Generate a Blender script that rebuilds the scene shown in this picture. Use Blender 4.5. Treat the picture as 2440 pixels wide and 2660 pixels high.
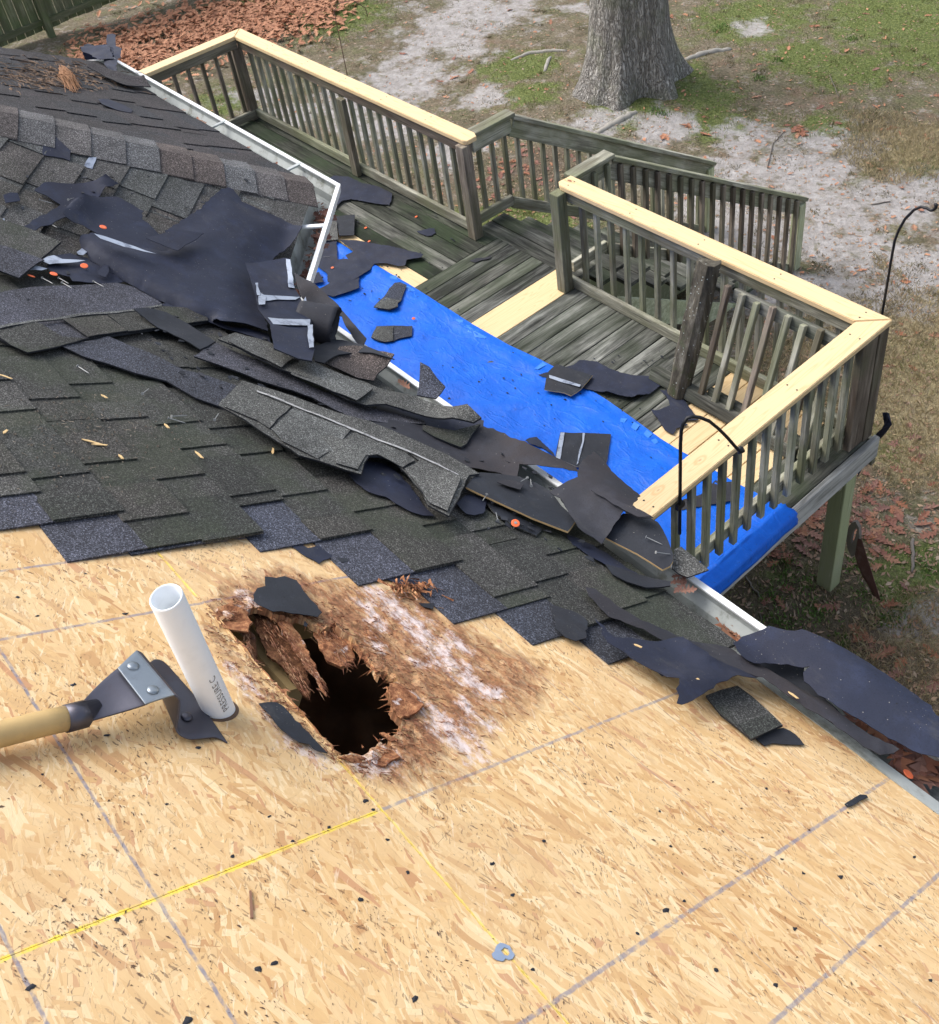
import bpy, bmesh, math, random
import numpy as np
from mathutils import Vector, Matrix, noise
from mathutils.geometry import delaunay_2d_cdt

R_ = math.radians
rnd = random.Random(11)
scn = bpy.context.scene
for o in list(bpy.data.objects):
    bpy.data.objects.remove(o)
col = scn.collection

# ------------------------------------------------------------------ camera
CZ = 6.3                                   # eye height above the yard
CAMR = ((0.6491799430951843, 0.7506975273681744, -0.12255049525090578),
        (0.4323250893132703, -0.4967180078693585, -0.7525730780519381),
        (-0.6258277867218792, 0.4355736941799916, -0.6470047436496809))   # rows: right, down, forward
FPX, CX, PY, IW, IH = 2779.7, 1220.0, 975.5, 2440.0, 2660.0
cam = bpy.data.cameras.new('camera')
cam.sensor_fit = 'HORIZONTAL'
cam.sensor_width = 36.0
cam.lens = 36.0 * FPX / IW
cam.shift_y = -(IH / 2 - PY) / IW
cam.clip_start, cam.clip_end = 0.05, 800
camo = bpy.data.objects.new('camera', cam)
col.objects.link(camo)
r, d, f = [Vector(v) for v in CAMR]
m = Matrix((r, -d, -f)).transposed().to_4x4()
m.translation = (0, 0, CZ)
camo.matrix_world = m
scn.camera = camo

# ------------------------------------------------------------------ light: bright overcast
SUN_EL, SUN_AZ = 52.0, 205.0               # azimuth measured from +X towards +Y of the direction the light comes from
world = bpy.data.worlds.new('World')
scn.world = world
world.use_nodes = True
wn = world.node_tree
sky = wn.nodes.new('ShaderNodeTexSky')
sky.sky_type = 'NISHITA'
sky.sun_disc = False
sky.sun_elevation = R_(SUN_EL)
sky.sun_rotation = R_(90 - SUN_AZ)
sky.air_density, sky.dust_density, sky.ozone_density = 1.0, 4.0, 1.0
hsv = wn.nodes.new('ShaderNodeHueSaturation')
hsv.inputs['Saturation'].default_value = 0.60
wn.links.new(sky.outputs[0], hsv.inputs['Color'])
wn.links.new(hsv.outputs[0], wn.nodes['Background'].inputs[0])
wn.nodes['Background'].inputs[1].default_value = 0.15
sl = bpy.data.lights.new('sun', 'SUN')
sl.energy = 1.1
sl.angle = R_(40)
sl.color = (1.0, 0.985, 0.96)
so = bpy.data.objects.new('sun', sl)
col.objects.link(so)
a, e = R_(SUN_AZ), R_(SUN_EL)
so.rotation_euler = Vector((-math.cos(a) * math.cos(e), -math.sin(a) * math.cos(e), -math.sin(e))).to_track_quat('-Z', 'Y').to_euler()
scn.view_settings.view_transform = 'Standard'
scn.view_settings.look = 'None'
scn.view_settings.exposure = 1.0
scn.view_settings.gamma = 1.0
scn.view_settings.use_curve_mapping = False

# ------------------------------------------------------------------ measuring: photo point -> ray -> a real surface
CR = {1: (0, 0, .5411), 2: (800, 0, .5952), 3: (1340, 0, .5952), 4: (0, 500, .5411), 5: (700, 500, .5411),
      6: (1440, 700, .5411), 7: (0, 1300, .5411), 8: (500, 1400, .5411), 9: (1440, 1400, .5411), 10: (0, 1900, .6602),
      11: (1220, 1900, .6602), 12: (700, 380, .3788), 13: (1100, 800, .4329), 14: (0, 0, .3788), 15: (1300, 380, .3247),
      16: (1700, 650, .4004), 17: (1800, 1100, .3474), 18: (1500, 0, .5087), 19: (0, 300, .3247), 0: (0, 0, 1)}
EYE = Vector((0, 0, CZ))


def ray(k, x, y):
    ox, oy, s = CR[k]
    u, v = ox + x * s, oy + y * s
    return (r * ((u - CX) / FPX) + d * ((v - PY) / FPX) + f).normalized()


def at(k, x, y, X=None, Y=None, Z=None):
    q = ray(k, x, y)
    if X is not None: t = X / q.x
    elif Y is not None: t = Y / q.y
    else: t = (Z - CZ) / q.z
    return EYE + q * t


S = 0.5767443484
SC, SS, ST = math.cos(S), math.sin(S), math.tan(S)
H0 = 1.25                                  # eye to roof plane
EAVE_S = 2.40
FOOT = Vector((0, -SS, -SC)) * H0 + EYE
NR = Vector((0, SS, SC))
WR = Vector((0, SC, -SS))


def RP(x, s, h=0.0):                       # point on the main roof slope
    return FOOT + Vector((x, 0, 0)) + WR * s + NR * h


e0 = RP(0, EAVE_S)
YE, ZE = e0.y, e0.z
C0, C1, C2, C3 = (-3.16, YE), (-3.77, YE + .61), (-5.95, YE + .61), (-6.56, YE)   # eave corners of the bay


def zR(x, y): return ZE + ST * (YE - y)
def zL(x, y): return ZE + ST * (C1[1] - y)
def zM(x, y): return ZE - ST * ((x - C0[0]) * .7071 + (y - C0[1]) * .7071)
def zM2(x, y): return ZE - ST * (-(x - C3[0]) * .7071 + (y - C3[1]) * .7071)


def roof_z(x, y, k=0.0):
    bay = min(zL(x, y), zM(x, y), zM2(x, y))
    R0 = zR(x, y)
    if k <= 0: return max(R0, bay)
    hh = max(k - abs(R0 - bay), 0) / k
    return max(R0, bay) + hh * hh * k * .25


def smooth(a, b, t):
    t = max(0, min(1, (t - a) / (b - a)))
    return t * t * (3 - 2 * t)


def ground_z(x, y):
    g = .3 - .22 * smooth(4.2, 7.2, y) - .10 * smooth(7, 13, y)
    g += .03 * noise.noise((x * .5, y * .5, 3)) + .10 * math.exp(-((x + 8.9) ** 2 + (y - 8.9) ** 2) / 2.0)
    return g


ZD = CZ - 4.72                             # deck surface
def roof_surf(x, y):
    z = roof_z(x, y, .25)
    if z < ZE:                             # past the eave things lie on the gutter rim first
        dd = (ZE - z) / ST
        z = ZE + .004 - max(0, dd - .13) * ST
    return z


SURF = {'roof': roof_surf, 'deck': lambda x, y: ZD, 'ground': ground_z}


def hit(k, x, y, surf='roof', h=0.0):
    if k == 'W': return Vector((x, y, (SURF[surf] if isinstance(surf, str) else surf)(x, y) + h))
    q = ray(k, x, y)
    z = SURF[surf] if isinstance(surf, str) else surf
    t, dt = .5, .05
    def g(t):
        p = EYE + q * t
        return p.z - z(p.x, p.y) - h
    while g(t) > 0 and t < 40: t += dt
    lo, hi = t - dt, t
    for _ in range(22):
        mid = (lo + hi) / 2
        if g(mid) > 0: lo = mid
        else: hi = mid
    return EYE + q * hi


# ------------------------------------------------------------------ object helpers
def tag(o, label=None, cat=None, group=None, kind=None):
    if label: o['label'] = label
    if cat: o['category'] = cat
    if group: o['group'] = group
    if kind: o['kind'] = kind
    return o


def empty(name, loc, label=None, cat=None, group=None):
    o = bpy.data.objects.new(name, None)
    o.empty_display_size = .1
    o.location = loc
    col.objects.link(o)
    o_pos[o.name] = Matrix.Translation(loc)
    return tag(o, label, cat, group)


o_pos = {}


def mesh_obj(name, verts, faces, mt, parent=None, smoothf=False, midx=None, uvs=None, local=False):
    """verts in world coordinates (or already local to the parent)"""
    me = bpy.data.meshes.new(name)
    vs = [Vector(v) for v in verts]
    cen = Vector((0, 0, 0))
    if parent is None and not local:
        cen = sum(vs, Vector()) / max(1, len(vs))
        vs = [v - cen for v in vs]
    elif parent is not None and not local:
        inv = o_pos[parent.name].inverted()
        vs = [inv @ v for v in vs]
    me.from_pydata([tuple(v) for v in vs], [], faces)
    for mm in (mt if isinstance(mt, (list, tuple)) else [mt]): me.materials.append(mm)
    if midx:
        me.polygons.foreach_set('material_index', midx)
    if smoothf: me.polygons.foreach_set('use_smooth', [True] * len(me.polygons))
    if uvs:
        ul = me.uv_layers.new(name='UVMap')
        for l in me.loops: ul.data[l.index].uv = uvs[l.vertex_index]
    me.update()
    o = bpy.data.objects.new(name, me)
    col.objects.link(o)
    if parent is not None: o.parent = parent
    else: o.location = cen
    o_pos[o.name] = Matrix.Translation(cen) if parent is None else o_pos[parent.name].copy()
    return o


class MB:
    """collects shapes in world coordinates; build() links them as one mesh"""
    def __init__(s): s.v, s.f, s.mi = [], [], []

    def add(s, vs, fs, mi=0):
        n = len(s.v)
        s.v += [Vector(v) for v in vs]
        s.f += [tuple(i + n for i in q) for q in fs]
        s.mi += [mi] * len(fs)
        return s

    def box(s, lo, hi, M=None, mi=0, bev=0.0):
        x0, y0, z0 = lo; x1, y1, z1 = hi
        vs = [Vector(p) for p in ((x0, y0, z0), (x1, y0, z0), (x1, y1, z0), (x0, y1, z0), (x0, y0, z1), (x1, y0, z1), (x1, y1, z1), (x0, y1, z1))]
        if M is not None: vs = [M @ v for v in vs]
        return s.add(vs, [(0, 3, 2, 1), (4, 5, 6, 7), (0, 1, 5, 4), (1, 2, 6, 5), (2, 3, 7, 6), (3, 0, 4, 7)], mi)

    def tube(s, path, rad, n=8, cap=True, mi=0):
        P = [Vector(p) for p in path]
        rr = rad if isinstance(rad, (list, tuple)) else [rad] * len(P)
        vs, fs = [], []
        up = None
        for i, p in enumerate(P):
            t = (P[min(i + 1, len(P) - 1)] - P[max(i - 1, 0)]).normalized()
            if up is None:
                up = t.orthogonal().normalized()
            up = (up - t * up.dot(t)).normalized()
            b = t.cross(up)
            for j in range(n):
                a = 2 * math.pi * j / n
                vs.append(p + (up * math.cos(a) + b * math.sin(a)) * rr[i])
        for i in range(len(P) - 1):
            for j in range(n):
                fs.append((i * n + j, i * n + (j + 1) % n, (i + 1) * n + (j + 1) % n, (i + 1) * n + j))
        if cap:
            fs.append(tuple(range(n))[::-1])
            fs.append(tuple((len(P) - 1) * n + j for j in range(n)))
        return s.add(vs, fs, mi)

    def prism(s, poly, vec, mi=0):
        n = len(poly)
        vs = [Vector(p) for p in poly] + [Vector(p) + Vector(vec) for p in poly]
        fs = [tuple(range(n))[::-1], tuple(range(n, 2 * n))] + [(i, (i + 1) % n, n + (i + 1) % n, n + i) for i in range(n)]
        return s.add(vs, fs, mi)

    def build(s, name, mt, parent=None, smoothf=False):
        return mesh_obj(name, s.v, s.f, mt, parent, smoothf, s.mi if any(s.mi) else None)


def basis(o, x, y, z):
    M = Matrix((Vector(x).normalized(), Vector(y).normalized(), Vector(z).normalized())).transposed().to_4x4()
    M.translation = o
    return M


# ------------------------------------------------------------------ materials
class NT:
    def __init__(s, name, rough=.8, spec=.4):
        s.m = bpy.data.materials.new(name)
        s.m.use_nodes = True
        s.t = s.m.node_tree
        s.b = s.t.nodes['Principled BSDF']
        s.b.inputs['Roughness'].default_value = rough
        s.b.inputs['Specular IOR Level'].default_value = spec
        s.tc = s.t.nodes.new('ShaderNodeTexCoord')
        s.obj = s.tc.outputs['Object']

    def n(s, typ, **k):
        q = s.t.nodes.new(typ)
        for a, v in k.items(): setattr(q, a, v)
        return q

    def link(s, a, b): s.t.links.new(a, b)

    def put(s, sock, v):
        if hasattr(v, 'links') or isinstance(v, bpy.types.NodeSocket): s.link(v, sock)
        elif isinstance(v, (int, float)) and sock.type in ('RGBA',): sock.default_value = (v, v, v, 1)
        elif isinstance(v, (tuple, list)) and sock.type == 'RGBA': sock.default_value = (*v[:3], 1)
        else: sock.default_value = v

    def math(s, op, a, b=0.0, clamp=False):
        q = s.n('ShaderNodeMath', operation=op, use_clamp=clamp)
        s.put(q.inputs[0], a); s.put(q.inputs[1], b)
        return q.outputs[0]

    def mix(s, fac, a, b, bt='MIX'):
        q = s.n('ShaderNodeMix', data_type='RGBA', blend_type=bt)
        s.put(q.inputs[0], fac); s.put(q.inputs[6], a); s.put(q.inputs[7], b)
        return q.outputs[2]

    def map(s, vec, scale=(1, 1, 1), rot=(0, 0, 0), loc=(0, 0, 0)):
        q = s.n('ShaderNodeMapping')
        s.link(vec, q.inputs[0])
        s.put(q.inputs['Scale'], scale); s.put(q.inputs['Rotation'], rot); s.put(q.inputs['Location'], loc)
        return q.outputs[0]

    def noise(s, vec, scale, detail=4, rough=.55, dist=0.0, color=False):
        q = s.n('ShaderNodeTexNoise')
        s.link(vec, q.inputs['Vector'])
        q.inputs['Scale'].default_value = scale
        q.inputs['Detail'].default_value = detail
        q.inputs['Roughness'].default_value = rough
        q.inputs['Distortion'].default_value = dist
        return q.outputs['Color' if color else 'Fac']

    def vor(s, vec, scale, feature='F1', metric='EUCLIDEAN', out='Distance', rnd_=1.0):
        q = s.n('ShaderNodeTexVoronoi', feature=feature)
        if feature != 'DISTANCE_TO_EDGE': q.distance = metric
        s.link(vec, q.inputs['Vector'])
        q.inputs['Scale'].default_value = scale
        q.inputs['Randomness'].default_value = rnd_
        return q.outputs[out]

    def ramp(s, fac, stops, interp='LINEAR'):
        q = s.n('ShaderNodeValToRGB')
        q.color_ramp.interpolation = interp
        el = q.color_ramp.elements
        while len(el) < len(stops): el.new(.5)
        for i, (p, c) in enumerate(stops):
            el[i].position = p
            el[i].color = (*c, 1) if isinstance(c, (tuple, list)) else (c, c, c, 1)
        s.put(q.inputs[0], fac)
        return q.outputs[0]

    def step(s, v, a, b): # smooth mask
        q = s.n('ShaderNodeMapRange', interpolation_type='SMOOTHSTEP')
        s.put(q.inputs[0], v); q.inputs[1].default_value = a; q.inputs[2].default_value = b
        return q.outputs[0]

    def attr(s, name, out='Fac'):
        q = s.n('ShaderNodeAttribute', attribute_name=name)
        return q.outputs[out]

    def rand(s): return s.n('ShaderNodeObjectInfo').outputs['Random']

    def sep(s, v):
        q = s.n('ShaderNodeSeparateXYZ'); s.link(v, q.inputs[0]); return q.outputs

    def comb(s, x=0.0, y=0.0, z=0.0):
        q = s.n('ShaderNodeCombineXYZ')
        s.put(q.inputs[0], x); s.put(q.inputs[1], y); s.put(q.inputs[2], z)
        return q.outputs[0]

    def vadd(s, a, b):
        q = s.n('ShaderNodeVectorMath', operation='ADD'); s.put(q.inputs[0], a); s.put(q.inputs[1], b); return q.outputs[0]

    def vscale(s, a, k):
        q = s.n('ShaderNodeVectorMath', operation='SCALE'); s.put(q.inputs[0], a); s.put(q.inputs[3], k); return q.outputs[0]

    def bump(s, h, dist=.002, strength=1.0):
        q = s.n('ShaderNodeBump')
        q.inputs['Strength'].default_value = strength
        q.inputs['Distance'].default_value = dist
        s.put(q.inputs['Height'], h)
        s.link(q.outputs[0], s.b.inputs['Normal'])

    def done(s, colr=None, rough=None):
        if colr is not None: s.put(s.b.inputs['Base Color'], colr)
        if rough is not None: s.put(s.b.inputs['Roughness'], rough)
        return s.m


def m_osb():
    t = NT('strand_board', .75, .25)
    uv = t.tc.outputs['UV']
    c = None
    hgt = None
    P = [(.69, .49, .255), (.60, .385, .175), (.50, .29, .12), (.76, .60, .365), (.42, .215, .085)]
    warp = t.vscale(t.noise(uv, 9, 2, color=True), .03)
    uvw = t.vadd(uv, warp)
    c = t.mix(t.noise(uv, 40, 3), (.56, .375, .185), (.66, .475, .26))
    for i, (ang, wd, ln, thr) in enumerate(((75, .022, .065, .20), (5, .015, .085, .35), (-28, .021, .10, .40), (24, .009, .045, .45), (-8, .026, .14, .55), (-55, .011, .05, .60), (10, .006, .035, .5), (-18, .014, .10, .58))):
        v = t.map(uvw, (1 / ln, 1 / wd, 1), (0, 0, 0), (i * 7.3, i * 3.1, i * 1.7)) if ang == 0 else None
        q = t.map(t.map(uvw, rot=(0, 0, R_(ang)), loc=(i * 3.3, i * 1.9, 0)), (1 / ln, 1 / wd, 1))
        vn = t.n('ShaderNodeTexVoronoi', feature='F1', distance='CHEBYCHEV')
        t.link(q, vn.inputs['Vector']); vn.inputs['Scale'].default_value = 1.0
        rgb = t.n('ShaderNodeSeparateColor'); t.link(vn.outputs['Color'], rgb.inputs[0])
        inside = t.step(vn.outputs['Distance'], .50, .46)
        mask = t.math('MULTIPLY', t.math('GREATER_THAN', rgb.outputs[0], thr), inside)
        fc = t.ramp(rgb.outputs[1], [(0, P[0]), (.3, P[1]), (.5, P[3]), (.66, P[1]), (.76, P[2]), (.84, P[0]), (.95, P[4]), (.985, (.48, .25, .13))])
        grain = t.noise(t.map(q, (.8, 9, 1)), 2.0, 4, .75)
        fc = t.mix(t.math('MULTIPLY', t.step(grain, .42, .72), .45), fc, (.50, .32, .155), 'MIX')
        fc = t.mix(.06, fc, (.64, .45, .23))
        c = t.mix(mask, c, fc)
        h = t.math('MULTIPLY', mask, rgb.outputs[2])
        hgt = h if hgt is None else t.math('MAXIMUM', hgt, h)
    # dark resin specks and short splinters
    for sc, an, th, fa in ((70, 20, .20, .85), (45, -25, .15, .9), (110, 40, .25, .7)):
        q = t.map(t.map(t.vadd(uvw, t.vscale(t.noise(uv, 160, 2, color=True), .006)), rot=(0, 0, R_(an))), (.75, 3.6, 1))
        vn = t.n('ShaderNodeTexVoronoi'); t.link(q, vn.inputs['Vector']); vn.inputs['Scale'].default_value = sc
        rgb = t.n('ShaderNodeSeparateColor'); t.link(vn.outputs['Color'], rgb.inputs[0])
        msk = t.math('MULTIPLY', t.math('LESS_THAN', vn.outputs['Distance'], t.math('MULTIPLY', rgb.outputs[2], th * 2)), t.math('GREATER_THAN', rgb.outputs[0], .72))
        clus = t.step(t.noise(uv, 5, 3), .38, .62)
        c = t.mix(t.math('MULTIPLY', t.math('MULTIPLY', msk, clus), fa), c, (.10, .05, .03))
    thin = t.noise(t.map(t.map(uvw, rot=(0, 0, R_(-10))), (9, 90, 1)), 1.0, 4, .7)
    c = t.mix(t.math('MULTIPLY', t.step(thin, .60, .70), .55), c, (.30, .165, .075))
    c = t.mix(t.math('MULTIPLY', t.step(t.noise(t.map(t.map(uvw, rot=(0, 0, R_(35))), (14, 110, 1)), 1.0, 3, .6), .62, .70), .4), c, (.86, .76, .58))
    c = t.mix(t.math('MULTIPLY', t.step(t.noise(uv, 2.6, 4, .6), .42, .66), .16), c, (.74, .60, .38))
    c = t.mix(t.math('MULTIPLY', t.step(t.noise(t.map(uv, loc=(4, 4, 0)), 3.3, 6, .7), .46, .68), .32), c, (.50, .31, .145))
    c = t.mix(t.math('MULTIPLY', t.step(t.noise(t.map(uv, loc=(1, 7, 0)), 7, 7, .75), .56, .74), .30), c, (.30, .22, .15))
    # printed nailing lines and panel edge marks
    sx = t.sep(t.vadd(uv, t.vscale(t.noise(uv, 60, 2, color=True), .004)))
    blotch = t.step(t.noise(uv, 55, 3), .25, .6)
    def line(coord, val, w, colr, fac, cond=None):
        nonlocal c
        mk = t.step(t.math('ABSOLUTE', t.math('SUBTRACT', coord, val + .002)), w, w * .45)
        mk = t.math('MULTIPLY', mk, t.math('MULTIPLY', blotch, fac))
        if cond is not None: mk = t.math('MULTIPLY', mk, cond)
        c = t.mix(mk, c, colr)
    sy = t.sep(t.vadd(uv, t.vscale(t.noise(uv, 110, 4, .75, color=True), .009)))
    low = t.math('GREATER_THAN', sx[1], 1.18)
    up = t.math('LESS_THAN', sx[1], 1.185)
    for x in (-1.720, -1.518, -.497, -.295): line(sx[0], x, .0050, (.20, .20, .25), .75)
    line(sx[0], -.905, .0045, (.22, .22, .26), .7, low)
    line(sy[0], -.9015, .0050, (.80, .62, .06), .85, up)
    seam = t.math('GREATER_THAN', t.math('ABSOLUTE', t.math('ADD', sx[0], 1.285)), .255)
    line(sy[1], 1.1850, .0036, (.80, .62, .08), .60, seam)
    for s_ in (.766, .565): line(sx[1], s_, .0038, (.20, .20, .25), .85)
    for s_, w in ((1.777, .0018), (1.98, .0018), (1.585, .0012), (2.18, .0012)): line(sx[1], s_, w, (.25, .2, .2), .6)
    # water stain, rot and white mould round the hole (stored per vertex where the board is rotten)
    rot = t.math('ADD', t.attr('rot'), t.math('MULTIPLY', t.math('SUBTRACT', t.noise(t.map(uv, (1, 2.2, 1)), 14, 6, .7), .5), 1.3))
    rotm = t.step(rot, .20, .82)
    str_ = t.noise(t.map(t.map(uv, rot=(0, 0, R_(-8))), (3.2, 20, 1)), 4, 7, .75)
    rc = t.ramp(str_, [(.30, (.045, .015, .009)), (.44, (.17, .055, .028)), (.54, (.31, .13, .06)), (.70, (.55, .31, .155))])
    vr = t.n('ShaderNodeTexVoronoi', feature='F1', distance='CHEBYCHEV')
    t.link(t.map(t.map(uvw, rot=(0, 0, R_(-14))), (30, 90, 1)), vr.inputs['Vector']); vr.inputs['Scale'].default_value = 1.0
    vs_ = t.n('ShaderNodeSeparateColor'); t.link(vr.outputs['Color'], vs_.inputs[0])
    rc = t.mix(.55, rc, t.ramp(vs_.outputs[0], [(0, (.06, .02, .011)), (.35, (.20, .062, .03)), (.65, (.33, .135, .062)), (.88, (.50, .27, .13)), (1, (.62, .42, .24))]))
    rc = t.mix(t.math('MULTIPLY', t.step(t.noise(uv, 140, 4, .7), .50, .62), .8), rc, (.05, .020, .010))
    core = t.step(rot, .62, 1.05)
    rc = t.mix(t.math('MULTIPLY', core, .5), rc, (.11, .036, .019))
    rc = t.mix(.12, rc, (.27, .095, .048))
    c = t.mix(t.math('MULTIPLY', rotm, .88), c, rc)
    mo = t.math('ADD', t.attr('mold'), t.math('MULTIPLY', t.math('SUBTRACT', t.noise(t.map(uv, (1.0, 1.7, 1)), 24, 8, .8), .5), 3.6))
    mom = t.step(mo, .45, 1.15)
    c = t.mix(t.math('MULTIPLY', mom, .78), c, t.mix(t.noise(uv, 90, 3), (.60, .48, .45), (.84, .79, .80)))
    wet = t.step(sx[1], 2.05, 2.4)
    c = t.mix(t.math('MULTIPLY', t.math('MULTIPLY', wet, t.step(t.noise(uv, 5, 4), .45, .7)), .35), c, (.38, .27, .15))
    hh = t.math('ADD', t.math('MULTIPLY', hgt, .5), t.math('MULTIPLY', rotm, t.noise(uv, 90, 5, .7)))
    t.bump(hh, .0022, .8)
    return t.done(c)


def m_rot_fiber(name='rotten_strands', k=1.0):
    t = NT(name, .9, .15)
    n = t.noise(t.map(t.obj, (1, 1, .35)), 60, 6, .7)
    c = t.ramp(n, [(.25, (.05, .02, .01)), (.45, (.22, .09, .045)), (.6, (.42, .20, .095)), (.78, (.68, .45, .24))])
    c = t.mix(t.math('MULTIPLY', t.step(t.noise(t.obj, 25, 4), .60, .72), k), c, (.7, .62, .6))
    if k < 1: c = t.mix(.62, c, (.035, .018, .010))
    t.bump(t.noise(t.obj, 160, 4, .7), .004)
    return t.done(c)


def m_granule(name, cols, moss=.0, speck=(.45, .47, .47), blue=0):
    t = NT(name, .92, .25)
    g = t.vor(t.obj, 420, out='Color')
    gg = t.n('ShaderNodeSeparateColor'); t.link(g, gg.inputs[0])
    # per tab tint x per granule variation
    tint = t.attr('tint')
    tt = t.math('FRACT', t.math('ADD', t.math('MULTIPLY', tint, 13.3), t.math('MULTIPLY', t.rand(), 3.7)))
    base = t.ramp(tt, [(i / max(1, len(cols) - 1), q) for i, q in enumerate(cols)])
    geo = t.n('ShaderNodeNewGeometry').outputs['Position']
    patch = t.noise(geo, 3.5, 5, .6)
    base = t.mix(t.step(patch, .35, .7), t.mix(.5, base, (.03, .03, .03)), base)
    v = t.ramp(gg.outputs[0], [(0, .35), (.55, .8), (.80, 1.25), (.93, 2.0), (1.0, 3.0)])
    c = t.mix(1.0, base, v, 'MULTIPLY')
    if moss:
        mm = t.math('MULTIPLY', t.step(t.noise(geo, 4.5, 5, .6), .42, .62), moss)
        c = t.mix(mm, c, t.mix(gg.outputs[1], (.020, .028, .018), (.065, .078, .050)))
    dust = t.math('MULTIPLY', t.step(t.vor(geo, 150), .17, .10), t.step(t.noise(geo, 6, 4), .52, .68))
    c = t.mix(t.math('MULTIPLY', dust, .8), c, speck)
    t.bump(gg.outputs[2], .0016, .9)
    return t.done(c)


def m_felt(name, base, brown=.25):
    t = NT(name, .6, .38)
    geo = t.n('ShaderNodeNewGeometry').outputs['Position']
    n = t.noise(geo, 3, 4)
    c = t.mix(t.math('MULTIPLY', t.step(n, .4, .75), brown), base, (.060, .042, .034))
    c = t.mix(t.math('MULTIPLY', t.step(t.noise(geo, 13, 6, .7), .46, .72), .5), c, tuple(v * 2.1 for v in base))
    c = t.mix(t.math('MULTIPLY', t.step(t.noise(geo, 240, 3, .7), .52, .68), .45), c, tuple(v * .35 for v in base))
    c = t.mix(t.math('MULTIPLY', t.step(t.noise(t.map(geo, (1, 2.5, 1)), 5, 7, .78), .54, .70), .28), c, (.075, .072, .068))
    c = t.mix(t.math('MULTIPLY', t.step(t.vor(geo, 38), .06, .04), .55), c, (.34, .32, .29))
    c = t.mix(t.math('MULTIPLY', t.step(t.vor(geo, 95), .12, .07), t.math('MULTIPLY', t.step(t.noise(geo, 4, 4), .5, .6), .6)), c, (.22, .20, .17))
    c = t.mix(t.math('MULTIPLY', t.step(t.vor(geo, 23), .06, .035), .8), c, (.004, .004, .004))
    crease = t.math('ABSOLUTE', t.math('SUBTRACT', t.noise(geo, 5.5, 3, .55, .6), .5))
    cr = t.step(crease, .0, .045)
    t.bump(t.math('ADD', t.math('ADD', t.noise(geo, 11, 5), t.math('MULTIPLY', cr, .12)), t.math('MULTIPLY', t.noise(geo, 240, 2), .25)), .0028, .6)
    return t.done(c, t.math('ADD', .55, t.math('MULTIPLY', t.noise(geo, 9, 5), .35)))


def m_wood_old(name='weathered_wood', a=(.045, .045, .038), b=(.34, .33, .30), green=(.07, .085, .045), gr=.5, dark=.5, contrast=(.3, .7)):
    t = NT(name, .85, .2)
    off = t.vscale(t.comb(t.rand(), t.math('MULTIPLY', t.rand(), 3.1), t.rand()), 37.0)
    p = t.vadd(t.obj, off)
    lo = t.map(p, (1.0, 9, 9))
    n1 = t.noise(lo, 2.2, 7, .68, .3)
    n2 = t.noise(t.map(p, (2.0, 60, 60)), 2.0, 4, .7)
    rr = t.math('MULTIPLY', t.math('SUBTRACT', t.rand(), .5), .20)
    wid = t.math('MULTIPLY', t.math('SUBTRACT', t.noise(t.map(p, (.9, 3, 3)), 1.6, 3, .6), .5), .55)
    c = t.ramp(t.math('ADD', t.math('ADD', t.math('ADD', n1, wid), rr), t.math('MULTIPLY', t.math('SUBTRACT', n2, .5), .35)), [(contrast[0], a), ((contrast[0] + contrast[1]) / 2, tuple((u + v) / 2 * .75 for u, v in zip(a, b))), (contrast[1], b)])
    gm = t.math('MULTIPLY', t.step(t.noise(p, 1.9, 4, .6), .40, .62), gr)
    c = t.mix(gm, c, t.mix(n2, tuple(v * .45 for v in green), tuple(v * 1.7 for v in green)))
    crack = t.step(t.noise(t.map(p, (.8, 40, 40)), 2.4, 3, .6), .64, .70)
    c = t.mix(t.math('MULTIPLY', crack, dark), c, (.012, .011, .009))
    t.bump(t.math('ADD', n2, t.math('MULTIPLY', n1, .7)), .003, .7)
    return t.done(c)


def m_pine():
    t = NT('new_pine', .6, .3)
    off = t.vscale(t.comb(t.rand(), t.math('MULTIPLY', t.rand(), 3.1), t.rand()), 29.0)
    p = t.vadd(t.obj, off)
    q = t.map(p, (.55, 6.5, 6.5))
    ring = t.noise(q, 1.6, 2, .5, .6)
    w = t.math('FRACT', t.math('MULTIPLY', ring, 13.0))
    w = t.math('ABSOLUTE', t.math('SUBTRACT', w, .5))
    c = t.mix(t.math('MULTIPLY', t.step(w, .18, .0), .65), (.68, .50, .275), (.54, .345, .155))
    c = t.mix(t.math('MULTIPLY', t.noise(t.map(p, (2, 70, 70)), 2, 3), .35), c, (.78, .63, .38))
    kn = t.vor(t.map(p, (1, 2.2, 0)), 1.9)
    c = t.mix(t.step(kn, .055, .030), c, (.24, .10, .05))
    c = t.mix(t.math('MULTIPLY', t.step(t.math('ABSOLUTE', t.math('SUBTRACT', kn, .08)), .03, .0), .45), c, (.55, .30, .12))
    c = t.mix(t.math('MULTIPLY', t.step(t.noise(p, 5, 4), .5, .75), .25), c, (.60, .47, .28))
    t.bump(t.noise(t.map(p, (2, 70, 70)), 2, 3), .001, .5)
    return t.done(c)


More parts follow.
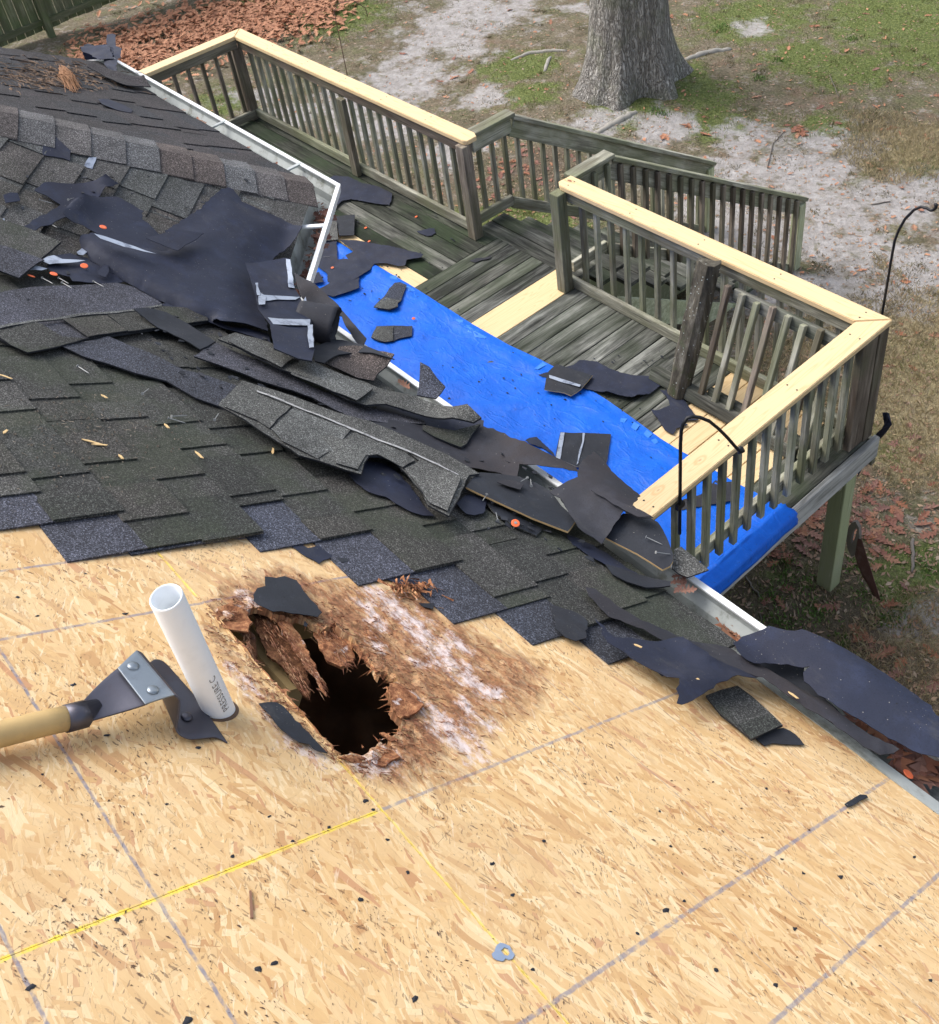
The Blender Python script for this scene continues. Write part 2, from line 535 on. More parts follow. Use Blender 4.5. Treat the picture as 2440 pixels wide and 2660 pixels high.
def m_tarp():
    t = NT('blue_tarp', .5, .3)
    geo = t.n('ShaderNodeNewGeometry').outputs['Position']
    c = t.mix(t.noise(geo, 7, 5, .65), (.0012, .080, .50), (.004, .155, .74))
    c = t.mix(t.math('MULTIPLY', t.step(t.noise(geo, 28, 5, .7), .58, .72), .30), c, (.05, .24, .85))
    c = t.mix(t.math('MULTIPLY', t.step(t.noise(t.map(geo, (1, 2.4, 1)), 9, 6, .75), .60, .70), .45), c, (.03, .05, .20))
    c = t.mix(t.math('MULTIPLY', t.step(t.noise(geo, 70, 4, .7), .64, .70), .6), c, (.04, .035, .04))
    def ridge(sc, mp, dist): return t.math('SUBTRACT', 1.0, t.step(t.math('ABSOLUTE', t.math('SUBTRACT', t.noise(t.map(geo, mp, rot=(0, 0, .5)), sc, 3, .5, dist), .5)), .0, .06))
    h = t.math('ADD', t.math('MULTIPLY', t.noise(geo, 4.5, 7, .62), 1.6), t.math('ADD', t.math('MULTIPLY', ridge(4, (1, 2.2, 1), .4), .22), t.math('MULTIPLY', ridge(13, (1.4, 1, 1), .3), .06)))
    t.bump(h, .012, .6)
    return t.done(c)


def m_plain(name, c, rough=.6, var=.25, sc=20, metal=0.0, spec=.4, dirt=None):
    t = NT(name, rough, spec)
    t.b.inputs['Metallic'].default_value = metal
    n = t.noise(t.obj, sc, 5, .6)
    cc = t.mix(t.math('MULTIPLY', n, var), c, tuple(v * .45 for v in c))
    if dirt: cc = t.mix(t.math('MULTIPLY', t.step(t.noise(t.obj, sc * .4, 6, .7), .48, .68), dirt[1]), cc, dirt[0])
    t.bump(n, .001, .3)
    return t.done(cc)


def m_ground():
    t = NT('yard_soil', .95, .15)
    geo = t.n('ShaderNodeNewGeometry').outputs['Position']
    g2 = t.map(geo, (1, 1, .2))
    def att(nm, amp, sc, lo, hi):
        v = t.math('ADD', t.attr(nm), t.math('MULTIPLY', t.math('SUBTRACT', t.noise(g2, sc, 8, .68), .5), amp))
        return t.step(v, lo, hi)
    fine = t.noise(g2, 34, 7, .75)
    fine2 = t.noise(g2, 110, 5, .75)
    mid = t.noise(g2, 7, 7, .72)
    c = t.ramp(fine, [(.32, (.065, .052, .036)), (.5, (.155, .130, .088)), (.66, (.28, .24, .175))])          # leaf litter and dead moss
    red = t.ramp(fine2, [(.35, (.09, .045, .034)), (.52, (.21, .12, .085)), (.68, (.34, .21, .15))])
    c = t.mix(t.math('MULTIPLY', t.step(t.noise(g2, 1.9, 8, .72), .48, .68), .45), c, red)
    c = t.mix(t.math('MULTIPLY', t.step(t.noise(t.map(g2, loc=(2, 8, 0)), 2.2, 8, .78), .46, .62), .55), c, t.ramp(fine, [(.32, (.04, .05, .018)), (.5, (.11, .125, .045)), (.68, (.22, .235, .10))]))
    drk = t.ramp(fine2, [(.35, (.045, .040, .025)), (.6, (.13, .12, .07))])
    c = t.mix(t.math('MULTIPLY', t.step(t.noise(t.map(g2, loc=(9, 3, 0)), 2.6, 8, .75), .48, .62), .7), c, drk)
    c = t.mix(t.math('MULTIPLY', t.step(t.noise(t.map(g2, loc=(4, 13, 0)), 3.6, 8, .78), .53, .64), .75), c, t.ramp(fine, [(.35, (.20, .165, .135)), (.6, (.42, .375, .34))]))
    grn = t.ramp(fine, [(.32, (.035, .050, .016)), (.5, (.11, .145, .038)), (.68, (.24, .27, .09))])
    c = t.mix(t.math('MULTIPLY', att('green', 2.0, 4.2, .38, .80), .85), c, grn)
    strw = t.ramp(fine2, [(.33, (.14, .11, .06)), (.5, (.35, .29, .17)), (.68, (.56, .48, .31))])
    c = t.mix(t.math('MULTIPLY', att('straw', 2.2, 5, .40, .85), .85), c, strw)
    sand = t.ramp(mid, [(.3, (.24, .22, .20)), (.5, (.36, .34, .325)), (.68, (.46, .44, .43))])
    sand = t.mix(t.math('MULTIPLY', t.step(fine2, .52, .68), .5), sand, (.22, .18, .15))
    c = t.mix(t.math('MULTIPLY', att('sand', 3.0, 2.2, .42, .92), .92), c, sand)
    tuft = t.math('MULTIPLY', t.step(t.noise(g2, 6.5, 6, .65), .58, .66), t.attr('sand'))
    c = t.mix(t.math('MULTIPLY', tuft, .8), c, t.ramp(fine2, [(.35, (.07, .065, .03)), (.6, (.20, .18, .10))]))
    mud = t.ramp(fine, [(.3, (.055, .042, .030)), (.6, (.16, .125, .09)), (.75, (.27, .22, .165))])
    c = t.mix(t.math('MULTIPLY', att('mud', 1.6, 4, .4, .7), .85), c, mud)
    t.bump(t.math('ADD', t.math('MULTIPLY', t.noise(g2, 9, 6, .7), 1.0), t.math('MULTIPLY', fine2, .3)), .05, .8)
    return t.done(c)


def m_bark(name='oak_bark', zs=.07, sc=1.0):
    t = NT(name, .95, .15)
    wob = t.vadd(t.obj, t.vscale(t.noise(t.obj, 3.5 * sc, 3, color=True), .10))
    q = t.map(wob, (1, 1, zs))
    r1 = t.math('ABSOLUTE', t.math('SUBTRACT', t.noise(q, 17 * sc, 3, .6), .5))
    r2 = t.math('ABSOLUTE', t.math('SUBTRACT', t.noise(t.map(wob, (1, 1, zs * 2.2), loc=(5, 2, 1)), 31 * sc, 3, .6), .5))
    fur = t.math('MINIMUM', t.math('MULTIPLY', r1, 1.1), t.math('ADD', t.math('MULTIPLY', r2, 1.3), .015))
    n = t.noise(t.map(t.obj, (1, 1, .5)), 34 * sc, 6, .72)
    c = t.ramp(fur, [(0, (.08, .072, .064)), (.022, (.20, .185, .165)), (.06, (.38, .36, .33)), (.2, (.50, .48, .445))])
    c = t.mix(t.math('MULTIPLY', t.step(n, .48, .70), .4), c, (.20, .185, .16))
    c = t.mix(t.math('MULTIPLY', t.step(t.noise(t.obj, 2.4, 5, .65), .5, .66), .35), c, (.17, .19, .11))
    t.bump(t.math('ADD', t.math('MULTIPLY', t.math('MINIMUM', fur, .12), 7.0), t.math('MULTIPLY', n, .25)), .028, 1.0)
    return t.done(c)


def m_leaf(name, cols):
    t = NT(name, .7, .3)
    c = t.ramp(t.attr('tint'), [(i / (len(cols) - 1), q) for i, q in enumerate(cols)])
    c2 = t.ramp(t.rand(), [(i / (len(cols) - 1), q) for i, q in enumerate(cols)])
    c = t.mix(.5, c, c2)
    c = t.mix(t.math('MULTIPLY', t.noise(t.obj, 60, 3), .4), c, (.10, .04, .02))
    return t.done(c)


M = {}
M['osb'] = m_osb()
M['fiber'] = m_rot_fiber()
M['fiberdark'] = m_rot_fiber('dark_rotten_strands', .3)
M['shR'] = m_granule('mossy_granules', [(.052, .055, .050), (.085, .080, .072), (.040, .044, .040), (.070, .070, .066), (.095, .093, .088)], moss=.5, speck=(.30, .27, .22))
M['shM'] = m_granule('grey_granules', [(.115, .120, .120), (.118, .104, .096), (.155, .16, .158), (.090, .094, .095), (.125, .115, .105)], moss=.15)
M['shL'] = m_granule('dark_granules', [(.060, .057, .060), (.068, .061, .062), (.052, .054, .060)], moss=.0)
M['cap'] = m_granule('cap_granules', [(.17, .18, .19), (.135, .112, .104), (.12, .098, .090), (.18, .19, .20), (.14, .12, .11)], moss=.0)
M['fresh'] = m_granule('unweathered_granules', [(.070, .078, .105), (.082, .084, .105), (.058, .066, .090)], speck=(.30, .26, .24))
M['strip'] = m_granule('torn_strip_granules', [(.14, .145, .14), (.11, .112, .105), (.165, .165, .155)], moss=.0)
M['felt'] = m_felt('roofing_felt', (.011, .0155, .034), .12)
M['feltb'] = m_felt('brown_felt', (.018, .019, .026), .35)
M['under'] = m_felt('shingle_backing', (.014, .017, .024), .1)
M['deck'] = m_wood_old('weathered_deck_wood', (.022, .023, .020), (.31, .315, .285), (.045, .056, .034), .45, .6, (.36, .74))
M['deckdark'] = m_wood_old('dark_mossy_deck_wood', (.024, .025, .021), (.22, .22, .19), (.045, .06, .032), .55, .6, (.34, .72))
M['deckwet'] = m_wood_old('wet_green_deck_wood', (.014, .016, .012), (.11, .115, .092), (.028, .045, .020), .7, .6, (.36, .74))
M['rail'] = m_wood_old('grey_rail_wood', (.135, .125, .09), (.46, .45, .365), (.15, .165, .085), .6, .6, (.3, .66))
M['raild'] = m_wood_old('brown_post_wood', (.085, .064, .048), (.30, .25, .20), (.12, .13, .075), .4, .7)
M['rim'] = m_wood_old('silver_rim_wood', (.16, .155, .15), (.52, .51, .49), (.12, .13, .09), .25, .8, (.3, .7))
M['leg'] = m_wood_old('treated_post_wood', (.34, .36, .22), (.60, .62, .42), (.30, .35, .17), .4, .4)
M['fence'] = m_wood_old('green_fence_wood', (.09, .10, .055), (.24, .25, .16), (.09, .13, .05), .6, .6)
M['pine'] = m_pine()
M['tarp'] = m_tarp()
M['tarpmark'] = m_plain('tarp_print', (.05, .24, .78), .5, .5, 40)
M['ground'] = m_ground()
M['bark'] = m_bark()
M['root'] = m_plain('root_bark', (.34, .32, .28), .9, .6, 14)
M['white'] = m_plain('white_gutter_paint', (.80, .82, .82), .35, .10, 12, dirt=((.30, .33, .30), .25))
M['trough'] = m_plain('dirty_gutter_inside', (.42, .45, .44), .5, .5, 30, dirt=((.10, .10, .07), .7))
M['pvc'] = m_plain('white_pvc', (.82, .85, .87), .35, .06, 8, dirt=((.42, .44, .44), .45))
M['ink'] = m_plain('black_ink', (.20, .20, .20), .7, .1)
M['steel'] = m_plain('dark_tool_steel', (.10, .10, .125), .42, .5, 25, .7, dirt=((.07, .05, .05), .5))
M['plate'] = m_plain('worn_steel_plate', (.26, .30, .34), .42, .4, 40, .7, dirt=((.15, .15, .17), .5))
M['handle'] = m_plain('worn_handle_wood', (.58, .40, .17), .5, .5, 30, dirt=((.30, .22, .13), .6))
M['iron'] = m_plain('black_iron', (.012, .013, .016), .45, .2, 30, 0.2)
M['rust'] = m_plain('rusty_steel', (.12, .055, .045), .8, .5, 30, .0, dirt=((.20, .15, .13), .4))
M['orange'] = m_plain('orange_plastic', (.85, .16, .05), .4, .15)
M['galv'] = m_plain('galvanised_nail', (.30, .31, .31), .5, .3, 60, .3)
M['tape'] = m_plain('clear_tape', (.36, .41, .50), .3, .5, 60, dirt=((.07, .085, .13), .85))
M['chalk'] = m_plain('chalky_glue', (.42, .42, .42), .9, .6, 120, dirt=((.08, .08, .08), .9))
M['needle2'] = m_plain('dull_needles', (.20, .13, .085), .9, .6, 40)
M['speckm'] = m_plain('dark_splinters', (.14, .085, .055), .9, .7, 60)
M['tab'] = m_plain('bluish_tin', (.30, .38, .52), .5, .5, 60, .2)
M['attic'] = m_plain('attic_dust', (.16, .10, .065), .95, .8, 45)
M['rafter'] = m_plain('old_rafter', (.42, .30, .14), .8, .5, 10)
M['siding'] = m_plain('pale_siding', (.55, .54, .50), .7, .15, 5)
M['chip'] = m_plain('wood_chip', (.72, .50, .24), .7, .3, 60)
M['rustchip'] = m_plain('rust_brown_chip', (.25, .13, .08), .8, .4, 60)
M['grit'] = m_plain('grit', (.24, .20, .16), .8, .6, 60)
M['twig'] = m_plain('grey_twig', (.20, .175, .15), .9, .5, 40)
M['needle'] = m_plain('pine_needle', (.34, .17, .08), .8, .4, 60)
M['leafR'] = m_leaf('oak_leaf', [(.32, .12, .06), (.46, .21, .10), (.24, .10, .07), (.52, .31, .18), (.38, .16, .085)])
M['leafB'] = m_leaf('oak_leaf_pale', [(.42, .19, .11), (.55, .28, .16), (.33, .13, .07), (.50, .24, .14)])
M['leafD'] = m_leaf('oak_leaf_dark', [(.20, .085, .06), (.30, .13, .09), (.17, .10, .09), (.38, .22, .16)])
M['straw'] = m_leaf('dry_grass', [(.34, .28, .15), (.52, .44, .27), (.26, .25, .12), (.60, .52, .35)])
M['moss'] = m_leaf('green_grass', [(.09, .13, .03), (.17, .22, .05), (.24, .26, .08), (.12, .16, .05)])
M['clump'] = m_leaf('moss_clump', [(.10, .09, .045), (.17, .15, .08), (.11, .12, .04), (.22, .19, .11)])
M['fibrebit'] = m_leaf('fibre_bits', [(.44, .22, .11), (.28, .11, .055), (.14, .05, .026), (.60, .40, .22), (.20, .075, .04), (.09, .032, .018)])
M['litter'] = m_leaf('litter_bits', [(.12, .07, .05), (.28, .15, .09), (.42, .30, .20), (.09, .07, .05), (.50, .42, .33)])
M['sprout'] = m_leaf('bright_sprout', [(.09, .20, .04), (.14, .27, .06), (.08, .16, .04)])


def attr_point(o, name, vals):
    a = o.data.attributes.new(name, 'FLOAT', 'POINT')
    a.data.foreach_set('value', vals)


# ------------------------------------------------------------------ sheets: torn felt, tarp, loose shingles with real thickness
def jag(poly, step, amp, seed):
    rr = random.Random(seed)
    out = []
    n = len(poly)
    for i in range(n):
        p, q = poly[i], poly[(i + 1) % n]
        L = (q - p).length
        k = max(1, int(L / step))
        nrm = Vector((-(q - p).y, (q - p).x)) / max(L, 1e-6)
        for j in range(k):
            t = j / k
            a_ = 0 if j == 0 else (noise.noise((p.x * 9 + t * L * 40, p.y * 9, seed)) * amp + (rr.random() - .5) * amp * .7)
            out.append(p.lerp(q, t) + nrm * a_)
    return out


def cdt(poly, pts, holes=()):
    vs = [Vector(p) for p in poly]
    edges = [(i, (i + 1) % len(poly)) for i in range(len(poly))]
    for hl in holes:
        b = len(vs)
        vs += [Vector(p) for p in hl]
        edges += [(b + i, b + (i + 1) % len(hl)) for i in range(len(hl))]
    vs += [Vector(p) for p in pts]
    v, e_, fc, *_ = delaunay_2d_cdt(vs, edges, [list(range(len(poly)))], 1, 1e-5)
    return v, fc


def inside(p, poly):
    c = False
    n = len(poly)
    j = n - 1
    for i in range(n):
        a, b = poly[i], poly[j]
        if (a[1] > p[1]) != (b[1] > p[1]) and p[0] < (b[0] - a[0]) * (p[1] - a[1]) / (b[1] - a[1]) + a[0]: c = not c
        j = i
    return c


def seg_dist(p, a, b):
    ab = b - a
    t = max(0, min(1, (p - a).dot(ab) / max(ab.length_squared, 1e-9)))
    return (p - a - ab * t).length


def sheet(name, k, pts, surf, h, mt, parent=None, th=.002, grid=.04, edge=.03, amp=.004, bump=.006, bsc=6, lift=None,
          seed=0, dome=0.0, edge_mat=None, zfun=None):
    """an outline measured in the photograph, laid over a real surface h metres up; lift: list of (i0, i1, height, radius)"""
    sf = SURF[surf] if isinstance(surf, str) else surf
    W = [hit(k, x, y, surf, h) for x, y in pts]
    P2 = [Vector((w.x, w.y)) for w in W]
    out = jag(P2, edge, amp, seed + 1)
    xs, ys = [p.x for p in out], [p.y for p in out]
    gp = []
    nx, ny = int((max(xs) - min(xs)) / grid) + 1, int((max(ys) - min(ys)) / grid) + 1
    rr = random.Random(seed)
    for i in range(nx + 1):
        for j in range(ny + 1):
            q = Vector((min(xs) + i * grid + (rr.random() - .5) * grid * .5, min(ys) + j * grid + (rr.random() - .5) * grid * .5))
            if inside(q, out) and min(seg_dist(q, out[a], out[(a + 1) % len(out)]) for a in range(0, len(out))) > grid * .35: gp.append(q)
    v2, fc = cdt(out, gp)
    top = []
    for p in v2:
        dmin = None
        z = sf(p.x, p.y) + h + bump * noise.noise((p.x * bsc, p.y * bsc, seed * 3.7)) + bump * .5 * noise.noise((p.x * bsc * 2.7, p.y * bsc * 2.7, seed * 1.7))
        if dome:
            dmin = min(seg_dist(p, out[a], out[(a + 1) % len(out)]) for a in range(len(out)))
            z += dome * smooth(0, .12, dmin)
        if lift:
            for i0, i1, hh, rad in lift:
                if hh < 0:
                    dd = min(seg_dist(p, P2[q % len(P2)], P2[(q + 1) % len(P2)]) for q in range(i0, i1))
                else: dd = seg_dist(p, P2[i0 % len(P2)], P2[i1 % len(P2)])
                z += hh * (max(0, 1 - dd / rad)) ** 2
        if zfun: z += zfun(p.x, p.y)
        top.append(Vector((p.x, p.y, z)))
    n = len(top)
    vs = top + [v - Vector((0, 0, th)) for v in top]
    faces, mi = [], []
    cnt = {}
    for q in fc:
        q = tuple(q)
        faces.append(q); mi.append(0)
        faces.append(tuple(i + n for i in q[::-1])); mi.append(0 if edge_mat is None else 1)
        for i in range(len(q)):
            ed = (q[i], q[(i + 1) % len(q)])
            if (ed[1], ed[0]) in cnt: cnt.pop((ed[1], ed[0]))
            else: cnt[ed] = 1
    for a_, b_ in cnt:
        faces.append((b_, a_, a_ + n, b_ + n)); mi.append(0 if edge_mat is None else 1)
    # make the top face up
    o = mesh_obj(name, vs, faces, mt if edge_mat is None else [mt, edge_mat], parent, False, mi)
    sm = [False] * len(faces)
    kk = 0
    for i in range(len(fc)): sm[2 * i] = True; sm[2 * i + 1] = True
    o.data.polygons.foreach_set('use_smooth', sm)
    bm = bmesh.new(); bm.from_mesh(o.data)
    bmesh.ops.recalc_face_normals(bm, faces=bm.faces)
    for fa in bm.faces:
        if not fa.smooth:
            for ed in fa.edges: ed.smooth = False
    bm.to_mesh(o.data); bm.free()
    return o


# ================================================================== GROUND
def axis(a, b, st, far):
    n = int((b - a) / st)
    return [-x for x in far[::-1]] + [a + i * st for i in range(n + 1)] + list(far)


gx = [-400, -150, -70, -40, -27] + [-22 + i * .09 for i in range(290)] + [8, 14, 30, 70, 150, 400]
gy = [-400, -150, -60, -20, -6] + [0.2 + i * .09 for i in range(200)] + [22, 30, 50, 90, 180, 400]
GB = {'sand': [(0, 1180, 60, 1.0), (0, 1060, 200, .9), (0, 1150, 130, .8), (0, 960, 260, .8), (0, 900, 300, .6), (0, 2060, 470, .9), (0, 2180, 600, 1.2), (0, 2300, 520, .9), (0, 2000, 620, 1.0), (0, 1950, 360, .5),
               (0, 1720, 330, .5), (0, 1560, 330, .5), (0, 1250, 250, .4), (0, 1960, 75, .35), (0, 1980, 720, .8), (0, 2240, 740, .7), (0, 1500, 20, .3), (0, 1330, 30, .6), (0, 2440, 700, .4), (0, 2150, 400, .7), (0, 1900, 450, .6), (0, 2330, 680, .8), (0, 2120, 760, .7), (0, 1240, 20, .8), (0, 1180, 400, .5), (0, 1000, 330, .6),
               (0, 780, 300, .5), (0, 1890, 540, .7), (0, 640, 250, .4), (0, 2420, 1620, .35)],
      'green': [(0, 1820, 240, .55), (0, 1760, 180, .4), (0, 1350, 170, .6), (0, 2350, 40, 1.3), (0, 1950, 50, .9), (0, 1400, 575, .6), (0, 700, 20, .9), (0, 260, 130, .5), (0, 2010, 1540, .28), (0, 1640, 260, .45), (0, 1380, 240, .4),
                (0, 2080, 150, .6), (0, 590, 260, .5), (0, 880, 40, .9), (0, 2420, 130, .8), (0, 2200, 180, .7), (0, 2150, 330, .4), (0, 1850, 320, .5), (0, 1600, 300, .4), (0, 2120, 1600, .2), (0, 2350, 1500, .35), (0, 2060, 1480, .3), (0, 2400, 950, .35), (0, 2300, 1150, .3), (0, 2200, 1520, .15), (0, 1250, 560, .3), (0, 2390, 420, .4), (0, 1950, 1440, .18), (0, 800, 420, .3)],
      'straw': [(0, 2350, 950, .9), (0, 2430, 1100, .8), (0, 2300, 870, .5), (0, 2440, 850, .5), (0, 2360, 380, .6), (0, 2430, 1700, .4), (0, 2330, 1720, .35)],
      'mud': [(0, 2050, 1620, .7), (0, 2440, 1900, .6), (0, 1400, 430, .5), (0, 1850, 1560, .6), (0, 2200, 1750, .5), (0, 2000, 1400, .5)]}
blobs = {}
for nm, L in GB.items():
    blobs[nm] = []
    for k, x, y, rad in L:
        p = hit(k, x, y, 'ground')
        blobs[nm].append((p.x, p.y, rad))
XX, YY = np.meshgrid(np.array(gx), np.array(gy))
gz = np.array([[ground_z(x, y) if (-23 < x < 5 and 0 < y < 19) else (.3 if y < 4 else -.02) for x in gx] for y in gy])
nxg, nyg = len(gx), len(gy)
gv = np.stack([XX, YY, gz], -1).reshape(-1, 3)
ii = np.arange((nyg - 1) * (nxg - 1))
r0 = (ii // (nxg - 1)) * nxg + ii % (nxg - 1)
gf = np.stack([r0, r0 + 1, r0 + nxg + 1, r0 + nxg], -1)
gme = bpy.data.meshes.new('ground')
gme.vertices.add(len(gv)); gme.vertices.foreach_set('co', gv.ravel())
gme.loops.add(gf.size); gme.loops.foreach_set('vertex_index', gf.ravel())
gme.polygons.add(len(gf)); gme.polygons.foreach_set('loop_start', np.arange(len(gf)) * 4); gme.polygons.foreach_set('loop_total', np.full(len(gf), 4))
gme.polygons.foreach_set('use_smooth', [True] * len(gf))
gme.update(); gme.materials.append(M['ground'])
gob = bpy.data.objects.new('ground', gme); col.objects.link(gob)
tag(gob, 'sandy, mossy backyard soil strewn with dead leaves', kind='structure')


def blob_val(nm, x, y):
    v = 0
    for bx, by, rad in blobs[nm]:
        v = np.maximum(v, np.exp(-((x - bx) ** 2 + (y - by) ** 2) / (rad * rad) * .8))
    return v


for nm in GB:
    attr_point(gob, nm, blob_val(nm, gv[:, 0], gv[:, 1]).astype(np.float32))


# ================================================================== HOUSE
house = empty('house', (-3, 0, 0), 'house with its half stripped shingle roof above the wooden deck', 'house')
FR = basis(FOOT, (1, 0, 0), WR, NR)
oM = Vector((.7071, .7071, 0))
FM = basis(Vector((C1[0], C1[1], ZE)), (.7071, -.7071, 0), oM * SC - Vector((0, 0, SS)), oM * SS + Vector((0, 0, SC)))
FL = basis(Vector((C1[0], C1[1], ZE)), (1, 0, 0), WR, NR)
oM2 = Vector((-.7071, .7071, 0))
FM2 = basis(Vector((C2[0], C2[1], ZE)), (.7071, .7071, 0), oM2 * SC - Vector((0, 0, SS)), oM2 * SS + Vector((0, 0, SC)))


# --- strand board panels
HOLE = [(8, x, y) for x, y in ((120, 405), (180, 470), (235, 560), (300, 640), (365, 720), (440, 800), (500, 870), (560, 940), (610, 990), (652, 1028),
        (700, 1048), (755, 1038), (790, 1046), (830, 1035), (862, 1005), (900, 985), (925, 1003), (960, 1010), (952, 985), (940, 968), (985, 935), (1000, 900), (1003, 878), (975, 850),
        (958, 830), (962, 780), (945, 745), (948, 700), (985, 690), (935, 650), (905, 640), (895, 668), (880, 650), (868, 610), (845, 590), (830, 560), (800, 530), (780, 500),
        (750, 470), (715, 455), (680, 420), (620, 440), (560, 400), (520, 385), (455, 395), (400, 372), (350, 345), (300, 335), (260, 360), (215, 345), (180, 400), (150, 395))]


def roof_xy(k, x, y, h=0.0):
    q = ray(k, x, y)
    t = -(H0 - h) / NR.dot(q)
    p = q * t
    return Vector((p.x, p.y * SC - p.z * SS))


hole2 = [roof_xy(*q) for q in HOLE]
hole2 = [Vector((p.x, max(p.y, 1.187))) for p in hole2]
hole2 = jag(hole2, .006, .006, 5)
hole2 = [Vector((p.x, max(p.y, 1.187))) for p in hole2]
moldstreaks = [((880, 260), (1080, 420), .030), ((1080, 420), (1200, 560), .032), ((1200, 560), (1330, 680), .030), ((1330, 680), (1440, 740), .022), ((1220, 450), (1330, 550), .014), ((820, 310), (900, 420), .018),
               ((1150, 850), (1370, 1030), .030), ((1040, 760), (1120, 840), .02), ((230, 260), (290, 300), .015), ((180, 350), (270, 370), .018), ((170, 600), (330, 760), .012), ((330, 830), (470, 960), .012),
               ((480, 970), (640, 1050), .018), ((780, 1080), (940, 1070), .022), ((1400, 890), (1420, 900), .02), ((850, 480), (900, 540), .012), ((1060, 580), (1110, 610), .012), ((1010, 780), (1080, 800), .014),
               ((880, 1000), (960, 1040), .012), ((1290, 760), (1340, 860), .012)]
moldstreaks = [(roof_xy(8, *a_), roof_xy(8, *b_), w_) for a_, b_, w_ in moldstreaks]
rotpoly = [roof_xy(8, x, y) for x, y in ((100, 250), (200, 180), (420, 120), (560, 170), (700, 200), (880, 240), (1000, 200), (1150, 240), (1250, 380), (1400, 470), (1560, 540), (1700, 620), (1680, 800), (1600, 850),
                                         (1480, 880), (1400, 1000), (1250, 1060), (1200, 1150), (1000, 1190), (800, 1130), (640, 1070), (450, 1000), (320, 850), (200, 720), (140, 600), (60, 480), (40, 350))]
rotpoly2 = [roof_xy(8, x, y) for x, y in ((1000, 1190), (1200, 1150), (1300, 1060), (1450, 1060), (1350, 1180), (1200, 1290), (1050, 1270))]


def rot_val(x, s):
    p = Vector((x, s))
    ins = inside(p, rotpoly)
    dd = min(seg_dist(p, rotpoly[i], rotpoly[(i + 1) % len(rotpoly)]) for i in range(len(rotpoly)))
    v = .46 + min(dd / .06, 1) * .24 if ins else .46 - dd / .06
    if s < 1.182: v -= .06
    if inside(p, rotpoly2): v = max(v, .36)
    return max(v, -.5)


def mold_val(x, s):
    p = Vector((x, s))
    v = 0
    for a_, b_, w_ in moldstreaks:
        v = max(v, .88 * math.exp(-(seg_dist(p, a_, b_) / (w_ * 1.75)) ** 2))
    return v


hb = (min(p.x for p in hole2), max(p.x for p in hole2), max(p.y for p in hole2))


def hole_bulge(x, s):                       # the rotten edge swells and curls up round the hole
    p = Vector((x, s))
    dd = min(seg_dist(p, hole2[i], hole2[(i + 1) % len(hole2)]) for i in range(0, len(hole2), 2))
    k = math.exp(-dd / .035)
    n_ = noise.noise((x * 40, s * 40, 1)) * .006 + noise.noise((x * 90, s * 90, 5)) * .004
    rv = max(0, rot_val(x, s) - .2)
    if s < 1.183: return .3 * n_ * rv
    return (.004 + n_) * k + n_ * rv * .9


def osb_panel(x0, x1, s0, s1, holes=(), grid=None):
    out = [Vector((x0, s0)), Vector((x1, s0)), Vector((x1, s1)), Vector((x0, s1))]
    pts = []
    if grid:
        gx0, gx1, gs0, gs1, g = grid
        for i in range(int((gx1 - gx0) / g) + 1):
            for j in range(int((gs1 - gs0) / g) + 1):
                p = Vector((gx0 + i * g + (rnd.random() - .5) * g * .4, gs0 + j * g + (rnd.random() - .5) * g * .4))
                if x0 + .004 < p.x < x1 - .004 and s0 + .004 < p.y < s1 - .004 and not any(inside(p, h_) for h_ in holes): pts.append(p)
    v2, fc = cdt(out, pts, holes)
    fc = [q for q in fc if not any(inside(Vector((sum(v2[i].x for i in q) / len(q), sum(v2[i].y for i in q) / len(q))), h_) for h_ in holes)]
    hts = [hole_bulge(p.x, p.y) if grid and grid[0] < p.x < grid[1] and grid[2] - .05 < p.y < grid[3] + .05 else 0 for p in v2]
    n = len(v2)
    vs = [RP(p.x, p.y, hts[i]) for i, p in enumerate(v2)] + [RP(p.x, p.y, -.012) for p in v2]
    faces = []
    cnt = {}
    for q in fc:
        faces += [tuple(q), tuple(i + n for i in q[::-1])]
        for i in range(len(q)):
            ed = (q[i], q[(i + 1) % len(q)])
            if (ed[1], ed[0]) in cnt: cnt.pop((ed[1], ed[0]))
            else: cnt[ed] = 1
    faces += [(b_, a_, a_ + n, b_ + n) for a_, b_ in cnt]
    o = mesh_obj('osb_panel', vs, faces, M['osb'], house, False, None, [(p.x, p.y) for p in v2] * 2)
    if grid:
        attr_point(o, 'rot', [rot_val(p.x, p.y) if grid[0] - .02 < p.x < grid[1] + .02 and grid[2] - .06 < p.y < grid[3] + .02 else -.5 for p in v2] * 2)
        attr_point(o, 'mold', [mold_val(p.x, p.y) if hts else 0 for p in v2] * 2)
        if holes: tag(o, 'strand board panel with a rotten hole broken through it')
    else:
        attr_point(o, 'rot', [-.5] * 2 * n); attr_point(o, 'mold', [0.0] * 2 * n)
    return o


osb_panel(-3.345, -.9055, -.04, 1.1812, (), (-1.75, -.92, .98, 1.176, .02))
osb_panel(-.9045, 1.535, -.04, 1.1812, (), (-.9, -.8, 1.1, 1.17, .02))
osb_panel(-2.12, .3195, 1.1822, EAVE_S, [hole2], (-1.72, -.80, 1.188, 1.85, .0125))
osb_panel(.3205, 2.7, 1.1822, EAVE_S)
osb_panel(-4.6, -2.124, 1.184, EAVE_S)
osb_panel(-2.9, -.46, -1.264, -.044)
osb_panel(-.456, 1.98, -1.264, -.044)
mb = MB()
mb.prism([RP(-9.6, -2.2, -.004), RP(2.7, -2.2, -.004), RP(2.7, -1.27, -.004), RP(-9.6, -1.27, -.004)], NR * -.012)
mb.prism([RP(-9.6, -1.266, -.004), RP(-2.91, -1.266, -.004), RP(-2.91, -.042, -.004), RP(-9.6, -.042, -.004)], NR * -.012)
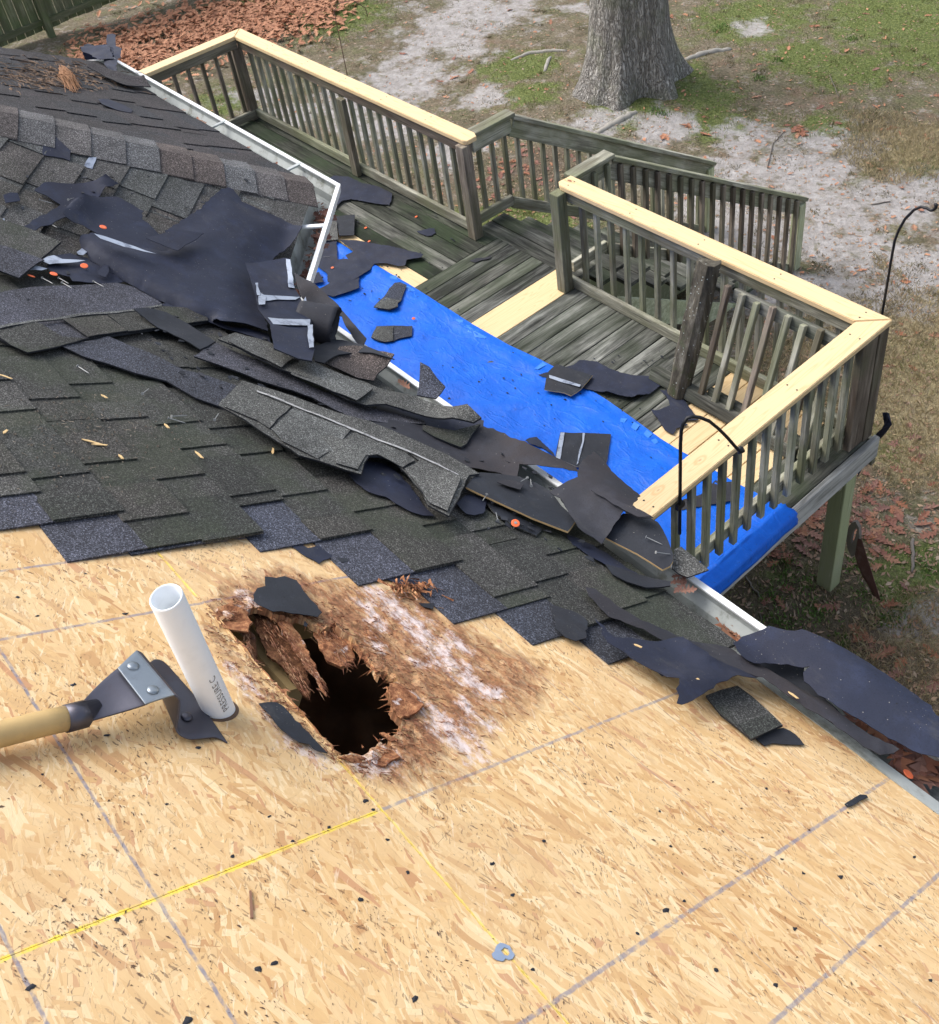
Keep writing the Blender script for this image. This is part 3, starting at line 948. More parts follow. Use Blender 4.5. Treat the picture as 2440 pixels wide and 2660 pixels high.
mb.prism([RP(-9.6, -.04, -.004), RP(-3.35, -.04, -.004), RP(-3.35, 1.18, -.004), RP(-9.6, 1.18, -.004)], NR * -.012)
mb.prism([RP(-9.6, 1.184, -.004), RP(-4.61, 1.184, -.004), RP(-4.61, EAVE_S, -.004), RP(-9.6, EAVE_S, -.004)], NR * -.012)
mb.prism([RP(2.72, -2.2, -.004), RP(3.4, -2.2, -.004), RP(3.4, EAVE_S, -.004), RP(2.72, EAVE_S, -.004)], NR * -.012)
bk = [RP(-9.6, -2.204), RP(3.4, -2.204)]
mb.prism([bk[0], bk[1], bk[1] + Vector((0, -4.2, -2.7)), bk[0] + Vector((0, -4.2, -2.7))], (0, 0, -.015))
apex = (C1[0] - .414 * 2.63, C1[1] - 2.63)
ya = -2.785
def p3(x, y, zf, h=0): return Vector((x, y, zf(x, y) - .004 + h))
mb.prism([p3(*C1, zL), p3(*apex, zL), p3(*C2, zL)], (0, 0, -.014))
mb.prism([p3(*C0, zM), p3(apex[0], ya, zM), p3(*apex, zM), p3(*C1, zM)], (0, 0, -.014))
mb.prism([p3(*C2, zM2), p3(*apex, zM2), p3(apex[0], ya, zM2), p3(*C3, zM2)], (0, 0, -.014))
mb.build('roof_sheathing', M['osb'], house)

# --- rafters and attic under the boards
for x in (-2.60, -2.19, -1.79, -1.545, -.905, -.497, -.09, .32, .73, 1.14):
    MB().box((x - .019, -2.0, -.165), (x + .019, EAVE_S - .25, -.0135), FR).build('rafter', M['rafter'], house)
MB().box((-1.524, 1.262, -.135), (-1.28, 1.300, -.060), FR).build('blocking', M['rafter'], house)
# attic floor: lumpy dark insulation
nx_, ny_ = 60, 40
vs = []
for j in range(ny_ + 1):
    for i in range(nx_ + 1):
        x, y = -2.6 + 2.6 * i / nx_, -.9 + 1.9 * j / ny_
        vs.append((x, y, ZE - .12 + .05 * noise.noise((x * 9, y * 9, 0)) + .03 * noise.noise((x * 25, y * 25, 4))))
fs = [(j * (nx_ + 1) + i, j * (nx_ + 1) + i + 1, (j + 1) * (nx_ + 1) + i + 1, (j + 1) * (nx_ + 1) + i) for j in range(ny_) for i in range(nx_)]
mesh_obj('attic_insulation', vs, fs, M['attic'], house, True)
MB().box((-9.3, -3.8, ZE - .24), (3.2, YE - .3, ZE - .2)).build('ceiling', M['siding'], house)

# --- walls, soffit, fascia
WY = YE - .30
mb = MB()
mb.box((-9.3, WY - .12, .2), (-6.3, WY, ZE - .2)); mb.box((-3.4, WY - .12, .2), (3.2, WY, ZE - .2))
mb.box((3.1, -3.6, .2), (3.2, WY, ZE - .2)); mb.box((-9.3, -3.6, .2), (-9.2, WY, ZE - .2)); mb.box((-9.3, -3.7, .2), (3.2, -3.6, ZE - .2))
wpts = [(-3.28, WY), (-3.89, WY + .61), (-5.83, WY + .61), (-6.44, WY)]
for a_, b_ in zip(wpts[:-1], wpts[1:]):
    mb.prism([(a_[0], a_[1], .2), (b_[0], b_[1], .2), (b_[0], b_[1] - .1, .2), (a_[0], a_[1] - .1, .2)], (0, 0, ZE - .4))
mb.build('wall', M['siding'], house)
lines = [((3.4, YE), C0), (C0, C1), (C1, C2), (C2, C3), (C3, (-9.6, YE))]
path = [(3.4, YE), C0, C1, C2, C3, (-9.6, YE)]


def offset_path(dist):
    out = []
    for i, p in enumerate(path):
        def nrm(a_, b_):
            v = Vector((b_[0] - a_[0], b_[1] - a_[1])).normalized()
            return Vector((v.y, -v.x))
        if i == 0: m_ = nrm(path[0], path[1])
        elif i == len(path) - 1: m_ = nrm(path[-2], path[-1])
        else:
            n1, n2 = nrm(path[i - 1], p), nrm(p, path[i + 1])
            m_ = (n1 + n2) / (1 + n1.dot(n2))
        out.append(Vector((p[0] + m_.x * dist, p[1] + m_.y * dist)))
    return out


def sweep(mb, prof, i0, i1, close=False, mi=0):
    offs = [offset_path(dd) for dd, zz in prof]
    vs = []
    for i in range(i0, i1 + 1):
        for j, (dd, zz) in enumerate(prof): vs.append((offs[j][i].x, offs[j][i].y, ZE + zz))
    n = len(prof)
    fs = []
    for i in range(i1 - i0):
        for j in range(n if close else n - 1):
            fs.append((i * n + j, i * n + (j + 1) % n, (i + 1) * n + (j + 1) % n, (i + 1) * n + j))
    return mb.add(vs, fs, mi)


sweep(MB(), [(-.018, -.030), (-.002, -.030), (-.002, -.17), (-.018, -.17)], 0, 5, True).build('fascia', M['white'], house)
sweep(MB(), [(-.30, -.168), (-.004, -.168), (-.004, -.176), (-.30, -.176)], 0, 5, True).build('soffit', M['white'], house)
sweep(MB(), [(-.035, .0265), (.006, -.002), (.008, -.030), (.005, -.030), (.003, -.006), (-.035, .0225)], 0, 1, True).build('drip_edge', M['trough'], house)

# --- gutter, its own thing
gut = empty('gutter', (-3, YE, ZE - .12), 'white aluminium gutter along the eave and round the angled bay', 'gutter')
for i in range(5):
    mb = MB()
    prof = [(.004, -.008), (.004, -.115), (.012, -.122), (.080, -.122), (.090, -.112), (.096, -.075), (.118, -.050), (.124, -.018), (.124, -.010), (.106, -.010), (.106, -.017), (.118, -.017), (.113, -.048), (.092, -.073), (.086, -.108), (.078, -.117), (.014, -.117), (.008, -.112), (.007, -.008)]
    # painted rim face, dirtier inside
    sweep(mb, prof[:11], i, i + 1, False, 0)
    sweep(mb, prof[10:] + [prof[0]], i, i + 1, False, 1)
    o = mb.build('trough', [M['white'], M['trough']], gut)
for x in (-2.95, -2.2, -1.6, .3, 1.0, -4.03, -4.72, -5.6):
    y0 = YE if x > -3.2 else C1[1]
    MB().box((x - .009, y0 - .004, ZE - .016), (x + .009, y0 + .118, ZE - .008)).build('hanger', M['trough'], gut)
MB().prism([Vector((C1[0] + .19, C1[1] - .19, ZE - .016)), Vector((C1[0] + .205, C1[1] - .205, ZE - .016)), Vector((C1[0] + .287, C1[1] - .123, ZE - .016)), Vector((C1[0] + .272, C1[1] - .108, ZE - .016))], (0, 0, .008)).build('hanger', M['white'], gut)


# --- shingles
def shingle(F, x0, x1, butt, mats, seed, clips=(), parent=house, name='shingle', hgt=.33, expo=.142, rise=.0135, h0=0.0, warp=0.0, end_jag=0.0):
    rr = random.Random(seed)
    vs, fs, mi, ti = [], [], [], []

    def slab(a0, a1, y0, y1, zt, th, m_, tint, seg=1):
        def zz(y): return h0 + rise * y / hgt
        for q in range(seg):
            b0, b1 = a0 + (a1 - a0) * q / seg, a0 + (a1 - a0) * (q + 1) / seg
            n = len(vs)
            for (xx, yy, up) in ((b0, y0, 0), (b1, y0, 0), (b1, y1, 0), (b0, y1, 0), (b0, y0, 1), (b1, y0, 1), (b1, y1, 1), (b0, y1, 1)):
                w_ = warp * noise.noise(((x0 + xx) * 2.2, (butt + yy) * 5, seed * .1))
                vs.append((x0 + xx, butt - hgt + yy, zz(yy) + zt + (th if up else 0) + w_))
            for q_ in ((0, 3, 2, 1), (4, 5, 6, 7), (0, 1, 5, 4), (1, 2, 6, 5), (2, 3, 7, 6), (3, 0, 4, 7)):
                fs.append(tuple(i_ + n for i_ in q_)); mi.append(m_)
            ti.extend([tint] * 8)
    W = x1 - x0
    slab(0, W, 0, hgt - expo - .012, 0, .0038, 1, rr.random())
    x = 0
    while x < W - .01:                       # bottom ply seen between the tabs
        w_ = min(rr.uniform(.12, .24), W - x)
        slab(x, x + w_, hgt - expo - .012, hgt, 0, .0038, 0, rr.random())
        x += w_
    x = rr.uniform(0, .1)
    while x < W - .03:                       # laminated tabs
        w_ = min(rr.uniform(.13, .26), W - x)
        slab(x, x + w_, hgt - expo - .018, hgt - rr.choice((0, 0, .003)), .0040, .0048, 0, rr.random())
        x += w_ + rr.uniform(.07, .17)
    bm = bmesh.new()
    tl = bm.verts.layers.float.new('tint')
    bv = [bm.verts.new(v) for v in vs]
    for v_, t_ in zip(bv, ti): v_[tl] = t_
    for q, m_ in zip(fs, mi):
        fa = bm.faces.new([bv[i_] for i_ in q]); fa.material_index = m_
    for co, no in clips:
        bmesh.ops.bisect_plane(bm, geom=bm.verts[:] + bm.edges[:] + bm.faces[:], plane_co=co, plane_no=no, clear_outer=True)
    if not bm.faces:
        bm.free(); return None
    for v_ in bm.verts: v_.co = F @ v_.co
    inv = o_pos[parent.name].inverted()
    for v_ in bm.verts: v_.co = inv @ v_.co
    me = bpy.data.meshes.new(name)
    bm.to_mesh(me); bm.free()
    for q in mats: me.materials.append(q)
    o = bpy.data.objects.new(name, me); col.objects.link(o); o.parent = parent
    o_pos[o.name] = o_pos[parent.name]
    return o


VT = math.tan(R_(22.5)) * SC               # valley and hip drift per metre of slope
endsR = {2.42: -.96, 2.31: -1.04, 2.17: -1.16, 2.03: -1.285, 1.895: -1.475, 1.742: -1.655, 1.592: -1.835, 1.45: -1.708, 1.314: -1.715, 1.17: -1.853, 1.03: -1.97, .89: -2.07, .748: -2.3, .606: -2.45, .464: -2.6, .32: -2.75}
sd = 100
clipR = [((C0[0] - .03, EAVE_S, 0), (-1, VT, 0))]
for butt in sorted(endsR, reverse=True):
    x = endsR[butt]
    stub = rnd.uniform(.25, .9)
    first = True
    while x > -3.3 - VT * (EAVE_S - butt + .4):
        w_ = 1.0
        if first: w_ = stub
        sd += 1
        shingle(FR, x - w_, x - .002, butt, (M['shR'], M['fresh']), sd, clipR, warp=.004)
        x -= w_ + .001
        first = False
# angled bay slope: x runs 0 (hip) .. .863 (valley) at the eave
clipM = [((0, 0, 0), (-1, -VT, 0)), ((.875, 0, 0), (1, VT, 0))]
k = 0
s_ = .012
while s_ > -2.6:
    a_ = VT * -s_ - .3
    x = a_ + rnd.uniform(-.5, 0)
    while x < 1.35 + VT * -s_:
        sd += 1
        shingle(FM, x, x + .998, s_, (M['shM'], M['fresh']), sd, clipM, warp=.002)
        x += 1.0
    s_ -= .142
# outer bay slope and its far neighbour
clipL = [((0, 0, 0), (1, -VT, 0)), ((C2[0] - C1[0], 0, 0), (-1, -VT, 0))]
s_ = .012
while s_ > -2.3:
    x = C2[0] - C1[0] + rnd.uniform(-.6, 0)
    while x < .1:
        sd += 1
        shingle(FL, x, x + .998, s_, (M['shL'], M['fresh']), sd, clipL, warp=.004)
        x += 1.0
    s_ -= .142
s_ = .012
while s_ > -1.6:
    sd += 1
    shingle(FM2, -1.2 + VT * s_, .05 + VT * s_, s_, (M['shL'], M['fresh']), sd, [((0, 0, 0), (1, -VT, 0)), ((-.875, 0, 0), (-1, VT, 0))], warp=.003)
    s_ -= .142


# --- hip caps: folded pieces lapping up each hip
def hip_caps(p0, p1, pn, pf, n, mt, seed):
    rr = random.Random(seed)
    p0, p1 = Vector(p0), Vector(p1)
    D = (p1 - p0).normalized()
    L = (p1 - p0).length
    step = .135
    for i in range(n):
        a_ = i * step - .02
        o0 = p0 + D * a_
        o1 = o0 + D * .28
        vs, ti = [], []
        t_ = rr.random()
        for (q, lift_) in ((o0, .020), (o1, .006)):
            for side, nn in ((pn, -1), (None, 0), (pf, 1)):
                for up in (0, .005):
                    jit = (rr.random() - .5) * .008
                    c_ = q + (side * (.150 + jit) if side is not None else Vector((0, 0, 0)))
                    vs.append(c_ + Vector((0, 0, lift_ + up + (.004 if side is None else 0))))
                    ti.append(t_)
        fs = [(1, 3, 9, 7), (3, 5, 11, 9), (0, 6, 8, 2), (2, 8, 10, 4), (0, 2, 3, 1), (2, 4, 5, 3), (6, 7, 9, 8), (8, 9, 11, 10), (0, 1, 7, 6), (4, 10, 11, 5)]
        o = mesh_obj('hip_cap', vs, fs, mt, house)
        attr_point(o, 'tint', ti)


wM = (oM * SC - Vector((0, 0, SS)))
hd = Vector((-.383, -.924, ST * .924)).normalized()
uM = Vector((.7071, -.7071, 0))
perp_M = (uM - hd * uM.dot(hd)); perp_M = perp_M.normalized()
uL = Vector((-1, 0, 0))
perp_L = (uL - hd * uL.dot(hd)).normalized()
h0_ = Vector((C1[0], C1[1], ZE + .006))
hip_caps(h0_, h0_ + hd * 3, perp_M, perp_L, 17, M['cap'], 3)
hd2 = Vector((.383, -.924, ST * .924)).normalized()
uX = Vector((-.7071, -.7071, 0))
pX = (uX - hd2 * uX.dot(hd2)).normalized()
pL2 = (Vector((1, 0, 0)) - hd2 * hd2.x).normalized()
h2_ = Vector((C2[0], C2[1], ZE + .004))
hip_caps(h2_, h2_ + hd2 * 3, pL2, pX, 14, M['shL'], 4)


# ================================================================== DECK
def Zr(z): return CZ + z


deck = empty('deck', (-4.5, 2.8, ZD), 'weathered grey wooden deck with a few new yellow planks', 'deck')


def plank(x0, x1, y0, y1, mt, parent=deck, z=ZD, th=.034, name='plank', along='x', jit=True):
    lx, ly = x1 - x0, y1 - y0
    dz = rnd.uniform(-.003, .002) if jit else 0
    cx, cy = (x0 + x1) / 2, (y0 + y1) / 2
    L, W = (lx, ly) if along == 'x' else (ly, lx)
    b = .003
    v, fcs = [], []
    for sx in (-L / 2, L / 2):
        for (yy, zz) in ((-W / 2, -th), (W / 2, -th), (W / 2, -b), (W / 2 - b, 0), (-W / 2 + b, 0), (-W / 2, -b)): v.append((sx, yy, zz))
    fcs = [(0, 1, 2, 3, 4, 5)[::-1], (6, 7, 8, 9, 10, 11)] + [(i, (i + 1) % 6, 6 + (i + 1) % 6, 6 + i) for i in range(6)]
    me = bpy.data.meshes.new(name)
    me.from_pydata(v, [], fcs); me.materials.append(mt); me.update()
    o = bpy.data.objects.new(name, me); col.objects.link(o)
    o.parent = parent
    o.location = Vector((cx, cy, z + dz)) - o_pos[parent.name].translation
    if along == 'y': o.rotation_euler = (0, 0, math.pi / 2)
    o_pos[o.name] = Matrix.Translation((cx, cy, z))
    return o


XB = -5.665                                 # where the board direction changes
y = 4.43
while y > .95:                              # boards running along the house, left part
    y0 = y - .139
    if abs((y + y0) / 2 - 3.62) < .07:
        plank(-9.2, -6.85, y0, y, M['deckdark'])
        tag(plank(-6.845, XB - .004, y0, y, M['pine']), 'new unweathered plank')
    else: plank(-9.2, XB - .004, y0, y, M['deckwet'] if rnd.random() < .75 else M['deckdark'])
    y -= .1445
x = XB
i = 0
while x < -2.33:                            # boards running out from the house
    w_ = .1280 if x < -5.05 else .139
    xc = x + w_ / 2
    ytop = 4.425 if xc < -4.80 else 4.38
    if abs(x + 4.9975) < .004:
        tag(plank(x, x + .2690, 1.0, 4.42, M['pine'], along='y'), 'wide new unweathered plank')
        x += .2745
        continue
    elif -3.26 < xc < -2.60:
        plank(x, x + w_, 1.0, 3.05, M['deck'], along='y')
        tag(plank(x, x + w_, 3.055, 4.38, M['pine'], along='y'), 'new unweathered plank')
    else:
        plank(x, x + w_ if x < -2.5 else -2.292, 1.0, ytop, M['deckdark'] if i in (0, 2, 3) or xc > -2.6 else M['deck'], along='y')
    x += w_ + .0055
    i += 1
for y in (4.43, 4.5745):                    # boards at the head of the stairs
    plank(-5.90, -4.80, y, y + .139, M['deckdark'])
# rim boards, joists, beams, support posts
def part_box(lo, hi, mt, name, parent=deck): return MB().box(lo, hi).build(name, mt, parent)
def long_box(lo, hi, mt, name, parent, group=None):
    """box with its own origin, long axis as local x so that the grain runs along it"""
    L = [hi[i] - lo[i] for i in range(3)]
    ax = L.index(max(L))
    c_ = Vector([(lo[i] + hi[i]) / 2 for i in range(3)])
    order = {0: (0, 1, 2), 1: (1, 2, 0), 2: (2, 0, 1)}[ax]
    hl = [L[j] / 2 for j in order]
    key = tuple(round(q, 4) for q in hl) + (mt.name,)
    if key not in _lb:
        b = min(.004, min(hl) * .3)
        bm = bmesh.new()
        bmesh.ops.create_cube(bm, size=2)
        for v_ in bm.verts: v_.co = Vector((v_.co.x * hl[0], v_.co.y * hl[1], v_.co.z * hl[2]))
        bmesh.ops.bevel(bm, geom=[e_ for e_ in bm.edges], offset=b, segments=1, affect='EDGES')
        me = bpy.data.meshes.new(name); bm.to_mesh(me); bm.free(); me.materials.append(mt)
        _lb[key] = me
    o = bpy.data.objects.new(name, _lb[key]); col.objects.link(o)
    o.parent = parent
    rot = {0: Matrix.Identity(3), 1: Matrix(((0, 0, 1), (1, 0, 0), (0, 1, 0))), 2: Matrix(((0, 1, 0), (0, 0, 1), (1, 0, 0)))}[ax]
    o.matrix_local = Matrix.Translation(c_ - o_pos[parent.name].translation) @ rot.to_4x4()
    return o
_lb = {}
long_box((-2.288, 1.0, ZD - .160), (-2.250, 4.45, ZD + .003), M['rim'], 'rim_board', deck)
long_box((-4.79, 4.43, ZD - .245), (-2.266, 4.468, ZD - .038), M['rail'], 'rim_board', deck)
long_box((-9.2, 4.39, ZD - .245), (-5.9, 4.428, ZD - .038), M['rail'], 'rim_board', deck)
long_box((-9.25, 1.0, ZD - .245), (-9.212, 4.43, ZD - .038), M['rail'], 'rim_board', deck)
for y in (1.3, 1.9, 2.5, 3.1, 3.7, 4.1): long_box((-9.2, y, ZD - .22), (-2.27, y + .038, ZD - .036), M['rail'], 'joist', deck)
for (px_, py_) in ((-2.335, 4.25), (-4.3, 4.25), (-6.2, 4.25), (-9.0, 4.25), (-2.335, 1.6), (-6.2, 1.6)):
    long_box((px_ - .054, py_ - .054, .18), (px_ + .054, py_ + .054, ZD - .226), M['leg'], 'support_post', deck)
long_box((-2.36, 4.30, .2), (-2.268, 4.39, ZD - .04), M['leg'], 'support_post', deck) if False else None


# ================================================================== RAILINGS
BAL = .036


def baluster(x, y, z0, z1, parent, mt='rail', axis_='y'):
    return long_box((x - BAL / 2, y - BAL / 2, z0), (x + BAL / 2, y + BAL / 2, z1), M[mt], 'baluster', parent)


ZT = Zr(-3.85)                              # top of the new cap boards
def mitre_cap(name_pts, parent, mt='pine'):
    return MB().prism([Vector((x, y, ZT - .036)) for x, y in name_pts], (0, 0, .036))


def cap_part(pts, parent, horiz):
    # own origin & rotation so that the grain runs along the board
    c_ = Vector((sum(p[0] for p in pts) / len(pts), sum(p[1] for p in pts) / len(pts), ZT - .018))
    ang = 0 if horiz else math.pi / 2
    rt = Matrix.Rotation(-ang, 3, 'Z')
    loc = [rt @ (Vector((p[0], p[1], ZT - .036)) - c_) for p in pts]
    bm = bmesh.new()
    lo = [bm.verts.new(v_) for v_ in loc]
    hi = [bm.verts.new(v_ + Vector((0, 0, .036))) for v_ in loc]
    bm.faces.new(lo[::-1]); bm.faces.new(hi)
    n = len(lo)
    for i in range(n): bm.faces.new((lo[i], lo[(i + 1) % n], hi[(i + 1) % n], hi[i]))
    bmesh.ops.recalc_face_normals(bm, faces=bm.faces)
    bmesh.ops.bevel(bm, geom=bm.edges[:], offset=.004, segments=2, affect='EDGES')
    me = bpy.data.meshes.new('cap_rail'); bm.to_mesh(me); bm.free(); me.materials.append(M['pine'])
    o = bpy.data.objects.new('cap_rail', me); col.objects.link(o); o.parent = parent
    o.location = c_ - o_pos[parent.name].translation
    o.rotation_euler = (0, 0, ang)
    return o


# left railing: side x=-9.2 and back y=4.4 up to the stairs
rl = empty('deck_railing', (-7.5, 4.37, ZD), 'grey railing at the back left of the deck with a new yellow cap board', 'railing', 'railings round the deck')
cap_part([(-9.27, 4.46), (-5.83, 4.46), (-5.77, 4.43), (-5.77, 4.34), (-5.80, 4.32), (-9.135, 4.32)], rl, True)
cap_part([(-9.272, 4.458), (-9.137, 4.318), (-9.137, 2.2), (-9.272, 2.2)], rl, False)
for (a_, b_) in (((-9.16, 4.335), (-5.80, 4.373)),): 
    long_box((a_[0], a_[1], ZT - .125), (b_[0], b_[1], ZT - .038), M['raild'], 'top_rail', rl)
    long_box((a_[0], a_[1], Zr(-4.70)), (b_[0], b_[1], Zr(-4.615)), M['rail'], 'bottom_rail', rl)
long_box((-9.19, 2.2, ZT - .125), (-9.152, 4.33, ZT - .038), M['raild'], 'top_rail', rl)
long_box((-9.19, 2.2, Zr(-4.70)), (-9.152, 4.33, Zr(-4.615)), M['rail'], 'bottom_rail', rl)
for x in (-9.20, -7.42, -5.815):
    long_box((x - .043, 4.285, ZD + .002), (x + .043, 4.333, ZT - .126), M['raild'], 'post', rl) if x == -7.42 else long_box((x - .045, 4.285, ZD + .002), (x + .045, 4.372, ZT - .126 + (.085 if x == -5.815 else 0)), M['raild'], 'post', rl)
x = -9.06
while x < -5.9:
    baluster(x, 4.393, Zr(-4.71), ZT - .045, rl)
    x += .137
y = 2.3
while y < 4.3:
    baluster(-9.211, y, Zr(-4.71), ZT - .045, rl, 'raild')
    y += .15
# front railing between the stairs and the corner, and the right side
rr_ = empty('deck_railing', (-3.5, 4.37, ZD), 'railing between stair opening and far corner under a new yellow cap board', 'railing', 'railings round the deck')
cap_part([(-4.80, 4.46), (-2.302, 4.455), (-2.445, 4.315), (-4.76, 4.315), (-4.81, 4.35)], rr_, True)
long_box((-4.775, 4.335, ZT - .125), (-2.40, 4.373, ZT - .038), M['rail'], 'top_rail', rr_)
long_box((-4.775, 4.335, Zr(-4.715)), (-2.40, 4.373, Zr(-4.628)), M['rail'], 'bottom_rail', rr_)
long_box((-4.80, 4.245, ZD + .002), (-4.715, 4.332, ZT - .038), M['rail'], 'post', rr_)
x = -4.64
while x < -2.42:
    baluster(x, 4.393, Zr(-4.72), ZT - .045, rr_)
    x += .138
rs = empty('deck_railing', (-2.35, 3.4, ZD), 'railing along the right side of the deck under a new yellow knotty cap board', 'railing', 'railings round the deck')
cap_part([(-2.298, 4.452), (-2.298, 2.47), (-2.438, 2.47), (-2.438, 4.312)], rs, False)
long_box((-2.385, 2.45, ZT - .125), (-2.347, 4.33, ZT - .038), M['rail'], 'top_rail', rs)
long_box((-2.385, 2.30, Zr(-4.60)), (-2.347, 4.30, Zr(-4.515)), M['rail'], 'bottom_rail', rs)
long_box((-2.385, 4.345, ZD + .002), (-2.297, 4.432, ZT - .038), M['raild'], 'post', rs)
long_box((-2.345, 4.20, Zr(-4.70)), (-2.300, 4.335, ZT - .04), M['raild'], 'post', rs)
long_box((-2.475, 2.50, ZD + .01), (-2.39, 2.59, ZT - .038), M['raild'], 'post', rs)
y = 2.70
for j in range(13):
    baluster(-2.328, y, Zr(-4.63) + rnd.uniform(-.01, .01), ZT - .04, rs)
    y += .1175
# screws through the cap boards
def screws(parent, pts_):
    for (x, y) in pts_:
        ring_ = [Vector((x + .0055 * math.cos(j * 1.0472), y + .0055 * math.sin(j * 1.0472), ZT + .0006)) for j in range(6)]
        o = MB().prism(ring_, (0, 0, .0004)).build('screw', M['iron'], parent)
screws(rl, [(-9.2 + i_ * .58, 4.36 + j_ * .06) for i_ in range(6) for j_ in (0, 1)])
screws(rr_, [(-4.72 + i_ * .57, 4.355 + j_ * .06) for i_ in range(5) for j_ in (0, 1)])
screws(rs, [(-2.335 - j_ * .06, 4.2 - i_ * .55) for i_ in range(4) for j_ in (0, 1)])
# small black shepherd hooks
def hook(name, pts, label, rad=.008):
    root = empty(name, pts[0], label, 'hanger')
    return root
hk = empty('plant_hook', (-2.285, 2.69, Zr(-4.2)), 'black curved plant hook fixed to the right railing near the roof edge', 'plant hook')
pth = [Vector((-2.288, 2.684, Zr(-4.12))), Vector((-2.288, 2.686, Zr(-3.5))), Vector((-2.286, 2.688, Zr(-3.42))), Vector((-2.286, 2.70, Zr(-3.385)))]
for (x, y, sX) in ((640, 712, 2.700), (665, 706, 2.72), (700, 710, 2.75), (745, 728, 2.80), (790, 765, 2.85), (830, 805, 2.90), (865, 845, 2.945), (884, 866, 2.965), (892, 868, 2.975)):
    pth.append(at(6, x, y, Y=sX + .02))
MB().tube(pth, .0085, 8).build('rod', M['iron'], hk, True)
tip = pth[-1]
MB().tube([tip + Vector((-.004, -.004, -.018)), tip + Vector((.004, .004, 0)), tip + Vector((0, 0, .012)), tip + Vector((.0, .0, .022))], [.008, .019, .017, .006], 10).build('knob', M['iron'], hk, True)
MB().box((-2.297, 2.66, Zr(-3.93)), (-2.278, 2.71, Zr(-3.90))).build('clamp', M['iron'], hk)
hk2 = empty('shepherd_hook', (-2.40, 4.52, Zr(-4.7)), 'tall black shepherd hook standing behind the far deck corner', 'plant hook')
pts = [Vector((-2.402, 4.52, Zr(-4.9)))] + [at(3, x, y, Y=4.52) for x, y in ((1600, 1370), (1620, 1250), (1640, 1130), (1655, 1050), (1672, 1005), (1700, 955), (1740, 915), (1770, 902), (1795, 908), (1812, 918), (1825, 915), (1834, 905), (1836, 893), (1828, 890))]
MB().tube(pts, [.0075] * (len(pts) - 4) + [.008, .009, .010, .008], 8).build('rod', M['iron'], hk2, True)

# ================================================================== STAIRS
st = empty('stairs', (-5.3, 5.9, .3), 'grey mossy wooden stairs going down from the deck to the yard', 'stairs')
SLP = .633
for i in range(7):
    y0 = 4.715 + .30 * i
    z = ZD - .19 * (i + 1)
    for q in (0, 1):
        plank(-5.93, -4.80 - (.04 if q else 0), y0 + q * .146, y0 + q * .146 + .139, M['deckdark'], st, z, .036, 'tread')
for x in (-5.93, -5.38, -4.875):
    mb = MB()
    y0, y1 = 4.54, 6.85
    mb.prism([(x, y0, ZD - .24), (x, y1, ZD - .24 - SLP * (y1 - y0)), (x, y1, ZD - .48 - SLP * (y1 - y0)), (x, y0, ZD - .50)], (.038, 0, 0))
    mb.build('stringer', M['leg'], st)


def slope_board(x, y0, z0, y1, hgt, wid, mt, name, parent):
    L = math.hypot(y1 - y0, SLP * (y1 - y0))
    a_ = -math.atan(SLP)
    bm = bmesh.new(); bmesh.ops.create_cube(bm, size=1)
    for v_ in bm.verts: v_.co = Vector((v_.co.x * L, v_.co.y * wid, v_.co.z * hgt))
    bmesh.ops.bevel(bm, geom=bm.edges[:], offset=.003, segments=1, affect='EDGES')
    me = bpy.data.meshes.new(name); bm.to_mesh(me); bm.free(); me.materials.append(mt)
    o = bpy.data.objects.new(name, me); col.objects.link(o); o.parent = parent
    D = Vector((0, math.cos(a_), math.sin(a_)))
    Mx = basis(Vector((x, (y0 + y1) / 2, z0 - SLP * (y1 - y0) / 2)) - o_pos[parent.name].translation, D, (-1, 0, 0), D.cross(Vector((-1, 0, 0))))
    o.matrix_local = Mx
    return o


for (x, xs, lbl) in ((-5.885, 1, 'far weathered stair handrail starting at the brown post'), (-4.83, 1, 'near weathered stair handrail behind the new yellow cap board')):
    h_ = empty('stair_railing', (x, 6, Zr(-4.5)), lbl, 'railing', 'railings beside the stairs')
    zt = Zr(-3.90)
    yb = 4.86
    long_box((x - .02, 4.46, zt - .14), (x + .018, yb, zt - .002), M['rail'], 'top_rail', h_)
    long_box((x - .055, 4.47, zt), (x + .055, yb + .02, zt + .034), M['rail'], 'cap_board', h_)
    slope_board(x, yb, zt - .10, 7.33, .14, .038, M['rail'], 'top_rail', h_)
    slope_board(x, yb + .01, zt - .005, 7.35, .034, .10, M['rail'], 'cap_board', h_)
    zb = Zr(-4.585)
    long_box((x - .02, 4.44, zb - .09), (x + .018, 4.80, zb), M['rail'], 'bottom_rail', h_)
    slope_board(x, 4.80, zb - .07, 7.28, .09, .038, M['rail'], 'bottom_rail', h_)
    y = 4.55
    xo = x + (.037 if x > -5 else -.037)
    while y < 7.2:
        dz = SLP * max(0, y - yb)
        baluster(xo, y, zb - .11 - SLP * max(0, y - 4.80), zt - .03 - dz, h_, 'raild' if x > -5 and y > 4.9 else 'rail')
        y += .132
    long_box((x - .044, 7.24, Zr(-6.36)), (x + .044, 7.33, zt - .05 - SLP * (7.3 - yb)), M['leg'], 'post', h_)

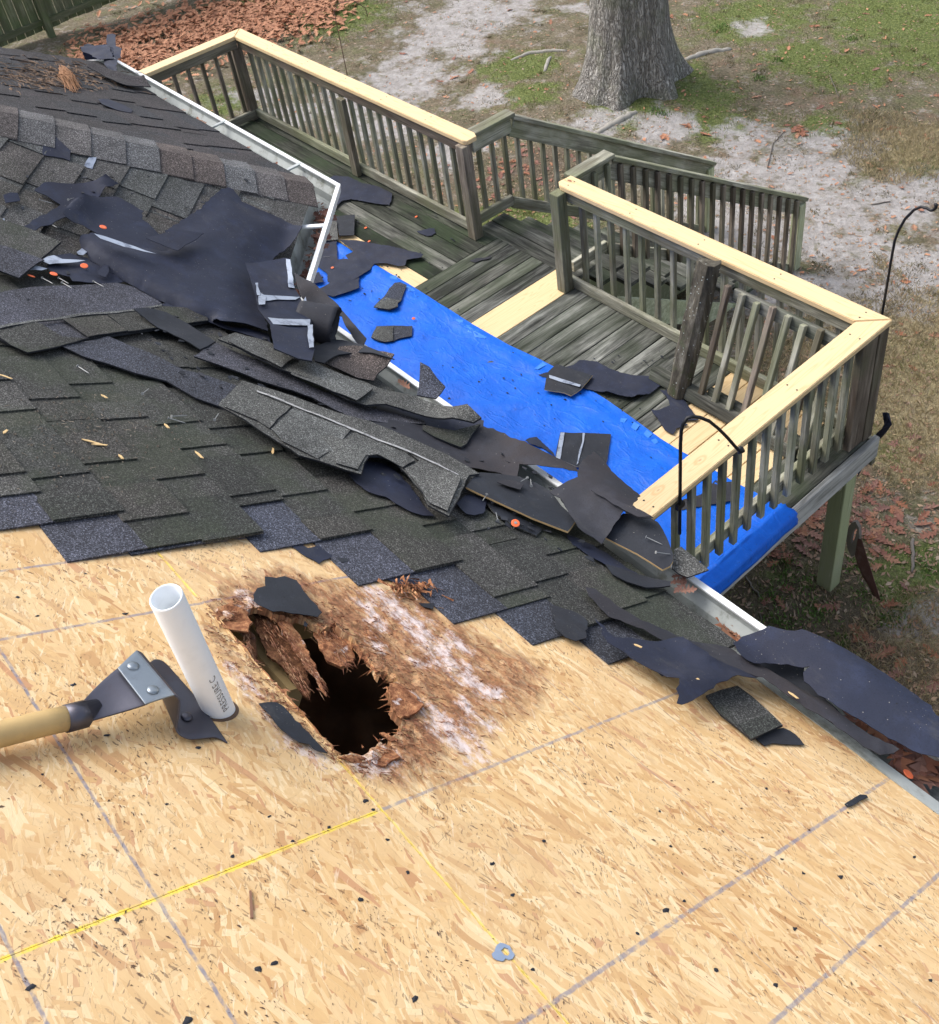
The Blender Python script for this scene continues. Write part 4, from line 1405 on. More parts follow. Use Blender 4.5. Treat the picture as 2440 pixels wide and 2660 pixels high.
# ================================================================== OLD RAIL SECTION leaning on the new one
lr = empty('old_railing_section', (-3.0, 4.05, ZD), 'old rotten railing section leaning loose inside the deck corner', 'railing')
b0, t0 = Vector((-3.45, 4.0, ZD + .03)), Vector((-3.36, 4.235, Zr(-3.95)))
dl = (t0 - b0); dl = Vector((0, dl.y, dl.z)).normalized()
nl = Vector((0, -dl.z, dl.y))
FLn = basis(Vector((0, 4.0, ZD + .03)), (1, 0, 0), dl, nl * -1 if nl.y > 0 else nl)
FLn = basis(Vector((0, 4.0, ZD + .03)), (1, 0, 0), dl, Vector((1, 0, 0)).cross(dl))
def lb(lo, hi, mt, name):
    c_ = [(lo[i] + hi[i]) / 2 for i in range(3)]
    L = [hi[i] - lo[i] for i in range(3)]
    ax = L.index(max(L))
    bm = bmesh.new(); bmesh.ops.create_cube(bm, size=1)
    order = (0, 1, 2) if ax == 0 else (1, 2, 0)
    for v_ in bm.verts: v_.co = Vector((v_.co.x * L[order[0]], v_.co.y * L[order[1]], v_.co.z * L[order[2]]))
    bmesh.ops.bevel(bm, geom=bm.edges[:], offset=.004, segments=1, affect='EDGES')
    me = bpy.data.meshes.new(name); bm.to_mesh(me); bm.free(); me.materials.append(mt)
    o = bpy.data.objects.new(name, me); col.objects.link(o); o.parent = lr
    rt = Matrix.Identity(4) if ax == 0 else Matrix(((0, 0, 1, 0), (1, 0, 0, 0), (0, 1, 0, 0), (0, 0, 0, 1)))
    Mx = Matrix.Translation(-o_pos[lr.name].translation) @ FLn @ Matrix.Translation(c_) @ rt
    o.matrix_local = Mx
    return o
lb((-3.62, -.03, -.02), (-2.50, .05, .07), M['deckdark'], 'bottom_rail')
lb((-3.20, .705, -.03), (-2.47, .785, .008), M['deckdark'], 'top_rail')
lb((-3.20, .03, -.022), (-2.47, .10, .012), M['deckdark'], 'lower_rail')
for j in range(8):
    x = -3.245 + j * .108
    lb((x, .0 - .01 * (j % 2), .014), (x + .036, .80 - .01 * (j % 3), .05), M['rail'] if j % 3 else M['raild'], 'baluster')
# split, lichen covered post
mb = MB()
rings = []
for i in range(13):
    t_ = i / 12
    ring = []
    for j in range(12):
        a_ = 2 * math.pi * j / 12
        rx = .070 + .010 * noise.noise((math.cos(a_) * 2, math.sin(a_) * 2, t_ * 5)); 
        sq = max(abs(math.cos(a_)), abs(math.sin(a_)))
        rr0 = rx / sq * .92
        notch = .045 * math.exp(-((a_ - 1.9) / .28) ** 2) * (1 if .62 < t_ < .9 else .25)
        rr0 -= notch
        top = (.03 * noise.noise((a_ * 3, 2, 1)) if i == 12 else 0)
        ring.append(FLn @ Vector((-3.39 + rr0 * math.cos(a_), -.04 + t_ * (.93 + top), .04 + rr0 * math.sin(a_))))
    rings.append(ring)
vs = [p for rg in rings for p in rg]
fs = [(i * 12 + j, i * 12 + (j + 1) % 12, (i + 1) * 12 + (j + 1) % 12, (i + 1) * 12 + j) for i in range(12) for j in range(12)] + [tuple(range(12))[::-1], tuple(144 + j for j in range(12))]
t_ = NT('lichened_post_wood', .9, .15)
n1 = t_.noise(t_.map(t_.obj, (9, 9, 1.2)), 2.5, 7, .7)
cc_ = t_.ramp(n1, [(.3, (.025, .022, .017)), (.55, (.10, .09, .07)), (.75, (.26, .25, .21))])
cc_ = t_.mix(t_.step(t_.vor(t_.obj, 34), .16, .10), cc_, (.42, .46, .43))
cc_ = t_.mix(t_.step(t_.noise(t_.obj, 5, 4), .55, .7), cc_, (.06, .08, .035))
t_.bump(n1, .006)
M['oldpost'] = t_.done(cc_)
mesh_obj('post', vs, fs, M['oldpost'], lr, False)
ring = []
tp = at(6, 725, 10, Y=4.28)
MB().tube([tp + Vector((.022 * math.cos(a_ * .5236), 0, .03 * math.sin(a_ * .5236))) for a_ in range(13)], .006, 6).build('iron_ring', M['iron'], lr, True)
MB().tube([tp + Vector((.03 * math.cos(a_ * .5236), .03 * math.sin(a_ * .5236) - .02, -.035)) for a_ in range(13)], .007, 6).build('iron_ring', M['rust'], lr, True)

# ================================================================== FENCE
fa, fb = hit(0, 40, 122, 'ground').xy, hit(0, 415, 8, 'ground').xy
FZ = ground_z(fa.x, fa.y)
fdir = (fb - fa).normalized()
fn = Vector((fdir.y, -fdir.x))              # towards the yard / camera
fen = empty('fence', (fa.x, fa.y, FZ), 'green stained board fence at the far left edge of the yard', 'fence')
FF = basis(Vector((fa.x, fa.y, FZ - .02)), (fdir.x, fdir.y, 0), (-fn.x, -fn.y, 0), (0, 0, 1))
pk = None
for j in range(-52, 60):
    u = j * .148
    if pk is None:
        bm = bmesh.new(); bmesh.ops.create_cube(bm, size=1)
        for v_ in bm.verts: v_.co = Vector((v_.co.z * 1.78, v_.co.x * .138, v_.co.y * .018))
        pk = bpy.data.meshes.new('picket'); bm.to_mesh(pk); bm.free(); pk.materials.append(M['fence'])
    o = bpy.data.objects.new('picket', pk); col.objects.link(o); o.parent = fen
    Mx = Matrix.Translation(-o_pos[fen.name].translation) @ FF @ Matrix.Translation((u, .014 + .004 * (j % 2), .96 + rnd.uniform(-.012, .012) + .02)) @ Matrix(((0, 1, 0, 0), (0, 0, 1, 0), (1, 0, 0, 0), (0, 0, 0, 1)))
    o.matrix_local = Mx
for z in (.22, .95, 1.62):
    for q in range(-3, 4):
        def fbox(lo, hi, mt, name):
            L = [hi[i_] - lo[i_] for i_ in range(3)]
            c_ = [(hi[i_] + lo[i_]) / 2 for i_ in range(3)]
            ax = L.index(max(L))
            order = (0, 1, 2) if ax == 0 else (2, 0, 1)
            bm = bmesh.new(); bmesh.ops.create_cube(bm, size=1)
            for v_ in bm.verts: v_.co = Vector((v_.co.x * L[order[0]], v_.co.y * L[order[1]], v_.co.z * L[order[2]]))
            me = bpy.data.meshes.new(name); bm.to_mesh(me); bm.free(); me.materials.append(mt)
            o = bpy.data.objects.new(name, me); col.objects.link(o); o.parent = fen
            rt = Matrix.Identity(4) if ax == 0 else Matrix(((0, 1, 0, 0), (0, 0, 1, 0), (1, 0, 0, 0), (0, 0, 0, 1)))
            o.matrix_local = Matrix.Translation(-o_pos[fen.name].translation) @ FF @ Matrix.Translation(c_) @ rt
        fbox((q * 2.4 + .58 + .0, -.045, z - .045), (q * 2.4 + 2.4 + .56, -.005, z + .045), M['fence'], 'rail')
for q in range(-3, 5): fbox((q * 2.4 + .52, -.135, -.1), (q * 2.4 + .62, -.047, 1.85), M['fence'], 'post')

# ================================================================== TREE
tc_ = Vector((-8.72, 9.22))
tree = empty('oak_tree', (tc_.x, tc_.y, 0), 'thick grey oak trunk with flaring roots behind the deck stairs', 'tree')
def dirang(px_, py_):
    p = hit(3, px_, py_, 'ground')
    v = Vector((p.x, p.y)) - tc_
    return math.atan2(v.y, v.x), v.length
lobes = [(*dirang(215, 428), .26), (*dirang(437, 500), .15), (*dirang(345, 452), .15), (*dirang(712, 435), .20), (1.2, .9, .3), (2.4, .95, .3)]
vs, fs = [], []
N, HH = 96, 60
for i in range(HH + 1):
    h_ = 7.5 * (i / HH) ** 1.7
    for j in range(N):
        a_ = 2 * math.pi * j / N
        rad = .445 - .012 * h_ + .06 * math.exp(-h_ / .8)
        for la, ll, lw in lobes:
            da = math.atan2(math.sin(a_ - la), math.cos(a_ - la))
            rad += (ll - .50) * math.exp(-(da / (lw * 1.5)) ** 2) * math.exp(-(h_ / .38) ** 1.0)
            rad += .05 * math.exp(-(da / .35) ** 2) * math.exp(-h_ / 1.3)
        rad += .022 * noise.noise((math.cos(a_) * 3, math.sin(a_) * 3, h_ * .5))
        rad += .016 * noise.noise((math.cos(a_) * 14, math.sin(a_) * 14, h_ * 1.1)) + .010 * noise.noise((math.cos(a_) * 34, math.sin(a_) * 34, h_ * 2.6))
        x, y = tc_.x + rad * math.cos(a_) + .02 * h_, tc_.y + rad * math.sin(a_)
        vs.append((x, y, (ground_z(x, y) - .06 if i == 0 else ground_z(tc_.x, tc_.y) * .3 - .05 + h_)))
for i in range(HH):
    for j in range(N): fs.append((i * N + j, i * N + (j + 1) % N, (i + 1) * N + (j + 1) % N, (i + 1) * N + j))
mesh_obj('trunk', vs, fs, M['bark'], tree, True)
rt_ = random.Random(5)
def limb(p, dr, L, r0_, depth, mb):
    pts = [p]; rads = [r0_]
    q = p.copy(); dd = dr.normalized()
    for i in range(6):
        dd = (dd + Vector((rt_.uniform(-.25, .25), rt_.uniform(-.25, .25), rt_.uniform(-.05, .2)))).normalized()
        q = q + dd * L / 6; pts.append(q.copy()); rads.append(r0_ * (1 - .11 * (i + 1)))
    mb.tube(pts, rads, 6 if depth < 2 else 4)
    if depth < 3:
        for i in range(3):
            b = pts[rt_.randint(3, 6)]
            limb(b, (dd + Vector((rt_.uniform(-1, 1), rt_.uniform(-1, 1), rt_.uniform(0, .8)))), L * .62, r0_ * .42, depth + 1, mb)
mb = MB()
for i in range(5):
    a_ = i * 1.3
    limb(Vector((tc_.x + .14, tc_.y, 7.0 + .1 * i)), Vector((math.cos(a_) * .7, math.sin(a_) * .7, 1)), 4.5, .17, 0, mb)
mb.build('crown', M['bark'], tree)
# surface roots
for pl, rd in (([(3, 350, 580), (3, 430, 540), (3, 480, 510), (3, 525, 488)], .05), ([(3, 740, 262), (3, 800, 240), (3, 870, 222), (3, 940, 216)], .05), ([(2, 890, 262), (2, 960, 235), (2, 1060, 222), (2, 1130, 222)], .035), ([(2, 1030, 310), (2, 1060, 250)], .03)):
    P = []
    for i_ in range(len(pl)):
        p = hit(*pl[i_], 'ground'); P.append(Vector((p.x, p.y, p.z - rd * .15)))
    PP = []
    for a_, b_ in zip(P[:-1], P[1:]):
        for j in range(5): PP.append(a_.lerp(b_, j / 5) + Vector((noise.noise(a_ * 3 + Vector((j, 0, 0))) * .03, 0, noise.noise(a_ * 5 + Vector((0, j, 0))) * .015)))
    PP.append(P[-1])
    MB().tube(PP, [rd * (.55 + .45 * math.sin(math.pi * (j + 1) / (len(PP) + 1))) for j in range(len(PP))], 8).build('root', M['root'], tree, True)


# ================================================================== TARP on the deck
TP = [(-6.78, 3.50), (-6.64, 3.55), (-6.4, 3.545), (-5.6, 3.565), (-4.97, 3.558), (-4.6, 3.575), (-4.2, 3.617), (-3.7, 3.607), (-3.2, 3.571), (-2.9, 3.574), (-2.5, 3.60), (-2.345, 3.61),
      (-2.345, 3.3), (-2.345, 2.95), (-2.345, 2.6), (-2.345, 2.2), (-2.5, 1.4), (-6.0, 1.1), (-6.95, 2.0)]
def tarp_z(x, y):
    z = .020 * max(0, noise.noise((x * .9 + y * .8, y * 3.5, 2))) + .010 * max(0, noise.noise((x * 5, y * 2.0, 7)))
    z += .010 * max(0, noise.noise(((x + y) * 2.2, (x - y) * 9, 4))) + .012 * math.exp(-((y - 3.50) / .02) ** 2)
    return z
tarp = sheet('tarp', 'W', TP, 'deck', .007, M['tarp'], None, .0015, .04, .12, .003, .010, 6, seed=8, zfun=tarp_z)
# the end that folds over the rim board
vs = []
prof = [(-2.350, .010), (-2.335, .010), (-2.325, .015), (-2.316, .014), (-2.304, .009), (-2.270, .008), (-2.248, .008), (-2.243, .002), (-2.241, -.02), (-2.239, -.04), (-2.237, -.06), (-2.232, -.078)]
NY = 60
for i in range(NY + 1):
    yy = 3.63 - 1.75 * i / NY
    dr = 1 if yy > 2.35 else max(.35, 1 - (2.35 - yy) * 1.5)
    for j, (px_, pz_) in enumerate(prof):
        w_ = .007 * noise.noise((yy * 7, j * .8, 2)) + .004 * noise.noise((yy * 19, j * 1.3, 5))
        vs.append((px_ + (w_ * .6 if j > 6 else w_ * .8) + (.004 if j > 6 else 0), yy + (.02 * noise.noise((j * .7, 1, 1)) if i == 0 else 0), ZD + (pz_ * (dr if pz_ < 0 else 1)) + (w_ if j < 7 else 0) + (.012 * noise.noise((yy * 3, 9, 1)) if j > 9 else 0) + .001))
n_ = len(prof)
flap = mesh_obj('folded_edge', vs, [(i * n_ + j, i * n_ + j + 1, (i + 1) * n_ + j + 1, (i + 1) * n_ + j) for i in range(NY) for j in range(n_ - 1)], M['tarp'], tarp, True)
md = flap.modifiers.new('thick', 'SOLIDIFY'); md.thickness = .0015
tag(tarp, 'crumpled blue plastic tarp spread over the deck planks', 'tarp')
for i, pl in enumerate([[(12, 820, 890), (12, 870, 880), (12, 880, 915), (12, 840, 925)], [(12, 925, 950), (12, 975, 960), (12, 1000, 985), (12, 955, 995)], [(12, 1285, 1180), (12, 1330, 1180), (12, 1325, 1205), (12, 1285, 1215)],
                        [(12, 1340, 1210), (12, 1375, 1225), (12, 1360, 1250), (12, 1335, 1240)], [(12, 1400, 1270), (12, 1490, 1300), (12, 1475, 1320), (12, 1400, 1290)], [(13, 665, 365), (13, 715, 315), (13, 745, 330), (13, 685, 370)],
                        [(13, 1185, 655), (13, 1225, 660), (13, 1205, 690), (13, 1180, 685)], [(13, 1245, 715), (13, 1265, 680), (13, 1300, 700), (13, 1275, 735)], [(13, 1320, 755), (13, 1340, 725), (13, 1375, 750), (13, 1350, 775)],
                        [(13, 1365, 790), (13, 1395, 775), (13, 1410, 800), (13, 1390, 820)], [(13, 195, 65), (13, 230, 70), (13, 220, 95), (13, 190, 85)], [(13, 270, 110), (13, 300, 120), (13, 290, 150), (13, 265, 140)], [(13, 300, 150), (13, 385, 165), (13, 370, 185), (13, 310, 170)]]):
    sheet('printed_mark', 'W', [tuple(hit(*q, 'deck', .02).xy) for q in pl], 'deck', .0090, M['tarpmark'], tarp, .0006, .03, .05, .001, .010, 6, seed=8, zfun=tarp_z)

# ================================================================== TORN FELT AND SHINGLE SCRAPS
def scrap(name, label, cat, k, pts, surf, h, mt, group=None, **kw):
    mm = M[mt] if isinstance(mt, str) else mt
    o = sheet(name, k, pts, surf, h, mm, **kw)
    return tag(o, label, cat, group)
FG, SG = 'scraps of torn roofing felt', 'torn off shingle pieces'
FE, SH = 'felt scrap', 'shingle scrap'
sdn = 300
def F(label, k, pts, surf, h, mt='felt', **kw):
    global sdn
    sdn += 1
    kw.setdefault('seed', sdn); kw.setdefault('grid', .03); kw.setdefault('edge', .014); kw.setdefault('amp', .0065)
    return scrap('felt_scrap', label, FE, k, pts, surf, h, mt, FG, **kw)
def G(label, k, pts, surf, h, mt='strip', **kw):
    global sdn
    sdn += 1
    kw.setdefault('seed', sdn); kw.setdefault('grid', .035); kw.setdefault('edge', .03); kw.setdefault('amp', .003); kw.setdefault('th', .005); kw.setdefault('edge_mat', M['under'])
    o = scrap('shingle_scrap', label, SH, k, pts, surf, h, mt, SG, **kw)
    rr = random.Random(sdn)
    attr_point(o, 'tint', [rr.random() for _ in [0]] * len(o.data.vertices))
    return o
def Gp(parent, k, pts, surf, h, mt='strip', name='tab', **kw):
    global sdn
    sdn += 1
    kw.setdefault('seed', sdn); kw.setdefault('grid', .035); kw.setdefault('edge', .03); kw.setdefault('amp', .002); kw.setdefault('th', .004); kw.setdefault('edge_mat', M['under'])
    o = sheet(name, k, pts, surf, h, M[mt], parent, **kw)
    attr_point(o, 'tint', [random.Random(sdn).random()] * len(o.data.vertices))
    return o


# --- on the roof, upper left
F('dark bow-shaped felt scrap lying on the angled slope below the hip', 1, [(165, 915), (200, 885), (230, 875), (345, 880), (440, 875), (520, 868), (575, 895), (520, 925), (440, 965), (380, 1005), (260, 1065), (130, 1120), (92, 1102), (180, 1045), (255, 1000), (290, 980), (240, 950)], 'roof', .035, lift=[(5, 7, .03, .1)])
F('small square felt patch just under the hip caps', 1, [(200, 672), (270, 655), (340, 720), (335, 770), (300, 755), (205, 740)], 'roof', .030)
F('slim bluish felt sliver on the far slope above the hip', 1, [(470, 475), (520, 478), (600, 505), (635, 525), (630, 540), (560, 525), (490, 500)], 'roof', .030, amp=.002)
F('tiny felt flake at the left edge of the roof', 1, [(15, 935), (50, 922), (85, 925), (95, 958), (25, 972)], 'roof', .035, amp=.002)
F('torn felt standing up at the far gutter corner', 14, [(560, 352), (575, 318), (600, 303), (700, 312), (778, 312), (772, 390), (735, 388), (700, 397), (665, 400), (630, 375)], 'roof', .06, bump=.02)
zz_ = lambda zp: (lambda x, y: zp)
F('upright felt tatter with a pale spot above the far gutter', 14, [(735, 238), (770, 228), (793, 235), (792, 312), (835, 332), (830, 360), (800, 412), (782, 385), (776, 325), (745, 312), (728, 290)], 'roof', .16, grid=.02, amp=.003)
F('felt tatter hanging into the far gutter', 14, [(710, 402), (790, 400), (806, 410), (797, 495), (745, 472), (716, 442)], 'roof', .04, grid=.02)
G('long curled shingle strip lying near the far gutter', 14, [(600, 470), (640, 470), (760, 490), (900, 530), (1000, 555), (1035, 590), (960, 590), (860, 580), (760, 545), (680, 500)], 'roof', .05, 'shL', bump=.015, lift=[(1, 4, .03, .1)])

# --- the big curled sheets of felt over the valley
F('broad felt sheet with an open curled left end', 1, [(318, 1062), (332, 1020), (360, 990), (420, 965), (490, 945), (560, 940), (630, 975), (690, 1010), (680, 1048), (725, 1085), (760, 1120), (900, 1180), (850, 1290), (700, 1260), (560, 1190), (470, 1120), (440, 1105), (400, 1085), (360, 1082)], 'roof', .080, bump=.005, grid=.022, lift=[(0, 3, .035, .08)])
big = F('largest crumpled felt sheet, draped over the valley and rolled along its lower edge', 1, [(372, 1150), (385, 1130), (440, 1118), (600, 1160), (750, 1180), (800, 1140), (790, 1105), (890, 1050), (985, 980), (1060, 905), (1095, 897), (1122, 908), (1160, 965), (1250, 1005), (1350, 1045), (1452, 1082), (1420, 1140), (1388, 1182), (1340, 1215), (1308, 1250), (1250, 1400), (1285, 1585), (1240, 1570), (1180, 1552), (1120, 1545), (1060, 1540), (1000, 1505), (900, 1470), (820, 1425), (740, 1390), (650, 1340), (560, 1290), (470, 1240), (410, 1195)], 'roof', .075, th=.003,
        bump=.006, bsc=4, dome=.022, lift=[(26, 34, -.045, .045)], grid=.020)
Gp(big, 1, [(450, 1118), (500, 1130), (600, 1165), (700, 1205), (752, 1220), (690, 1210), (590, 1180), (480, 1140)], 'roof', .135, 'tape', 'tape_strip', th=.001, grid=.02)
F('folded felt flap lying on top of the largest sheet', 1, [(700, 1140), (770, 1120), (850, 1100), (980, 1120), (935, 1150), (885, 1172), (855, 1202), (820, 1192), (770, 1170)], 'roof', .140, grid=.02, amp=.002)
F('long felt edge peeking from under the largest sheet', 4, [(760, 540), (800, 535), (900, 560), (1000, 590), (1100, 640), (1200, 655), (1290, 680), (1310, 735), (1210, 690), (1100, 655), (980, 610), (860, 575)], 'roof', .045)
F('flat felt piece beside the plastic film left of the roll', 19, [(370, 1160), (420, 1110), (560, 1100), (700, 1140), (860, 1240), (990, 1330), (860, 1350), (700, 1340), (580, 1325), (560, 1290), (500, 1275), (400, 1240)], 'roof', .032)
F('small upright felt chip beside two orange caps', 19, [(780, 1260), (830, 1200), (872, 1205), (878, 1250), (850, 1300), (800, 1285)], 'roof', .05, grid=.02, amp=.002)
for lbl, pl, hh in (('crumpled clear plastic film beside the felt roll', [(330, 1165), (380, 1125), (430, 1113), (500, 1150), (600, 1158), (685, 1165), (620, 1182), (500, 1190), (400, 1197)], .042),
                    ('small clear plastic strip next to the left shingle stack', [(232, 1246), (290, 1202), (378, 1220), (335, 1246), (280, 1242)], .036),
                    ('clear plastic tatter in the fold of the felt roll', [(612, 1088), (650, 1048), (692, 1080), (662, 1110), (625, 1108)], .05),
                    ('pale plastic scrap on the angled slope under the hip', [(670, 385), (710, 322), (770, 325), (735, 412), (690, 402)], .030),
                    ('white plastic sliver at the left edge of the roof', [(0, 820), (30, 812), (42, 880), (20, 860)], .04)):
    scrap('plastic_scrap', lbl, 'plastic scrap', 19, pl, 'roof', hh, 'tape', th=.001, grid=.02, edge=.02, amp=.003, bump=.012, seed=len(lbl))
# --- loose shingles stacked at the left
s_ = G('left shingle stack top piece, mossy with a bluish lower half', 4, [(-60, 60), (20, 135), (120, 165), (200, 195), (292, 238), (240, 285), (160, 345), (88, 403), (0, 372), (-90, 330)], 'roof', .045, 'shR', th=.007)
Gp(s_, 4, [(-60, 235), (40, 262), (150, 300), (212, 322), (160, 355), (90, 410), (0, 378), (-90, 335)], 'roof', .053, 'fresh', 'backing_strip')
s_ = G('wide curved shingle strip at the left, bluish above and mossy tabs below', 4, [(-80, 500), (0, 480), (150, 455), (330, 446), (560, 432), (640, 450), (760, 520), (790, 540), (990, 560), (1005, 615), (880, 635), (700, 660), (560, 678), (400, 702), (260, 738), (130, 766), (50, 730), (-20, 695), (-80, 670)], 'roof', .040, 'fresh', th=.007)
for j, pl in enumerate([[(-60, 655), (30, 640), (165, 615), (300, 690), (410, 700), (260, 738), (130, 764), (50, 728)], [(175, 612), (280, 598), (410, 690), (300, 685)], [(285, 597), (500, 578), (610, 660), (420, 690)], [(505, 577), (770, 545), (985, 562), (1000, 612), (880, 632), (615, 662)]]):
    if j != 1: Gp(s_, 4, pl, 'roof', .050, 'shR')
Gp(s_, 4, [(-60, 640), (0, 640), (160, 612), (400, 582), (560, 568), (780, 538), (775, 547), (560, 577), (400, 592), (160, 622), (0, 652), (-60, 655)], 'roof', .052, 'strip', 'glue_line', grid=.05)
G('narrow dark shingle strip pointing towards the felt roll', 4, [(650, 582), (720, 577), (800, 580), (900, 630), (1032, 712), (1000, 735), (960, 752), (880, 705), (760, 650)], 'roof', .055, 'under', lift=[(0, 1, .02, .1)])
G('long bluish shingle strip slanting down the middle of the mossy slope', 4, [(290, 736), (400, 712), (520, 690), (610, 728), (740, 780), (880, 850), (1000, 880), (1160, 932), (1110, 980), (1050, 1022), (940, 985), (800, 905), (650, 868), (520, 820), (400, 785)], 'roof', .040, 'fresh', th=.007)
s_ = G('second bluish strip below the taped shingles', 5, [(-366, 782), (-300, 742), (-254, 718), (-150, 770), (0, 828), (120, 880), (200, 930), (330, 985), (440, 1020), (600, 1060), (740, 1092), (752, 1110), (600, 1105), (420, 1088), (310, 1040), (206, 982), (60, 935), (-44, 902), (-144, 860), (-244, 822)], 'roof', .052, 'fresh', th=.007)
s_ = G('upper tabbed shingle strip with a rolled lower end', 5, [(-246, 705), (-200, 688), (-164, 673), (-60, 700), (0, 722), (120, 775), (236, 822), (400, 895), (520, 940), (620, 962), (700, 985), (780, 1008), (880, 1050), (960, 1075), (1022, 1105), (985, 1130), (890, 1142), (800, 1100), (700, 1058), (560, 1015), (460, 1018), (380, 992), (200, 902), (60, 850), (-60, 790), (-160, 735)], 'roof', .085, 'strip', th=.007, bump=.012, lift=[(13, 16, .05, .15)])
for pl in ([(-150, 680), (0, 735), (130, 790), (60, 840), (-60, 780), (-200, 712)], [(145, 797), (236, 830), (400, 900), (500, 945), (420, 1000), (300, 945), (100, 862)]):
    Gp(s_, 5, pl, 'roof', .096, 'strip', bump=.012, seed=sdn)
F('dark felt filling the gap beneath the rolled strip end', 5, [(500, 1000), (620, 985), (760, 1010), (900, 1060), (1030, 1095), (1020, 1140), (940, 1200), (840, 1180), (740, 1130), (600, 1090), (520, 1050)], 'roof', .030)
G('crumpled shingle end resting under the rolled strip', 5, [(735, 1112), (800, 1125), (890, 1138), (1012, 1108), (970, 1165), (920, 1222), (860, 1198), (790, 1168), (735, 1135)], 'roof', .060, 'shR', th=.008)
s_ = G('largest grey torn shingle strip with a notch and a chalky lower corner', 5, [(-246, 1022), (-190, 965), (-130, 902), (0, 940), (200, 1010), (340, 1058), (480, 1100), (620, 1155), (700, 1190), (860, 1262), (1008, 1348), (960, 1356), (942, 1378), (920, 1430), (898, 1480), (862, 1552), (800, 1520), (760, 1498), (735, 1440), (700, 1400), (660, 1350), (640, 1330), (600, 1290), (560, 1272), (520, 1264), (478, 1266), (455, 1300), (440, 1352), (380, 1335), (312, 1312), (230, 1285), (140, 1258), (60, 1205), (-30, 1150), (-120, 1085)], 'roof', .072, 'strip', th=.007, bump=.006)
for pl in ([(-120, 930), (0, 975), (110, 1020), (0, 1130), (-60, 1090), (-220, 1025)], [(125, 1030), (400, 1130), (310, 1230), (230, 1275), (60, 1190), (10, 1135)], [(415, 1135), (640, 1235), (700, 1290), (640, 1320), (520, 1255), (460, 1262), (425, 1330), (320, 1300)], [(660, 1240), (920, 1370), (855, 1530), (770, 1490), (700, 1385), (650, 1325), (720, 1290)]):
    Gp(s_, 5, pl, 'roof', .078, 'strip', seed=sdn)
Gp(s_, 5, [(-60, 947), (200, 1052), (440, 1147), (700, 1252), (905, 1349), (912, 1357), (700, 1260), (440, 1155), (200, 1060), (-60, 955)], 'roof', .083, 'chalk', 'glue_line', grid=.05, edge=.012, amp=.0015, th=.001)
G('brown granular shingle flap curling over the gutter', 5, [(210, 782), (300, 795), (345, 770), (370, 772), (480, 765), (605, 800), (560, 835), (520, 860), (498, 892), (420, 880), (340, 850), (250, 815)], 'roof', .060, 'cap', bump=.02, lift=[(2, 5, .03, .08)])
G('dark shingle flap tucked beneath the brown one at the gutter', 5, [(205, 722), (300, 690), (400, 712), (500, 750), (600, 797), (500, 775), (400, 765), (330, 775), (262, 815), (215, 800)], 'roof', .085, 'under', bump=.02)
G('black shingle corner sticking up behind the gutter rim', 5, [(735, 870), (780, 895), (845, 932), (822, 965), (800, 990), (750, 982), (708, 972)], 'roof', .075, 'fresh', lift=[(0, 1, .05, .08)])
F('wide brown felt band running down to the deck corner', 5, [(440, 1092), (560, 1085), (730, 1120), (820, 1160), (900, 1212), (960, 1170), (1010, 1112), (1090, 1140), (1200, 1190), (1320, 1240), (1470, 1312), (1492, 1340), (1440, 1332), (1380, 1318), (1280, 1300), (1200, 1300), (1196, 1330), (1190, 1362), (1080, 1340), (900, 1312), (780, 1275), (640, 1215), (520, 1150)], 'roof', .048, 'feltb')
G('black shingle underside with frayed tan edge, right of the grey strip', 5, [(942, 1412), (975, 1370), (1010, 1342), (1100, 1350), (1190, 1365), (1280, 1395), (1350, 1432), (1400, 1500), (1440, 1540), (1470, 1582), (1432, 1632), (1330, 1590), (1200, 1535), (1060, 1470)], 'roof', .062, 'under', th=.008, edge_mat=M['chip'])
G('narrow shingle strip edge under the black underside', 5, [(1040, 1482), (1120, 1520), (1200, 1560), (1310, 1610), (1280, 1642), (1180, 1600), (1080, 1540)], 'roof', .036, 'under', th=.007, edge_mat=M['strip'])
F('jagged brown felt piece draped over the shingle undersides', 5, [(1345, 1438), (1410, 1400), (1480, 1362), (1485, 1310), (1560, 1250), (1590, 1280), (1612, 1300), (1660, 1352), (1720, 1400), (1782, 1452), (1760, 1480), (1745, 1502), (1790, 1530), (1845, 1562), (1790, 1566), (1740, 1545), (1700, 1530), (1650, 1610), (1595, 1692), (1560, 1660), (1520, 1640), (1480, 1602), (1455, 1560), (1440, 1542), (1400, 1472)], 'roof', .085, 'feltb', bump=.012)
F('upper layer of the jagged brown felt', 5, [(1545, 1428), (1600, 1440), (1700, 1490), (1780, 1522), (1835, 1556), (1770, 1560), (1700, 1522), (1630, 1480)], 'roof', .100, 'feltb', grid=.025)
F('dark felt tongue under the notch of the grey strip', 5, [(380, 1358), (420, 1320), (470, 1290), (560, 1300), (620, 1350), (680, 1410), (740, 1500), (795, 1552), (740, 1550), (690, 1535), (620, 1500), (560, 1462), (480, 1440), (420, 1400)], 'roof', .034)
F('small felt rag between grey strip and black underside', 5, [(898, 1492), (930, 1465), (965, 1450), (1040, 1470), (1036, 1510), (1028, 1542), (985, 1552), (945, 1545), (920, 1520)], 'roof', .038)
F('brown felt flake beside two nails', 5, [(1092, 1388), (1110, 1378), (1180, 1385), (1222, 1405), (1205, 1428), (1150, 1412)], 'roof', .078, 'feltb', grid=.02, amp=.003)
G('blue-black shingle tongue ending at the gutter corner', 6, [(225, 1282), (330, 1168), (400, 1175), (462, 1190), (500, 1215), (522, 1250), (550, 1310), (572, 1368), (570, 1400), (556, 1422), (520, 1440), (460, 1405), (400, 1368), (310, 1322)], 'roof', .060, 'under', th=.007, edge_mat=M['chip'], bump=.01)
